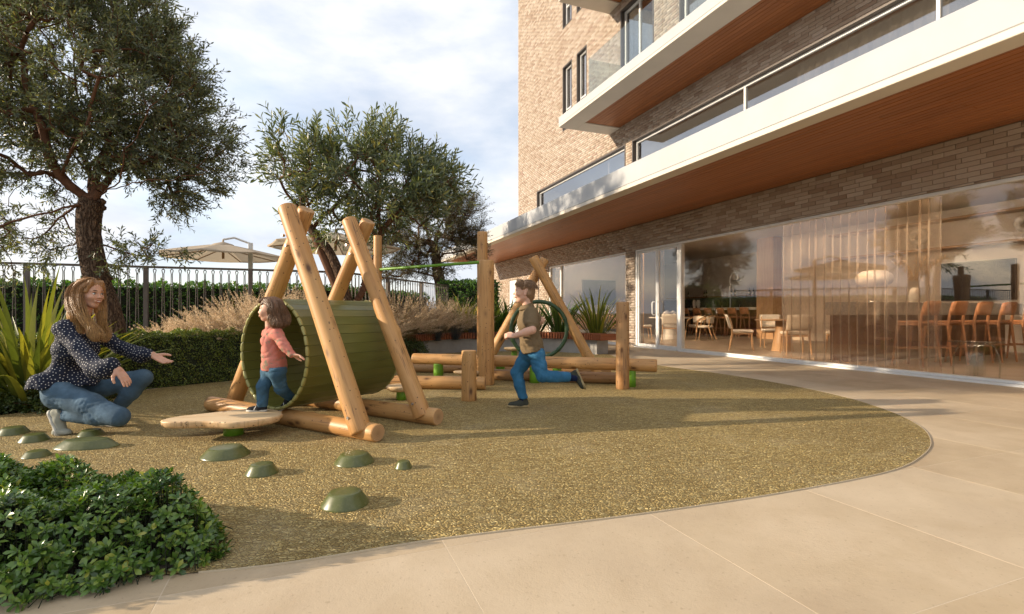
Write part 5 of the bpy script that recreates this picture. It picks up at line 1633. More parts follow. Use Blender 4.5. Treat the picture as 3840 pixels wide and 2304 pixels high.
for i, s in enumerate((17.6, 16.9, 16.25, 15.6, 15.0, 14.4)):
    place(bs, i == 0, 15.0, s, -PI / 2, '%s leather stool from the left at the rear kitchen counter' % ('first', 'second', 'third', 'fourth', 'fifth', 'sixth')[i])
for i, n in enumerate((9.6, 10.35, 11.08, 11.82, 12.6)):
    place(bs, False, n, 5.65, 0, ('leather bar stool behind the sheer curtain at the granite counter', 'first leather bar stool right of the sheer curtain', 'second leather bar stool right of the sheer curtain', 'third leather bar stool right of the sheer curtain', 'rightmost leather bar stool at the granite counter')[i])
# tables
tb = thing('round_table', 'round wooden pedestal table behind the sheer curtain', 'table', at_ns(*T2), BANG)
m = MB(); m.lathe([(.58, .715), (.60, .725), (.60, .745), (.59, .75)], 40); m.build('tabletop', M['oak'], tb)
m = MB(); m.lathe([(.26, 0), (.24, .02), (.16, .45), (.15, .714)], 24); m.build('pedestal', M['oak'], tb)
tb = thing('oval_table', 'pale oval table with two stone jars near the glass doors', 'table', at_ns(*T1), BANG)
m = MB(); m.lathe([(.75, .715), (.77, .73), (.76, .75)], 40, sx=.8); m.build('tabletop', M['ceramic'], tb)
m = MB(); m.lathe([(.3, 0), (.26, .03), (.22, .714)], 24); m.build('pedestal', M['ceramic'], tb)
for i, (dn, ds) in enumerate(((-.25, -.2), (.05, -.15))):
    m = MB(); m.lathe([(.06, 0), (.13, .05), (.15, .11), (.12, .18), (.04, .21), (.035, .225), (.05, .23)], 24)
    o = m.build('stone_jar', M['stone_grey'], None, at_ns(T1[0] + dn, T1[1] + ds, .75)); tag(o, ('left', 'right')[i] + ' round stone jar on the pale oval table', 'jar', 'stone jars')
# counters
bc = thing('granite_counter', 'granite bar counter behind the right hand stools', 'counter', at_ns(9.1, 6.3), BANG)
m = MB(); m.box((0, 0, .86), (5.2, .65, 1.1), 0, .006); m.build('counter_top', M['granite'], bc)
m = MB(); m.box((.1, .25, 0), (5.1, .6, .859), 0, .006); m.build('counter_base', M['walnut'], bc)
kc = thing('kitchen_counter', 'stone kitchen counter behind the row of rear stools', 'counter', at_ns(15.55, 13.8), BANG)
m = MB(); m.box((0, 0, 1.02), (.7, 4.6, 1.12), 0, .006); m.build('counter_top', M['ceramic'], kc)
m = MB(); m.box((.25, .05, 0), (.65, 4.55, 1.019), 0, .006); m.build('counter_base', M['walnut'], kc)
kb = thing('kitchen_cabinets', 'dark kitchen wall cabinets with fridge doors', 'cabinet', at_ns(17.0, 13.9), BANG)
m = MB(); m.box((0, 0, 0), (.59, 8.0, 1.55), 0, .004); m.build('cabinet_body', M['dark_cab'], kb)
for k in range(8):
    m = MB(); m.box((-.02, k + .01, .08), (-.001, k + .99, 1.5), 0, .004); d_ = m.build('cabinet_door', M['dark_cab'], kb)
    m = MB(); m.tube([(-.025, k + .9, .7), (-.05, k + .9, .7), (-.05, k + .9, 1.25), (-.025, k + .9, 1.25)], .008, 6); m.build('handle', M['steel'], d_)
m = MB(); m.box((.15, 0, 1.62), (.58, 8.0, 1.66), 0, .004); m.build('shelf', M['oak'], kb)
rnd = random.Random(9)
M['bottle'] = plain('bottle', (.06, .055, .02), .15, 0, .1); M['red_bottle'] = plain('red_bottle', (.32, .03, .03), .2, 0, .1)
M['paper'] = plain('paper', (.62, .52, .36), .8)
def bottle(n, s, z, lab, mat='bottle', h=.30, grp='bottles'):
    b_ = thing('bottle', lab, 'bottle', at_ns(n, s, z), 0, grp)
    m = MB(); m.lathe([(.034, 0), (.038, .01), (.038, h * .58), (.030, h * .68), (.014, h * .76), (.013, h * .96), (.016, h * .97), (.016, h)], 16); m.build('glass_body', M[mat], b_)
    m = MB(); m.lathe([(.0385, h * .16), (.0388, h * .17), (.0388, h * .46), (.0385, h * .47)], 16); m.build('paper_label', M['paper'], b_)
names = ['leftmost', 'second', 'third', 'fourth', 'fifth', 'sixth', 'seventh', 'rightmost']
for k, s in enumerate((20.4, 19.3, 19.15, 17.6, 17.4, 16.6, 16.4, 14.6)):
    bottle(17.3, s, 1.66, names[k] + ' bottle on the rear kitchen shelf')
bottle(15.8, 14.35, 1.12, 'wine bottle standing on the kitchen counter', 'bottle', .32)
for k, (s, mt) in enumerate(((16.0, 'bottle'), (16.0, 'red_bottle'), (16.0, 'red_bottle'))):
    bottle(10.2 + k * .11, 16.62, .82, ('dark bottle', 'first red bottle', 'second red bottle')[k] + ' on the floating sideboard', mt, .30 - .03 * k, 'sideboard bottles')
m = MB(); m.tube([(0, 0, 0), (0, 0, 1.15), (.03, 0, 1.32), (.12, 0, 1.42), (.22, 0, 1.38), (.27, 0, 1.25), (.27, 0, 1.10)], .018, 8); m.lathe([(.17, 1.08), (.17, 1.095), (.02, 1.11)], 20, (.27, 0, 0))
o = m.build('arched_lamp', M['steel'], None, at_ns(15.75, 16.1, 1.12), (0, 0, BANG - .9)); tag(o, 'slim arched lamp on the kitchen counter', 'lamp')
for k, s in enumerate((18.3, 18.05)):
    v_ = thing('tall_vase', ('tall pale vase with twigs at the left end of the kitchen counter', 'tall pale vase beside the twig vase on the kitchen counter')[k], 'vase', at_ns(15.85, s, 1.12), 0, 'tall vases')
    m = MB(); m.lathe([(.05, 0), (.08, .12), (.085, .25), (.06, .33), (.065, .35)], 20); m.build('vase_body', M['ceramic'], v_)
    if k == 0:
        for q_ in range(4):
            m = MB(); m.tube([(0, 0, .3), (.05 * q_, .08, .5), (.14 * q_, .2 - .05 * q_, .62 + .04 * q_)], [.006, .005, .003], 5); m.build('twig', M['branch'], v_)
# sideboard and screens
sb = thing('floating_sideboard', 'floating oak sideboard below the wall screen', 'sideboard', at_ns(8.8, 16.45), BANG)
m = MB(); m.box((0, 0, .30), (2.6, .5, .82), 0, .006); m.build('cabinet_body', M['oak'], sb)
for k in range(3):
    m = MB(); m.box((.02 + k * .865, -.018, .32), (.85 + k * .865, -.001, .80), 0, .004); m.build('drawer_front', M['oak'], sb)
def screen(lab, lo, hi, loc):
    s_ = thing('wall_screen', lab, 'television', loc, BANG, 'wall screens')
    m = MB(); m.box(lo, hi, 0, .006); m.build('casing', M['dark_frame'], s_)
    return s_
s_ = screen('black television above the floating sideboard', (0, 0, 0), (1.45, .05, .95), at_ns(9.45, 16.94, 1.2))
m = MB(); m.box((.015, -.004, .015), (1.435, -.0005, .935)); m.build('display', M['black_glass'], s_)
s_ = screen('black television on the wall behind the granite counter', (0, 0, 0), (.05, 1.5, .95), at_ns(14.94, 6.7, 1.2))
m = MB(); m.box((-.004, .015, .015), (-.0005, 1.485, .935)); m.build('display', M['black_glass'], s_)
# shelves with sculptures
for k, (z, lab) in enumerate(((2.50, 'lower long oak wall shelf above the television'), (3.2, 'upper long oak wall shelf below the ceiling'))):
    m = MB(); m.box((14.6, 2.2, z), (14.995, 11.0, z + .05), 0, .004); o = m.build('wall_shelf', M['oak'], None, (0, 0, 0), (0, 0, BANG)); tag(o, lab, 'shelf', 'oak wall shelves')
for k, s in enumerate((8.6, 6.4)):
    m = MB(); pts = [(.0, .20 * math.cos(w), .33 + .15 * math.sin(w)) for w in np.linspace(0, 2 * PI, 25)[:-1]]
    m.tube(pts, [.07 + .015 * math.sin(3 * w) for w in np.linspace(0, 2 * PI, 25)[:-1]], 10, closed=True); m.tube([(0, -.07, 0), (0, -.07, .18)], .035, 10); m.tube([(0, .07, 0), (0, .07, .18)], .035, 10)
    o = m.build('ring_sculpture', M['ceramic'], None, at_ns(14.78, s, 2.555), (0, 0, BANG)); tag(o, ('left', 'right')[k] + ' pale ring sculpture on the lower wall shelf', 'sculpture', 'ring sculptures')
# mushroom lamp and dried plumes on the granite counter
ml = thing('table_lamp', 'large pale oval lamp on the granite counter', 'lamp', at_ns(10.0, 6.6, 1.1), BANG)
m = MB(); m.lathe([(.10, 0), (.10, .02), (.02, .04), (.018, .3)], 20); m.build('stand', M['steel'], ml)
m = MB(); m.lathe([(.05, .29), (.2, .31), (.29, .38), (.31, .46), (.28, .54), (.18, .60), (.04, .62)], 28); m.build('lamp_shade', M['ceramic'], ml)
dv = thing('dried_plume_vase', 'vase of dried tan plumes on the granite counter', 'vase', at_ns(11.2, 6.6, 1.1))
m = MB(); m.lathe([(.07, 0), (.10, .1), (.08, .26), (.05, .3)], 18); m.build('vase_body', M['ceramic'], dv)
rng = np.random.default_rng(5); k = 14; az = rng.uniform(0, 6.28, k); le = rng.uniform(.1, .6, k)
D = np.stack([np.cos(az) * le, np.sin(az) * le, np.ones(k)], 1)
P0 = np.zeros((k, 3)); P0[:, 2] = .28
for fi in range(5):
    pass
pp = P0[:, None] + unit(D)[:, None] * np.linspace(.15, .75, 60)[None, :, None] + (np.stack([np.cos(az), np.sin(az), -np.ones(k) * .5], 1) * .18)[:, None] * (np.linspace(0, 1, 60) ** 2)[None, :, None]
BDv = unit(np.repeat(unit(D), 60, 0) + rng.normal(size=(k * 60, 3)) * .5)
V, F = leaf_quads(pp.reshape(-1, 3), BDv, rng.normal(size=(k * 60, 3)), np.full(k * 60, .09), np.full(k * 60, .012))
obj('plumes', np_mesh('plumes', V, F, [M['plume']]), dv)
# glass side table and rounded sofa near the glass
gt = thing('glass_side_table', 'clear arched glass side table inside the right window', 'side table', at_ns(8.72, 4.35), BANG)
M['clear_glass'] = glass_mat('clear_glass', (.90, .92, .90), .10, 0, 1.0)
m = MB(); m.lathe([(.30, .485), (.305, .49), (.305, .50), (.30, .505)], 36); m.build('tabletop', M['clear_glass'], gt)
for k in range(4):
    w = k * PI / 2 + .4
    pts = [(math.cos(w) * r_, math.sin(w) * r_, z_) for r_, z_ in ((.24, .0), (.245, .15), (.235, .3), (.19, .43), (.10, .483))]
    m = MB(); m.tube(pts, .012, 8); m.build('arched_leg', M['clear_glass'], gt)
    V = [(math.cos(w) * r_ + dx * -math.sin(w), math.sin(w) * r_ + dx * math.cos(w), z_) for r_, z_ in ((.24, .0), (.245, .15), (.235, .3), (.19, .43), (.10, .483)) for dx in (-.09, .09)]
    m = MB(); m.add(V, [(2 * i, 2 * i + 1, 2 * i + 3, 2 * i + 2) for i in range(4)], 0, True); m.build('arched_panel', M['clear_glass'], gt)
sf = thing('sofa', 'rounded beige sofa end at the right picture edge behind the glass', 'sofa', at_ns(8.95, 2.7), BANG)
m = MB(); out_ = smooth_closed([(-.55, -.9), (.5, -.9), (.5, .85), (.2, 1.0), (-.35, 1.0), (-.55, .7)], 5)
m2 = MB(); nn_ = len(out_); V = []
prof_ = [(.97, 0), (1, .04), (1, .38), (.97, .47), (.90, .53), (.78, .56)]
for f_, z_ in prof_: V += [(x * f_, y * f_, z_) for x, y in out_]
m2.add(V, [(i * nn_ + k, i * nn_ + (k + 1) % nn_, (i + 1) * nn_ + (k + 1) % nn_, (i + 1) * nn_ + k) for i in range(len(prof_) - 1) for k in range(nn_)], 0, True)
m2.add(V[-nn_:], [tuple(range(nn_))], 0, True)
m2.build('seat_block', M['sofa_cloth'], sf)
m = MB(); m.box((.0, -.85, .55), (.45, .7, .80), 0, .1); m.build('back_cushion', M['sofa_cloth'], sf)
# sheer curtain and cove light
curtain('sheer_curtain', 4.62, 7.30, .03, 3.2, 8.42, 'sheer', 'tall sheer brown curtain hanging inside the large window', .055, .15, 8)
cv = thing('cove_light', 'warm glowing light strip under the ceiling behind the window', 'light strip', at_ns(8.34, 1.2, 3.28), BANG)
t = NT('led'); t.b.inputs['Emission Color'].default_value = (1.0, .86, .70, 1); t.b.inputs['Emission Strength'].default_value = 36.0; t.b.inputs['Base Color'].default_value = (.8, .7, .6, 1)
m = MB(); m.box((0, 0, .10), (.06, 15.5, .13)); m.build('led_strip', t.m, cv)
m = MB(); m.box((-.02, 0, .131), (.10, 15.5, .19)); m.build('housing', M['white_frame'], cv)
# ------------------------------------------------------------------ people: bodies grown from blended tapered limbs (distance field -> surface)
def surface_nets(f, org, h):
    s = f < 0
    nx, ny, nz = f.shape
    c = [(i, j, k) for i in (0, 1) for j in (0, 1) for k in (0, 1)]
    sl = lambda a, o: a[o[0]:nx - 1 + o[0], o[1]:ny - 1 + o[1], o[2]:nz - 1 + o[2]]
    cnt = sum(sl(s, o).astype(np.int8) for o in c)
    act = (cnt > 0) & (cnt < 8)
    ids = np.full(act.shape, -1, dtype=np.int64); ijk = np.argwhere(act); ids[act] = np.arange(len(ijk))
    acc = np.zeros((len(ijk), 3)); num = np.zeros(len(ijk))
    for a in c:
        for ax in range(3):
            if a[ax] == 1: continue
            b = list(a); b[ax] = 1
            fa = f[ijk[:, 0] + a[0], ijk[:, 1] + a[1], ijk[:, 2] + a[2]]; fb = f[ijk[:, 0] + b[0], ijk[:, 1] + b[1], ijk[:, 2] + b[2]]
            m = (fa < 0) != (fb < 0)
            t_ = np.where(m, fa / np.where(m, fa - fb, 1), 0)
            p = np.array(a, float)[None] + np.zeros((len(ijk), 3)); p[:, ax] += t_
            acc[m] += p[m]; num[m] += 1
    V = (ijk + acc / num[:, None]) * h + org
    Q = []
    for ax in range(3):
        lo = [slice(None)] * 3; hi = [slice(None)] * 3; lo[ax] = slice(0, -1); hi[ax] = slice(1, None)
        a, b = s[tuple(lo)], s[tuple(hi)]
        u, v = (ax + 1) % 3, (ax + 2) % 3
        for flip, msk in ((False, a & ~b), (True, ~a & b)):
            e = np.argwhere(msk); e = e[(e[:, u] > 0) & (e[:, v] > 0) & (e[:, u] < f.shape[u] - 1) & (e[:, v] < f.shape[v] - 1)]
            def cid(du, dv):
                q = e.copy(); q[:, u] += du; q[:, v] += dv
                return ids[q[:, 0], q[:, 1], q[:, 2]]
            q = np.stack([cid(-1, -1), cid(0, -1), cid(0, 0), cid(-1, 0)], 1)
            Q.append(q[:, ::-1] if flip else q)
    Q = np.concatenate(Q)
    Q = Q[(Q >= 0).all(1)]
    return V, Q

class Field:
    def __init__(s): s.ops = []; s.pts = []
    def cone(s, a, b, ra, rb=None, k=.02, op='u'):
        rb = ra if rb is None else rb
        a = np.array(a, float); b = np.array(b, float); s.ops.append(('c', a, b, ra, rb, k, op))
        if op == 'u': s.pts += [a - ra, a + ra, b - rb, b + rb]
        return s
    def chain(s, pts, rads, k=.02):
        for i in range(len(pts) - 1): s.cone(pts[i], pts[i + 1], rads[i], rads[i + 1], k)
        return s
    def ell(s, c, r, k=.02, op='u', rot=None):
        c = np.array(c, float); r = np.array(r, float); s.ops.append(('e', c, r, rot, 0, k, op))
        if op == 'u': s.pts += [c - r.max(), c + r.max()]
        return s
    def slim(s, fac, keep=.0):
        out = []
        for o in s.ops:
            if o[0] == 'c' and max(o[3], o[4]) > keep: o = (o[0], o[1], o[2], o[3] * fac, o[4] * fac, o[5], o[6])
            out.append(o)
        s.ops = out; return s
    def half(s, p, n, k=.0):      # keep the side the normal points away from
        s.ops.append(('h', np.array(p, float), np.array(n, float) / np.linalg.norm(n), 0, 0, k, 'i')); return s
    def build(s, h, noise=0.0, nscale=20.0, seed=0, smooth=1, fn=None, crease=0.0, cs=26.0):
        P = np.array(s.pts); lo = P.min(0) - 4 * h; hi = P.max(0) + 4 * h
        n = np.ceil((hi - lo) / h).astype(int) + 1
        G = np.stack(np.meshgrid(*[np.arange(n[i], dtype=np.float32) * h + lo[i] for i in range(3)], indexing='ij'), -1).astype(np.float32)
        d = None
        for ty, a, b, c, e, k, op in s.ops:
            if ty == 'c':
                ab = (b - a).astype(np.float32); L2 = max(float(ab @ ab), 1e-9)
                t_ = np.clip(((G - a.astype(np.float32)) @ ab) / L2, 0, 1)
                q = np.linalg.norm(G - a.astype(np.float32) - t_[..., None] * ab, axis=-1) - (c + (e - c) * t_)
            elif ty == 'e':
                g = G - a.astype(np.float32)
                if c is not None: g = g @ np.array(c, np.float32)
                rr = b.astype(np.float32)
                k0 = np.linalg.norm(g / rr, axis=-1); k1 = np.linalg.norm(g / (rr * rr), axis=-1)
                q = k0 * (k0 - 1) / np.maximum(k1, 1e-6)
            else:
                q = (G - a.astype(np.float32)) @ b.astype(np.float32)
            if d is None: d = q; continue
            if op == 'u':
                hh = np.clip(.5 + .5 * (d - q) / max(k, 1e-6), 0, 1); d = d + (q - d) * hh - k * hh * (1 - hh)
            elif op == 's': 
                q = -q; hh = np.clip(.5 + .5 * (q - d) / max(k, 1e-6), 0, 1); d = d + (q - d) * hh + k * hh * (1 - hh)
            else: d = np.maximum(d, q)
        if noise:
            r = np.random.default_rng(seed); w = 0
            for _ in range(7):
                kv = r.normal(size=3).astype(np.float32); kv /= np.linalg.norm(kv); w = w + np.sin((G @ kv) * nscale * r.uniform(.6, 1.7) + r.uniform(0, 6) + 1.2 * np.sin((G @ np.roll(kv, 1)) * nscale * .6))
            d = d + noise * w / 3
        if crease:
            r = np.random.default_rng(seed + 50)
            for q in range(3):
                kv = r.normal(size=3).astype(np.float32); kv[1] *= .5; kv[2] *= 1.5; kv /= np.linalg.norm(kv)
                k2 = r.normal(size=3).astype(np.float32); k3 = r.normal(size=3).astype(np.float32)
                ph = (G @ kv) * cs * r.uniform(.8, 1.6) + 1.6 * np.sin((G @ k2) * cs * .35 + r.uniform(0, 6)) + .8 * np.sin((G @ k3) * cs * .8)
                msk = np.clip(.5 + .9 * np.sin((G @ k3) * cs * .22 + r.uniform(0, 6)) + .4 * np.sin((G @ k2) * cs * .3), 0, 1)
                d = d + crease * msk * (1 - np.abs(np.sin(ph))) ** 2.2
        if fn is not None: d = d + fn(G)
        V, Q = surface_nets(d, lo, h)
        for _ in range(smooth):
            acc = np.zeros_like(V); nn = np.zeros(len(V))
            for i in range(4):
                j = (i + 1) % 4
                np.add.at(acc, Q[:, i], V[Q[:, j]]); np.add.at(nn, Q[:, i], 1); np.add.at(acc, Q[:, j], V[Q[:, i]]); np.add.at(nn, Q[:, j], 1)
            V = V * .5 + .5 * acc / np.maximum(nn, 1)[:, None]
        return V, Q

def fob(name, V, Q, mat, parent=None, M4=None):
    if M4 is not None:
        V = V @ np.array(M4.to_3x3()).T + np.array(M4.translation)
    return obj(name, np_mesh(name, V, Q, [mat], True), parent)
def join_meshes(name, parts):
    """parts: [(V,Q,matindex)]"""
    Vs, Qs, mi, b = [], [], [], 0
    for V, Q, m_ in parts:
        Vs.append(V); Qs.append(Q + b); mi += [m_] * len(Q); b += len(V)
    return np.concatenate(Vs), np.concatenate(Qs), mi
def xf(V, M4): return V @ np.array(M4.to_3x3()).T + np.array(M4.translation)
def frame(org, xdir, zdir):
    x = Vector(xdir).normalized(); z = Vector(zdir); y = z.cross(x).normalized(); z = x.cross(y)
    m = Matrix((x, y, z)).transposed().to_4x4(); m.translation = Vector(org); return m

def skin_mat(name, c):
    t = NT(name); v = t.coords(); f = t.noise(v, 18, 4)
    t.base(t.ramp(f, [(.3, tuple(x * .9 for x in c)), (.7, tuple(min(1, x * 1.06) for x in c))]), .48, 0, .35)
    t.b.inputs['Subsurface Weight'].default_value = .12; t.b.inputs['Subsurface Radius'].default_value = (.012, .004, .002); t.b.inputs['Subsurface Scale'].default_value = 1.0
    t.bump(t.noise(v, 220, 3), .06, .002)
    return t.m
M['skin'] = skin_mat('skin', (.60, .335, .225)); M['skin2'] = skin_mat('skin_child', (.64, .375, .265))
M['lip'] = plain('lip', (.42, .13, .11), .4, 0, .05); M['teeth'] = plain('teeth', (.78, .74, .68), .3, 0, .02)
M['eye_white'] = plain('eye_white', (.72, .70, .67), .2, 0, .02); M['iris'] = plain('iris', (.035, .020, .012), .15, 0, .05)
M['brow'] = plain('brow', (.10, .055, .03), .8, 0, .1)
def fabric(name, c, var=.12, nsc=30, bump=.3, rough=.9):
    t = NT(name); v = t.coords(); f = t.noise(v, nsc, 5, .65); g_ = t.noise(v, 4, 3)
    col = t.ramp(f, [(.3, tuple(x * (1 - var) for x in c)), (.7, tuple(min(1, x * (1 + var)) for x in c))])
    col = t.mix(t.math('MULTIPLY', g_, .3), col, tuple(x * .6 for x in c)); t.base(col, rough, 0, .15)
    t.bump(t.math('ADD', t.noise(v, 14, 3), t.math('MULTIPLY', t.noise(v, 300, 2), .3)), bump, .01)
    return t.m
def denim(name, c):
    t = NT(name); v = t.coords(); f = t.noise(v, 9, 5, .6); w = t.noise(t.coords(scale=(40, 40, 160)), 6, 2)
    col = t.ramp(f, [(.28, tuple(x * .62 for x in c)), (.52, c), (.75, tuple(min(1, x * 1.6 + .02) for x in c))])
    col = t.mix(t.math('MULTIPLY', w, .3), col, tuple(min(1, x * 1.8) for x in c)); t.base(col, .85, 0, .2)
    t.bump(t.math('ADD', t.noise(v, 22, 4, .6), t.math('MULTIPLY', w, .4)), .45, .012)
    return t.m
def hair_mat(name, root, tip, z0, z1):
    t = NT(name); tc = t.new('TexCoord'); sp = t.new('SeparateXYZ'); t.con(tc.outputs['Object'], sp.inputs[0])
    mr = t.new('MapRange'); t.con(sp.outputs[2], mr.inputs[0]); mr.inputs[1].default_value = z1; mr.inputs[2].default_value = z0
    st = t.noise(t.coords(scale=(90, 90, 9)), 1.6, 4, .6)
    col = t.mix(mr.outputs[0], root, tip)
    col = t.mix(t.ramp(st, [(.35, (0, 0, 0)), (.7, (.75, .75, .75))]), tuple(x * .55 for x in root), col)
    col = t.mix(t.math('MULTIPLY', t.island(), .35), col, tuple(x * .5 for x in root))
    t.base(col, .42, 0, .5); t.bump(st, .6, .01)
    return t.m

def head_parts(s, smile=.5, child=False, fem=False):
    """local head: face towards +x, up +z, origin at the middle of the skull; s = head height / .225"""
    f = Field()
    jw = .038 if fem else (.040 if child else .044)
    cz = -.090 if not child else -.078
    f.ell((-.012, 0, .028), (.098, .076, .090), .02)
    f.ell((.032, 0, -.018), (.058, .056 if fem else .059, .082 if not child else .072), .03)
    f.cone((.042, 0, cz), (.062 if not fem else .058, 0, cz - .003), .020, .015, .025)    # chin
    for sg in (-1, 1):
        f.cone((-.004, sg * jw, -.056), (.044, sg * .014, cz), .020, .015, .03)   # jaw
        f.ell((.062, sg * .034, -.026), (.025, .024, .021 if not child else .029), .022)          # cheek
        f.cone((.080, sg * .010, .025), (.070, sg * .044, .024), .0062 if (fem or child) else .008, .006, .014)   # brow ridge
    nl = .70 if child else (.86 if fem else 1.0)
    f.cone((.083, 0, .012), (.085 + .020 * nl, 0, -.024), .0068, .0098, .010)                 # nose
    for sg in (-1, 1): f.ell((.091, sg * .0105, -.027), (.009, .0075, .0070), .006)
    f.cone((.086, .018, -.056), (.086, -.018, -.056), .0095, .0095, .012)               # mouth area
    for sg in (-1, 1): f.ell((.091, sg * .031, .003), (.0125, .0165, .0105), .008, 's')   # eye sockets
    for sg in (-1, 1):                                                                # ears
        f.ell((-.008, sg * .078, -.012), (.018, .008, .029), .006); f.ell((-.003, sg * .086, -.008), (.009, .006, .016), .004, 's')
    nr = .046 if fem else (.040 if child else .047)
    f.cone((-.03, 0, -.06), (-.045, 0, -.16), nr, nr + .001, .03)       # neck
    V, Q = f.build(.0038, smooth=1)
    parts = [(V * s, Q, 0)]
    def sph(c, r, mi, n=10):
        vv = []; ff = []
        for i in range(n + 1):
            for j in range(2 * n):
                a = PI * i / n; b = PI * j / n
                vv.append((c[0] + r[0] * math.sin(a) * math.cos(b), c[1] + r[1] * math.sin(a) * math.sin(b), c[2] + r[2] * math.cos(a)))
        for i in range(n):
            for j in range(2 * n): ff.append((i * 2 * n + j, (i + 1) * 2 * n + j, (i + 1) * 2 * n + (j + 1) % (2 * n), i * 2 * n + (j + 1) % (2 * n)))
        parts.append((np.array(vv) * s, np.array(ff), mi))
    def arc(pts, rad, mi):
        m = MB(); m.tube(pts, rad, 6, caps=False); parts.append((np.array([tuple(v_) for v_ in m.v]) * s, np.array(m.f), mi))
    for sg in (-1, 1):
        sph((.0750, sg * .0305, .003), (.0125, .0135, .0100), 3); sph((.0828, sg * .0305, .003), (.0062, .0064, .0066), 4)
        ys = np.linspace(.013, .047, 7)
        arc([(.0905 - 9.0 * (y - .012) ** 2, sg * y, .0265 + .0045 * math.sin((y - .013) / .034 * PI * .8)) for y in ys], [.0012, .0026, .003, .003, .0027, .002, .0008], 5)
        ys = np.linspace(.017, .046, 6)
        arc([(.0872 - 11.0 * (y - .026) ** 2, sg * y, .0095 + .0035 * math.sin((y - .017) / .029 * PI) ) for y in ys], [.0008, .0018, .0021, .0021, .0018, .001], 5)
    wd = .0265 if not child else .022
    mx = .0 if not child else -.0045
    u = np.linspace(-1, 1, 9)
    zc = lambda q, z: z + (.0095 * smile * q * q)
    arc([(.0972 + mx - .0105 * q * q, q * wd, zc(q, -.0515)) for q in u], [.0010, .0018, .0023, .0026, .0025, .0026, .0023, .0018, .0010], 1)
    arc([(.0952 + mx - .0105 * q * q, q * wd * .97, zc(q, -.0605 - .0055 * smile * (1 - q * q))) for q in u], [.0010, .0020, .0027, .0031, .0033, .0031, .0027, .0020, .0010], 1)
    arc([(.0935 + mx - .0105 * q * q, q * wd * .86, zc(q, -.0565 - .002 * smile * (1 - q * q))) for q in u], [.0010, .0035, .0045, .005, .005, .005, .0045, .0035, .001], 2)
    return parts
def hand_parts(curl=(.3, .35, .4, .45), thumb=.6, s=1.0, left=False, spread=.06):
    f = Field(); sg = -1 if left else 1
    f.cone((-.03, 0, 0), (.01, 0, 0), .024, .026, .01)
    for y in (-.026, -.009, .009, .026): f.cone((.006, y * sg * .75, 0), (.082, y * sg, .002), .015, .0115, .010)
    lens = {-.026: .060, -.009: .074, .009: .080, .026: .072}
    for q, y in enumerate((.026, .009, -.009, -.026)):
        L = lens[y]; p = np.array([.084, y * sg, .002]); a = curl[q] * .5; dy = sg * y * spread * 110
        for j, (fr, rr) in enumerate(((.46, .0098), (.30, .0088), (.24, .0078))):
            d_ = np.array([math.cos(a), dy * .6, -math.sin(a)]); n_ = p + d_ / np.linalg.norm(d_) * L * fr
            f.cone(p, n_, rr, rr * .9, .004); p = n_; a += curl[q]
    p = np.array([.018, .026 * sg, -.006]); d0 = np.array([.62, .70 * sg, -.30 * thumb])
    for L, r0 in ((.040, .0145), (.030, .0112), (.024, .0100)):
        n_ = p + d0 / np.linalg.norm(d0) * L; f.cone(p, n_, r0, r0 * .88, .007); p = n_; d0 = d0 + np.array([.35, -.28 * sg, -.12 * thumb])
    V, Q = f.build(.0036, smooth=1)
    return [(V * s, Q, 0)]
def shoe(parent, M4, L, mat_up, mat_sole, mat_acc=None, high=.0, stripes=0, laces=True, name='shoe', mat_lace=None):
    """local: origin at the heel on the sole's underside, +x toe, +z up"""
    s = L / .26
    f = Field()
    f.cone((.035, 0, .045), (.105, 0, .048), .034, .037, .02); f.cone((.105, 0, .045), (.215, .0, .028), .038, .026, .02); f.cone((.10, .012, .035), (.20, -.008, .03), .034, .032, .02); f.cone((.185, .01, .028), (.225, 0, .026), .03, .024, .02)
    f.cone((.045, 0, .05), (.05, 0, .10 + high), .034, .037, .02); f.cone((.085, 0, .07), (.055, 0, .095), .034, .036, .02)
    f.half((0, 0, .012), (0, 0, -1)); f.half((.05, 0, .098 + high), (-.25, 0, 1))
    V, Q = f.build(.006, smooth=1); up = fob(name, V * s, Q, mat_up, parent, M4)
    f = Field(); f.cone((.033, 0, .012), (.10, 0, .012), .038, .036, .02); f.cone((.10, 0, .012), (.20, 0, .012), .036, .046, .02); f.cone((.2, 0, .012), (.228, 0, .014), .044, .033, .02)
    f.half((0, 0, .0), (0, 0, -1)); f.half((0, 0, .026), (0, 0, 1))
    V, Q = f.build(.006, smooth=1); fob('sole', V * s, Q, mat_sole, up, M4)
    if mat_acc is not None:
        for sg in (-1, 1):
            for q in range(stripes):
                m = MB(); x = .095 + .026 * q
                m.tube([(x, sg * .041, .026), (x - .012, sg * .039, .052), (x - .022, sg * .030, .072)], .0052, 6)
                V = np.array([tuple(v_) for v_ in m.v]) * s
                me = MB(); me.v = [tuple(v_) for v_ in xf(V, M4)]; me.f = m.f; me.mi = m.mi; me.sm = m.sm; me.build('stripe', mat_acc, up)
    if laces:
        m = MB()
        for q in range(4):
            x = .095 + .022 * q; z = .088 - .0125 * q
            m.tube([(x - .004, -.026, z - .010), (x, 0, z + .002), (x + .004, .026, z - .010)], .0036, 5)
        V = np.array([tuple(v_) for v_ in m.v]) * s
        me = MB(); me.v = [tuple(v_) for v_ in xf(V, M4)]; me.f = m.f; me.mi = m.mi; me.sm = m.sm; me.build('laces', mat_lace or M['linen'], up)
    return up
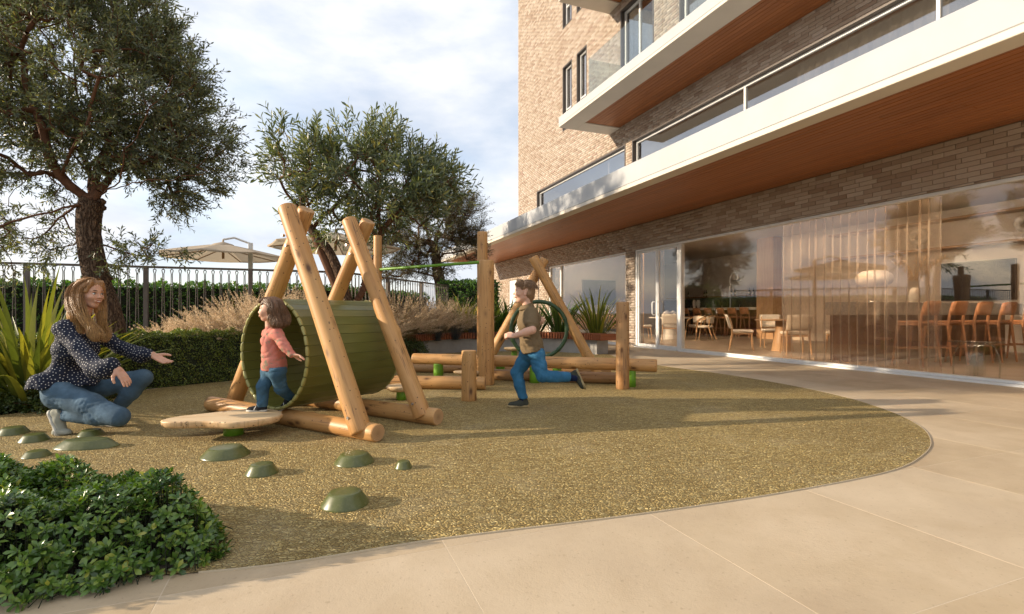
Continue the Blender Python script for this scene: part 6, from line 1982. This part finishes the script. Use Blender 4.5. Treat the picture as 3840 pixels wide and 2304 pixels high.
def strands(name, paths, rad, mat, parent, n=4):
    """paths (N,K,3)"""
    P = np.asarray(paths); N_, K, _ = P.shape
    T = np.gradient(P, axis=1); T = unit(T)
    U = unit(np.cross(T, np.array([.3, .9, .2]))); Wv = np.cross(T, U)
    r = rad * (np.sin(np.linspace(.35, PI - .12, K)) ** .6)
    V = np.stack([P + (U * math.cos(a) + Wv * math.sin(a)) * r[None, :, None] for a in np.linspace(0, 2 * PI, n, endpoint=False)], 2)
    idx = np.arange(N_ * K * n).reshape(N_, K, n)
    F = np.concatenate([np.stack([idx[:, :-1, a], idx[:, :-1, (a + 1) % n], idx[:, 1:, (a + 1) % n], idx[:, 1:, a]], -1).reshape(-1, 4) for a in range(n)])
    return obj(name, np_mesh(name, V.reshape(-1, 3), F, [mat], True), parent)
def conv(x0, y0, k):
    return lambda zx, zy, Y: np.array([(x0 + k * zx - 1920) / 1920 * Y, Y, .9 + (1174 - y0 - k * zy) / 1920 * Y])
def spline(pts, K):
    P = np.array(pts, float); t_ = np.linspace(0, len(P) - 1, K); out = []
    for x in t_:
        i = min(int(x), len(P) - 2); f = x - i
        p0, p1, p2, p3 = P[max(i - 1, 0)], P[i], P[i + 1], P[min(i + 2, len(P) - 1)]
        out.append(.5 * ((2 * p1) + (-p0 + p2) * f + (2 * p0 - 5 * p1 + 4 * p2 - p3) * f * f + (-p0 + 3 * p1 - 3 * p2 + p3) * f ** 3))
    return np.array(out)
def lock(pts, n, r0, r1, rng, K=16, wave=.008, wf=3.0):
    """n strands round a guide line, spread r0 -> r1"""
    c = spline(pts, K); out = []
    f = np.linspace(0, 1, K)
    for _ in range(n):
        a = rng.uniform(0, 6.28); q = math.sqrt(rng.random()); e = rng.normal(size=3) * .3
        o = (np.array([math.cos(a), math.sin(a), 0]) * q + e * .3)[None] * (r0 + (r1 - r0) * np.sin(f * PI * .75))[:, None]
        ph = rng.uniform(0, 1.2)
        w = np.stack([np.sin(f * 2 * PI * wf + ph), np.cos(f * 2 * PI * wf + ph), np.zeros(K)], 1) * wave * f[:, None]
        L = rng.uniform(.86, 1.0)
        idx = np.clip(f * L * (K - 1), 0, K - 1.001); i0 = idx.astype(int); cc = c[i0] * (1 - (idx - i0))[:, None] + c[i0 + 1] * (idx - i0)[:, None]
        out.append(cc + o + w)
    return out

SKINS = lambda sk: [M[sk], M['lip'], M['teeth'], M['eye_white'], M['iris'], M['brow']]
def make_body(name, field, h, head, hands, sk, label):
    V, Q = field.build(h, smooth=1)
    parts = [(V, Q, 0)] + head + hands
    V, Q, mi = join_meshes(name, parts)
    o = obj(name, np_mesh(name, V, Q, SKINS(sk), True, mi))
    tag(o, label, 'person')
    return o

# ================================================================= kneeling woman
Z = conv(0, 950, .505)
J = dict(pel=Z(450, 1015, 3.90), hipR=Z(455, 1050, 3.81), hipL=Z(480, 1040, 3.99), kneR=Z(885, 1215, 3.72), kneL=Z(1062, 925, 4.06), ankR=Z(445, 1205, 3.78), ankL=Z(800, 1232, 4.05),
    waist=Z(500, 890, 3.90), chest=Z(545, 720, 3.90), neck=Z(600, 530, 3.90), shR=Z(470, 560, 3.755), shL=Z(690, 570, 4.05), elR=Z(690, 850, 3.66), wrR=Z(858, 850, 3.63), elL=Z(905, 705, 4.12), wrL=Z(1135, 755, 4.06), head=Z(668, 300, 3.89))
f = Field()
f.cone(J['shR'], J['shL'], .055, .055, .05); f.cone(J['chest'] + (0, -.07, .02), J['chest'] + (0, .07, .02), .095, .095, .06); f.cone(J['waist'] + (0, -.05, 0), J['waist'] + (0, .05, 0), .085, .085, .06); f.cone(J['hipR'], J['hipL'], .105, .105, .06)
f.cone(J['chest'], J['waist'], .085, .08, .05); f.cone(J['chest'], J['neck'], .09, .05, .05); f.cone(J['neck'] + (-.01, 0, -.02), J['head'] + (-.03, 0, -.08), .050, .047, .03)
f.chain([J['hipR'], J['kneR']], [.098, .060], .04); f.chain([J['hipL'], J['kneL']], [.098, .060], .04)
f.chain([J['kneR'], (J['kneR'] * .7 + J['ankR'] * .3) + (0, 0, -.0), J['ankR']], [.058, .052, .036], .03); f.chain([J['kneL'], J['kneL'] * .7 + J['ankL'] * .3, J['ankL']], [.058, .052, .036], .03)
f.chain([J['shR'], J['elR'], J['wrR']], [.050, .038, .026], .02); f.chain([J['shL'], J['elL'], J['wrL']], [.050, .038, .026], .02)
f.cone(J['ankR'], J['ankR'] + (-.005, 0, -.08), .036, .034); f.cone(J['ankL'], J['ankL'] + (.0, 0, -.03), .036, .036)
f.slim(.66, .0525)
HM = frame(J['head'], (1, -.20, -.09), (.09, 0, 1))
head = [(xf(V, HM), Q, mi) for V, Q, mi in head_parts(.93, 1.1, False, True)]
hR = [(xf(V, frame(J['wrR'] + (.015, 0, -.012), (.62, -.05, -.78), (.72, -.35, .5))), Q, mi) for V, Q, mi in hand_parts((.10, .12, .18, .26), .5, .88, True)]
hL = [(xf(V, frame(J['wrL'] + (.012, 0, -.008), (.86, -.05, -.42), (-.3, .35, -.8))), Q, mi) for V, Q, mi in hand_parts((.12, .15, .2, .25), .5, .9, True)]
WOM = make_body('person', f, .0085, head, hR + hL, 'skin', 'woman in navy dotted blouse and jeans kneeling with arms held out')
# blouse
t = NT('dotted_blouse'); v = t.coords(); vd = t.voronoi(v, 46, 'F1', .28)
dot = t.ramp(vd.outputs['Distance'], [(.20, (1, 1, 1)), (.27, (0, 0, 0))])
col = t.mix(t.noise(v, 6, 4), (.010, .013, .026), (.022, .028, .050)); t.base(col, .75, 0, .2); t.bump(t.noise(v, 16, 4), .35, .015); M['blouse'] = t.m
f = Field()
f.cone(J['shR'] + (.0, .01, -.0), J['shL'] + (-.0, -.01, -.0), .064, .064, .04); f.cone(J['chest'] + (.02, -.06, .0), J['chest'] + (.02, .06, .0), .094, .094, .05); f.cone(J['waist'] + (0, -.04, .02), J['waist'] + (0, .04, .02), .080, .080, .04)
f.cone(J['chest'] + (.06, -.05, -.0), J['chest'] + (.06, .05, -.0), .075, .075, .05); f.cone(J['chest'] + (0, -.04, 0), J['waist'] + (0, -.03, 0), .084, .078, .04); f.cone(J['chest'] + (0, .04, 0), J['waist'] + (0, .03, 0), .084, .078, .04); f.cone(J['shR'] + (.01, .02, .0), J['chest'] + (-.02, -.04, .0), .056, .076, .04)
f.cone(J['chest'], J['neck'] + (-.01, 0, -.04), .09, .062, .05)
f.cone(J['waist'] + (-.01, -.07, -.05), J['pel'] + (-.0, -.10, .035), .095, .135, .05); f.cone(J['waist'] + (-.01, .07, -.05), J['pel'] + (.04, .10, .035), .095, .125, .05); f.cone(J['waist'] + (.05, 0, -.04), J['pel'] + (.19, 0, .05), .08, .10, .05); f.cone(J['waist'] + (-.02, -.02, -.04), J['pel'] + (-.06, -.02, .05), .085, .085, .05)
wv = Z(720, 905, 3.66)
f.chain([J['shR'] + (.0, .0, -.01), J['shR'] * .5 + J['elR'] * .5, J['elR'] * .86 + J['wrR'] * .14 + (.0, 0, -.012), J['elR'] * .45 + J['wrR'] * .55 + (0, 0, -.012), J['wrR'] + (-.028, 0, .018), J['wrR'] + (-.012, 0, .008)], [.062, .058, .066, .068, .048, .034], .025)
f.chain([J['shL'], J['shL'] * .5 + J['elL'] * .5, J['elL'], J['elL'] * .35 + J['wrL'] * .65 + (0, 0, -.02), J['wrL'] * .88 + J['elL'] * .12 + (0, 0, -.004), J['wrL'] + (-.012, 0, .0)], [.060, .056, .056, .060, .042, .033], .025)
f.ell(J['neck'] + (.085, -.01, -.005), (.060, .055, .13), .02, 's')
f.half(Z(400, 985, 3.9), (.03, 0, -1))
nv = Vector(J['wrR'] - J['elR']).normalized(); 
def folds(G): return .0055 * np.sin(np.arctan2(G[..., 1] - 3.9, G[..., 0] - J['pel'][0] - .05) * 13) * np.clip((J['waist'][2] - G[..., 2]) / .10, 0, 1)
V, Q = f.build(.0075, .003, 34, 3, 1, folds, .0075, 24)
blo = fob('blouse', V, Q, M['blouse'], WOM)
# printed dots: small discs laid on the cloth
rs = np.random.default_rng(2); order_ = rs.permutation(len(V)); cell = {}; pick = []
for i in order_:
    key = tuple((V[i] / 0.0185).astype(int)); ok = True
    for a in (-1, 0, 1):
        for b_ in (-1, 0, 1):
            for c_ in (-1, 0, 1):
                for j in cell.get((key[0] + a, key[1] + b_, key[2] + c_), ()):
                    if ((V[i] - V[j]) ** 2).sum() < 0.0185 ** 2: ok = False; break
    if ok: cell.setdefault(key, []).append(i); pick.append(i)
e1 = V[Q[:, 2]] - V[Q[:, 0]]; e2 = V[Q[:, 3]] - V[Q[:, 1]]; fn_ = np.cross(e1, e2); vn = np.zeros_like(V)
for c_ in range(4): np.add.at(vn, Q[:, c_], fn_)
vn = unit(vn); pn = vn[pick]; pp_ = V[pick] + pn * .0012
u_ = unit(np.cross(pn, np.array([.2, .3, 1.0]))); w_ = np.cross(pn, u_)
DV = np.stack([pp_ + (u_ * math.cos(a) + w_ * math.sin(a)) * .0038 for a in np.linspace(0, 2 * PI, 6, endpoint=False)], 1).reshape(-1, 3)
M['dot_white'] = plain('dot_white', (.62, .60, .57), .8, 0, .03)
obj('dot_print', np_mesh('dot_print', DV, np.arange(len(DV)).reshape(-1, 6), [M['dot_white']]), blo)
# jeans
M['denim_w'] = denim('denim_worn', (.070, .120, .170))
f = Field(); f.cone(J['hipR'] + (-.01, -.0, .0), J['hipL'], .106, .102, .05); f.cone(J['pel'] + (.0, -.04, .06), J['pel'] + (.02, .04, .06), .102, .102, .06)
f.chain([J['hipR'], J['hipR'] * .5 + J['kneR'] * .5 + (0, 0, .0), J['kneR']], [.102, .086, .066], .035); f.chain([J['hipL'], J['hipL'] * .5 + J['kneL'] * .5, J['kneL']], [.100, .084, .066], .035)
f.chain([J['kneR'], J['kneR'] * .62 + J['ankR'] * .38, J['ankR'] * .88 + J['kneR'] * .12], [.066, .066, .046], .02); f.chain([J['kneL'], J['kneL'] * .65 + J['ankL'] * .35, J['ankL'] * .9 + J['kneL'] * .1], [.066, .064, .046], .02)
V, Q = f.build(.0070, .0010, 30, 5, 1, None, .0032, 60); jn = fob('jeans', V, Q, M['denim_w'], WOM)
M['seam'] = plain('seam', (.20, .19, .16), .9)
m = MB()
def seam(pts, off): m.tube([tuple(np.array(p) + np.array(off)) for p in spline(pts, 14)], .0022, 4)
m.build('seam', M['seam'], jn) if m.v else None
M['canvas_shoe'] = fabric('canvas_shoe', (.36, .36, .30), .08, 40); M['rubber_white'] = plain('rubber_white', (.50, .48, .42), .6); M['sole_dark'] = plain('sole_dark', (.10, .09, .075), .7)
shoe(WOM, frame(Z(372, 1190, 3.77), (.42, -.03, -.90), (.90, 0, .42)) @ Matrix.Translation((-.02, 0, 0)), .235, M['canvas_shoe'], M['rubber_white'], None)
shoe(WOM, frame(Z(700, 1293, 4.06) * (1, 1, 0) + (0, 0, .008), (1, -.08, 0), (0, 0, 1)), .26, M['canvas_shoe'], M['rubber_white'], None)
f = Field(); tb_ = Z(455, 1335, 3.76); f.cone(tb_ + (-.02, 0, .005), tb_ + (.045, 0, .0), .040, .030, .02); f.half((0, 0, .01), (0, 0, -1)); V, Q = f.build(.006); fob('shoe_toe', V, Q, M['canvas_shoe'], WOM)
# hair
hz = J['head'][2]
M['hair_blonde'] = hair_mat('hair_blonde', (.46, .235, .09), (1.0, .60, .20), hz - .22, hz + .03)
rng = np.random.default_rng(77)
HL = lambda x, y, z: np.array(HM @ Vector((x * .93, y * .93, z * .93)))
f = Field()
for sg in (-1, 1): f.ell(HL(-.026, sg * .012, .040), (.092, .072, .084), .02)
f.ell(HL(-.06, 0, -.02), (.062, .072, .09), .03)
f.cone(HL(-.035, -.070, .03), HL(-.040, -.082, -.10), .020, .024, .03); f.cone(HL(-.040, -.082, -.10), Z(640, 520, 3.80), .026, .026, .03); f.cone(Z(640, 520, 3.80), Z(700, 630, 3.79), .026, .012, .02)
f.cone(HL(-.06, -.04, -.06), Z(565, 470, 3.86), .062, .050, .03); f.cone(Z(565, 470, 3.86), Z(540, 540, 3.86), .048, .028, .03)
f.cone(HL(-.005, .075, .02), HL(.0, .082, -.12), .022, .028, .03); f.cone(HL(.0, .082, -.12), Z(770, 640, 3.97), .030, .014, .02)
f.cone(HL(.055, -.045, .10), HL(.045, -.075, .02), .016, .014, .02); f.cone(HL(.055, .045, .10), HL(.045, .075, .02), .016, .014, .02)
f.cone(HL(.10, 0, -.03), HL(.14, 0, -.04), .074, .08, .012, 's')
def ridg(G): 
    a = np.arctan2(G[..., 1] - J['head'][1], G[..., 0] - J['head'][0] + .02); return .0028 * np.sin(a * 34 + 3 * np.sin(G[..., 2] * 30)) 
V, Q = f.build(.0062, .0022, 60, 8, 1, ridg); hob = fob('hair', V, Q, M['hair_blonde'], WOM)
P = []
P += lock([HL(.03, -.035, .128), HL(-.025, -.080, .06), HL(-.040, -.092, -.07), Z(635, 500, 3.785), Z(680, 590, 3.775), Z(735, 660, 3.78)], 420, .010, .030, rng, 18, .016, 2.6)
P += lock([HL(-.03, -.02, .135), HL(-.09, -.07, .04), HL(-.085, -.085, -.08), Z(585, 470, 3.80), Z(560, 545, 3.80), Z(600, 600, 3.79)], 340, .010, .040, rng, 18, .016, 2.4)
P += lock([HL(.05, -.02, .125), HL(.045, -.072, .06), HL(.005, -.088, -.04), Z(670, 510, 3.80), Z(735, 600, 3.81), Z(770, 650, 3.82)], 110, .008, .024, rng, 18, .018, 2.6)
P += lock([HL(.03, .03, .128), HL(.02, .085, .05), HL(.01, .095, -.08), Z(770, 520, 3.97), Z(790, 600, 3.97), Z(775, 665, 3.96)], 150, .010, .028, rng, 18, .016, 2.4)
strands('hair_strands', P, .0013, M['hair_blonde'], hob)

# ================================================================= toddler stepping out of the tunnel
Z = conv(560, 1080, .461)
J = dict(head=Z(985, 185, 3.87), neck=Z(985, 312, 3.88), shN=Z(1035, 372, 3.80), shF=Z(975, 372, 3.96), chest=Z(1002, 430, 3.88), waist=Z(1015, 590, 3.88), hipN=Z(1040, 690, 3.83), hipF=Z(985, 690, 3.92),
    elN=Z(1098, 470, 3.76), wrN=Z(1160, 545, 3.74), elF=Z(1030, 480, 4.00), wrF=Z(1040, 570, 3.98), kneF=Z(925, 805, 3.88), ankF=Z(918, 955, 3.89), kneN=Z(1070, 820, 3.90), ankN=Z(1150, 890, 4.03))
f = Field()
f.cone(J['shN'] + (0, .02, 0), J['shF'] + (0, -.02, 0), .038, .038, .04); f.cone(J['chest'] + (0, -.035, 0), J['chest'] + (0, .035, 0), .068, .068, .05); f.cone(J['waist'] + (0, -.03, 0), J['waist'] + (0, .03, 0), .072, .072, .05); f.cone(J['hipN'], J['hipF'], .07, .07, .05); f.cone(J['chest'], J['neck'], .055, .036, .03); f.cone(J['neck'], J['head'], .036, .04, .02)
f.chain([J['hipN'], J['kneN'], J['ankN']], [.06, .042, .028], .03); f.chain([J['hipF'], J['kneF'], J['ankF']], [.06, .042, .028], .03)
f.chain([J['shN'], J['elN'], J['wrN']], [.035, .027, .020], .02); f.chain([J['shF'], J['elF'], J['wrF']], [.035, .027, .020], .02)
f.slim(.66, .041)
HM = frame(J['head'], (-1, -.14, .06), (.05, 0, 1))
head = [(xf(V, HM), Q, mi) for V, Q, mi in head_parts(.80, 1.3, True)]
hN = [(xf(V, frame(J['wrN'] + (.006, 0, -.002), (.93, -.1, -.12), (.15, .45, .85))), Q, mi) for V, Q, mi in hand_parts((.35, .4, .45, .55), .8, .60, False)]
hF = [(xf(V, frame(J['wrF'], (.3, 0, -.9), (-.2, .9, .2))), Q, mi) for V, Q, mi in hand_parts((.3, .4, .5, .6), .8, .60, False)]
TOD = make_body('person', f, .0075, head, hN + hF, 'skin2', 'laughing toddler in coral floral top stepping out of the tunnel')
t = NT('coral_top'); v = t.coords(); fl = t.ramp(t.noise(v, 26, 3, .6, .6), [(.57, (0, 0, 0)), (.61, (1, 1, 1))]); fl2 = t.noise(v, 70, 2)
col = t.mix(t.noise(v, 7, 4), (.50, .175, .135), (.62, .25, .195)); col = t.mix(t.math('MULTIPLY', fl, t.math('MULTIPLY_ADD', fl2, .9, .25)), col, (.20, .23, .15)); t.base(col, .9, 0, .1); t.bump(t.noise(v, 18, 4), .35, .012); M['coral'] = t.m
f = Field(); f.cone(J['shN'] + (0, .02, 0), J['shF'] + (0, -.02, 0), .044, .044, .03); f.cone(J['chest'] + (0, -.03, 0), J['chest'] + (0, .03, 0), .068, .068, .03); f.cone(J['waist'] + (0, -.03, -.05), J['waist'] + (0, .03, -.05), .080, .080, .03)
f.cone(J['chest'], J['neck'] + (0, 0, -.03), .06, .045, .03); f.cone(J['chest'] + (.0, -.03, 0), J['waist'] + (0, -.03, 0), .068, .076, .02); f.cone(J['chest'] + (.0, .03, 0), J['waist'] + (0, .03, 0), .068, .076, .02)
f.chain([J['shN'], J['elN'], J['wrN'] * .95 + J['elN'] * .05], [.044, .038, .030], .02); f.chain([J['shF'], J['elF'], J['wrF'] * .95 + J['elF'] * .05], [.044, .038, .030], .02)
f.half(Z(1000, 668, 3.88), (.0, 0, -1))
V, Q = f.build(.006, .002, 42, 4, 1, None, .0055, 38); fob('sweatshirt', V, Q, M['coral'], TOD)
M['denim_t'] = denim('denim_dark', (.045, .105, .165))
f = Field(); f.cone(J['hipN'] + (0, .0, .02), J['hipF'] + (0, 0, .02), .070, .070, .03); f.chain([J['hipN'], J['kneN'], J['ankN']], [.060, .046, .037], .015); f.chain([J['hipF'], J['kneF'], J['ankF'] + (0, 0, .0)], [.060, .047, .039], .015); f.half(J['ankF'] + (0, 0, -.012), (0, 0, -1)); f.half(Z(1000, 640, 3.88), (0, 0, 1))
V, Q = f.build(.006, .002, 44, 6, 1, None, .0065, 44); fob('jeans', V, Q, M['denim_t'], TOD)
M['shoe_black'] = fabric('shoe_black', (.022, .023, .026), .1, 40); M['white_trim'] = plain('white_trim', (.66, .64, .60), .6)
shoe(TOD, frame(np.array([J['ankF'][0] + .038, J['ankF'][1], .1515]), (-1, -.06, 0), (0, 0, 1)), .155, M['shoe_black'], M['rubber_white'], M['white_trim'], 0, 3, True, 'shoe', M['white_trim'])
shoe(TOD, frame(J['ankN'] + (.03, .02, -.030), (-.78, -.1, -.60), (-.60, 0, .78)), .155, M['shoe_black'], M['rubber_white'], M['white_trim'], 0, 3, True, 'shoe', M['white_trim'])
hz = J['head'][2]
M['hair_brown'] = hair_mat('hair_brown', (.24, .125, .062), (.52, .30, .15), hz - .13, hz + .06)
HL = lambda x, y, z: np.array(HM @ Vector((x * .79, y * .79, z * .79)))
f = Field(); f.ell(HL(-.022, 0, .040), (.084, .067, .075), .02); f.ell(HL(-.055, 0, -.02), (.052, .064, .075), .03)
for sg in (-1, 1):
    f.cone(HL(-.02, sg * .072, .03), HL(-.035, sg * .080, -.07), .022, .028, .03); f.cone(HL(-.035, sg * .080, -.07), HL(-.07, sg * .085, -.135), .030, .022, .03); f.cone(HL(.05, sg * .03, .100), HL(.070, sg * .045, .055), .012, .007, .02)
f.cone(HL(-.07, 0, -.06), HL(-.11, 0, -.13), .05, .03, .03); f.cone(HL(.058, 0, .10), HL(.076, 0, .064), .011, .006, .02)
f.ell(HL(.045, .085, -.02), (.050, .045, .060), .012, 's'); f.ell(HL(.045, -.085, -.02), (.050, .045, .060), .012, 's')
def ridg(G): 
    a = np.arctan2(G[..., 1] - J['head'][1], G[..., 0] - J['head'][0]); return .0026 * np.sin(a * 30 + 3 * np.sin(G[..., 2] * 40))
V, Q = f.build(.0055, .002, 70, 9, 1, ridg); hob = fob('hair', V, Q, M['hair_brown'], TOD)
P = []
for sg, wgt in ((1, 150), (-1, 60)):
    P += lock([HL(.02, sg * .02, .128), HL(-.035, sg * .080, .05), HL(-.060, sg * .092, -.05), HL(-.085, sg * .094, -.12), HL(-.115, sg * .09, -.165)], wgt * 2, .010, .038, rng, 14, .017, 1.6)
P += lock([HL(-.02, .01, .13), HL(-.10, .03, .07), HL(-.125, .03, -.03), HL(-.13, .02, -.11), HL(-.15, .02, -.15)], 260, .012, .044, rng, 14, .017, 1.6)
P += lock([HL(.0, 0, .132), HL(.045, 0, .116), HL(.074, 0, .088), HL(.082, 0, .056)], 170, .006, .026, rng, 14, .004, 1.0)
strands('hair_strands', P, .0014, M['hair_brown'], hob)

# ================================================================= running boy
Z = conv(1400, 850, .492)
J = dict(head=Z(1145, 502, 4.80), neck=Z(1168, 612, 4.82), shN=Z(1205, 660, 4.70), shF=Z(1165, 655, 4.94), chest=Z(1182, 730, 4.82), waist=Z(1200, 880, 4.82), hipN=Z(1240, 985, 4.75), hipF=Z(1180, 985, 4.88),
    elN=Z(1212, 790, 4.60), wrN=Z(1078, 832, 4.62), elF=Z(1278, 715, 4.99), wrF=Z(1205, 800, 5.02), kneF=Z(1092, 1112, 4.88), ankF=Z(1140, 1300, 4.86), kneN=Z(1290, 1140, 4.72), ankN=Z(1505, 1150, 4.78))
f = Field()
f.cone(J['shN'] + (0, .03, 0), J['shF'] + (0, -.03, 0), .048, .048, .04); f.cone(J['chest'] + (0, -.05, 0), J['chest'] + (0, .05, 0), .082, .082, .05); f.cone(J['waist'] + (0, -.04, 0), J['waist'] + (0, .04, 0), .076, .076, .05); f.cone(J['hipN'], J['hipF'], .078, .078, .05); f.cone(J['chest'], J['neck'], .07, .042, .03); f.cone(J['neck'] + (.01, 0, -.03), J['head'] + (.03, 0, -.05), .043, .045, .02)
f.chain([J['hipN'], J['kneN'], J['ankN']], [.072, .050, .032], .03); f.chain([J['hipF'], J['kneF'], J['ankF']], [.072, .050, .032], .03)
f.chain([J['shN'], J['elN'] + (0, 0, 0), J['elN'] * .65 + J['wrN'] * .35, J['wrN']], [.042, .033, .034, .024], .02); f.chain([J['shF'], J['elF'], J['wrF']], [.042, .033, .024], .02)
f.slim(.66, .046)
HM = frame(J['head'], (-1, -.10, .05), (-.02, 0, 1))
head = [(xf(V, HM), Q, mi) for V, Q, mi in head_parts(.86, 1.1, False)]
hN = [(xf(V, frame(J['wrN'] + (-.004, 0, 0), (-.97, .05, .02), (-.05, -.75, .6))), Q, mi) for V, Q, mi in hand_parts((1.15, 1.2, 1.25, 1.3), 1.2, .76, True)]
hF = [(xf(V, frame(J['wrF'], (-.8, 0, -.5), (-.2, .5, .8))), Q, mi) for V, Q, mi in hand_parts((1.0, 1.1, 1.15, 1.2), 1.2, .76, False)]
BOY = make_body('person', f, .008, head, hN + hF, 'skin2', 'boy in olive-brown shirt and blue jeans running left')
M['olive_shirt'] = fabric('olive_shirt', (.19, .135, .075), .10, 60, .45)
f = Field(); f.cone(J['shN'] + (0, .03, 0), J['shF'] + (0, -.03, 0), .060, .060, .04); f.cone(J['chest'] + (0, -.055, 0), J['chest'] + (0, .055, 0), .097, .097, .05); f.cone(J['waist'] + (0, -.05, -.0), J['waist'] + (0, .05, -.0), .098, .098, .05); f.cone(J['waist'] + (.02, -.05, -.08), J['waist'] + (.02, .05, -.08), .108, .108, .05)
f.cone(J['chest'], J['neck'] + (.0, 0, -.02), .075, .052, .03); f.cone(J['chest'] + (0, -.05, 0), J['waist'] + (0, -.05, 0), .096, .098, .04); f.cone(J['chest'] + (0, .05, 0), J['waist'] + (0, .05, 0), .096, .098, .04)
f.chain([J['shN'] + (0, .0, -.005), J['shN'] * .35 + J['elN'] * .65 + (0, 0, 0)], [.060, .060], .03); f.chain([J['shF'], J['shF'] * .3 + J['elF'] * .7], [.060, .056], .03)
f.half(Z(1190, 958, 4.8), (.22, 0, -1)); f.half(J['neck'] + (0, 0, .012), (.1, 0, 1))
V, Q = f.build(.0065, .003, 36, 14, 1, None, .0080, 30); sh = fob('shirt', V, Q, M['olive_shirt'], BOY)
f = Field(); nk = J['neck']
for w in np.linspace(0, 2 * PI, 25)[:-1]:
    f.cone(nk + (.050 * math.cos(w), .052 * math.sin(w), .016 + .016 * math.cos(w)), nk + (.066 * math.cos(w), .07 * math.sin(w), -.014 + .014 * math.cos(w)), .008, .010, .015)
V, Q = f.build(.005); fob('collar', V, Q, M['olive_shirt'], sh)
m = MB()
for q in range(3):
    p = Z(1108 + 2 * q, 690 + 50 * q, 4.80); m.tube([p + np.array((-.010, -.004, 0)), p + np.array((-.018, -.004, 0))], .006, 8)
M['denim_b'] = denim('denim_blue', (.035, .135, .245))
f = Field(); f.cone(J['hipN'] + (0, 0, .02), J['hipF'] + (0, 0, .02), .086, .086, .04); f.chain([J['hipN'], J['hipN'] * .5 + J['kneN'] * .5, J['kneN'], J['kneN'] * .5 + J['ankN'] * .5, J['ankN']], [.078, .069, .057, .052, .045], .018); f.chain([J['hipF'], J['hipF'] * .5 + J['kneF'] * .5, J['kneF'], J['kneF'] * .5 + J['ankF'] * .5, J['ankF'] + (0, 0, -.0)], [.078, .069, .057, .053, .048], .018)
f.half(J['ankF'] + (0, 0, -.015), (0, 0, -1)); f.half(J['ankN'] + (-.005, 0, 0), (1, 0, -.1)); f.half(Z(1200, 925, 4.82), (-.2, 0, 1))
V, Q = f.build(.0065, .003, 40, 16, 1, None, .0070, 34); fob('jeans', V, Q, M['denim_b'], BOY)
M['sock'] = fabric('sock', (.012, .018, .05), .1, 60)
f = Field(); f.cone(J['ankF'] + (0, 0, .01), J['ankF'] + (.0, 0, -.05), .034, .036); V, Q = f.build(.006); fob('sock', V, Q, M['sock'], BOY)
dN = np.array([.98, .0, -.12]); f = Field(); f.cone(J['ankN'] + (-.01, 0, 0), J['ankN'] + dN * .05, .036, .034); V, Q = f.build(.006); fob('sock', V, Q, M['sock'], BOY)
M['hiker'] = fabric('hiker', (.055, .058, .045), .2, 30); M['hiker_sole'] = plain('hiker_sole', (.33, .25, .12), .7, 0, .2, 12)
shoe(BOY, frame(np.array([J['ankF'][0] + .055, J['ankF'][1], .007]), (-1, -.08, 0), (0, 0, 1)), .205, M['hiker'], M['hiker_sole'], M['hiker_sole'], .01, 2, True, 'shoe')
shoe(BOY, frame(Z(1535, 1095, 4.79) + (.025, 0, .015), (.40, -.05, -.92), (-.92, 0, -.40)), .205, M['hiker'], M['hiker_sole'], M['hiker_sole'], .01, 2, True, 'shoe')
hz = J['head'][2]
M['hair_boy'] = hair_mat('hair_boy', (.34, .19, .095), (.60, .37, .19), hz + .14, hz - .04)
HL = lambda x, y, z: np.array(HM @ Vector((x * .86, y * .86, z * .86)))
f = Field(); f.ell(HL(-.022, 0, .046), (.088, .071, .077), .02); f.ell(HL(-.058, 0, -.005), (.050, .063, .068), .03); f.cone(HL(-.075, 0, -.05), HL(-.07, 0, -.085), .042, .034, .02)
for sg in (-1, 1): f.cone(HL(.012, sg * .074, .045), HL(.014, sg * .077, .0), .014, .009, .02)
f.cone(HL(.06, .02, .115), HL(.088, .025, .072), .022, .010, .02); f.cone(HL(.06, -.03, .115), HL(.086, -.03, .072), .022, .010, .02)
f.ell(HL(.012, .09, -.012), (.030, .030, .034), .01, 's'); f.ell(HL(.012, -.09, -.012), (.030, .030, .034), .01, 's')
V, Q = f.build(.0055, .0045, 75, 19, 1); hob = fob('hair', V, Q, M['hair_boy'], BOY)
P = []
for _ in range(900):
    u = rand_dirs(1, rng)[0]; u[2] = abs(u[2]) * .9 + .15; u = u / np.linalg.norm(u)
    r0 = np.array([-.022, 0, .046]) + u * np.array([.096, .078, .084])
    if r0[0] > .05 and r0[2] < .09: continue
    d0 = unit(u * .22 + np.array([.55 if r0[0] > .0 else -.5, rng.normal() * .3, -.35 + rng.normal() * .2]))
    P.append(np.array([HL(*(r0 + d0 * .040 * q + u * .014 * math.sin(q * 2.2) + np.array([0, 0, -.012]) * q * q)) for q in np.linspace(0, 1, 9)]))
strands('hair_strands', P, .0016, M['hair_boy'], hob)
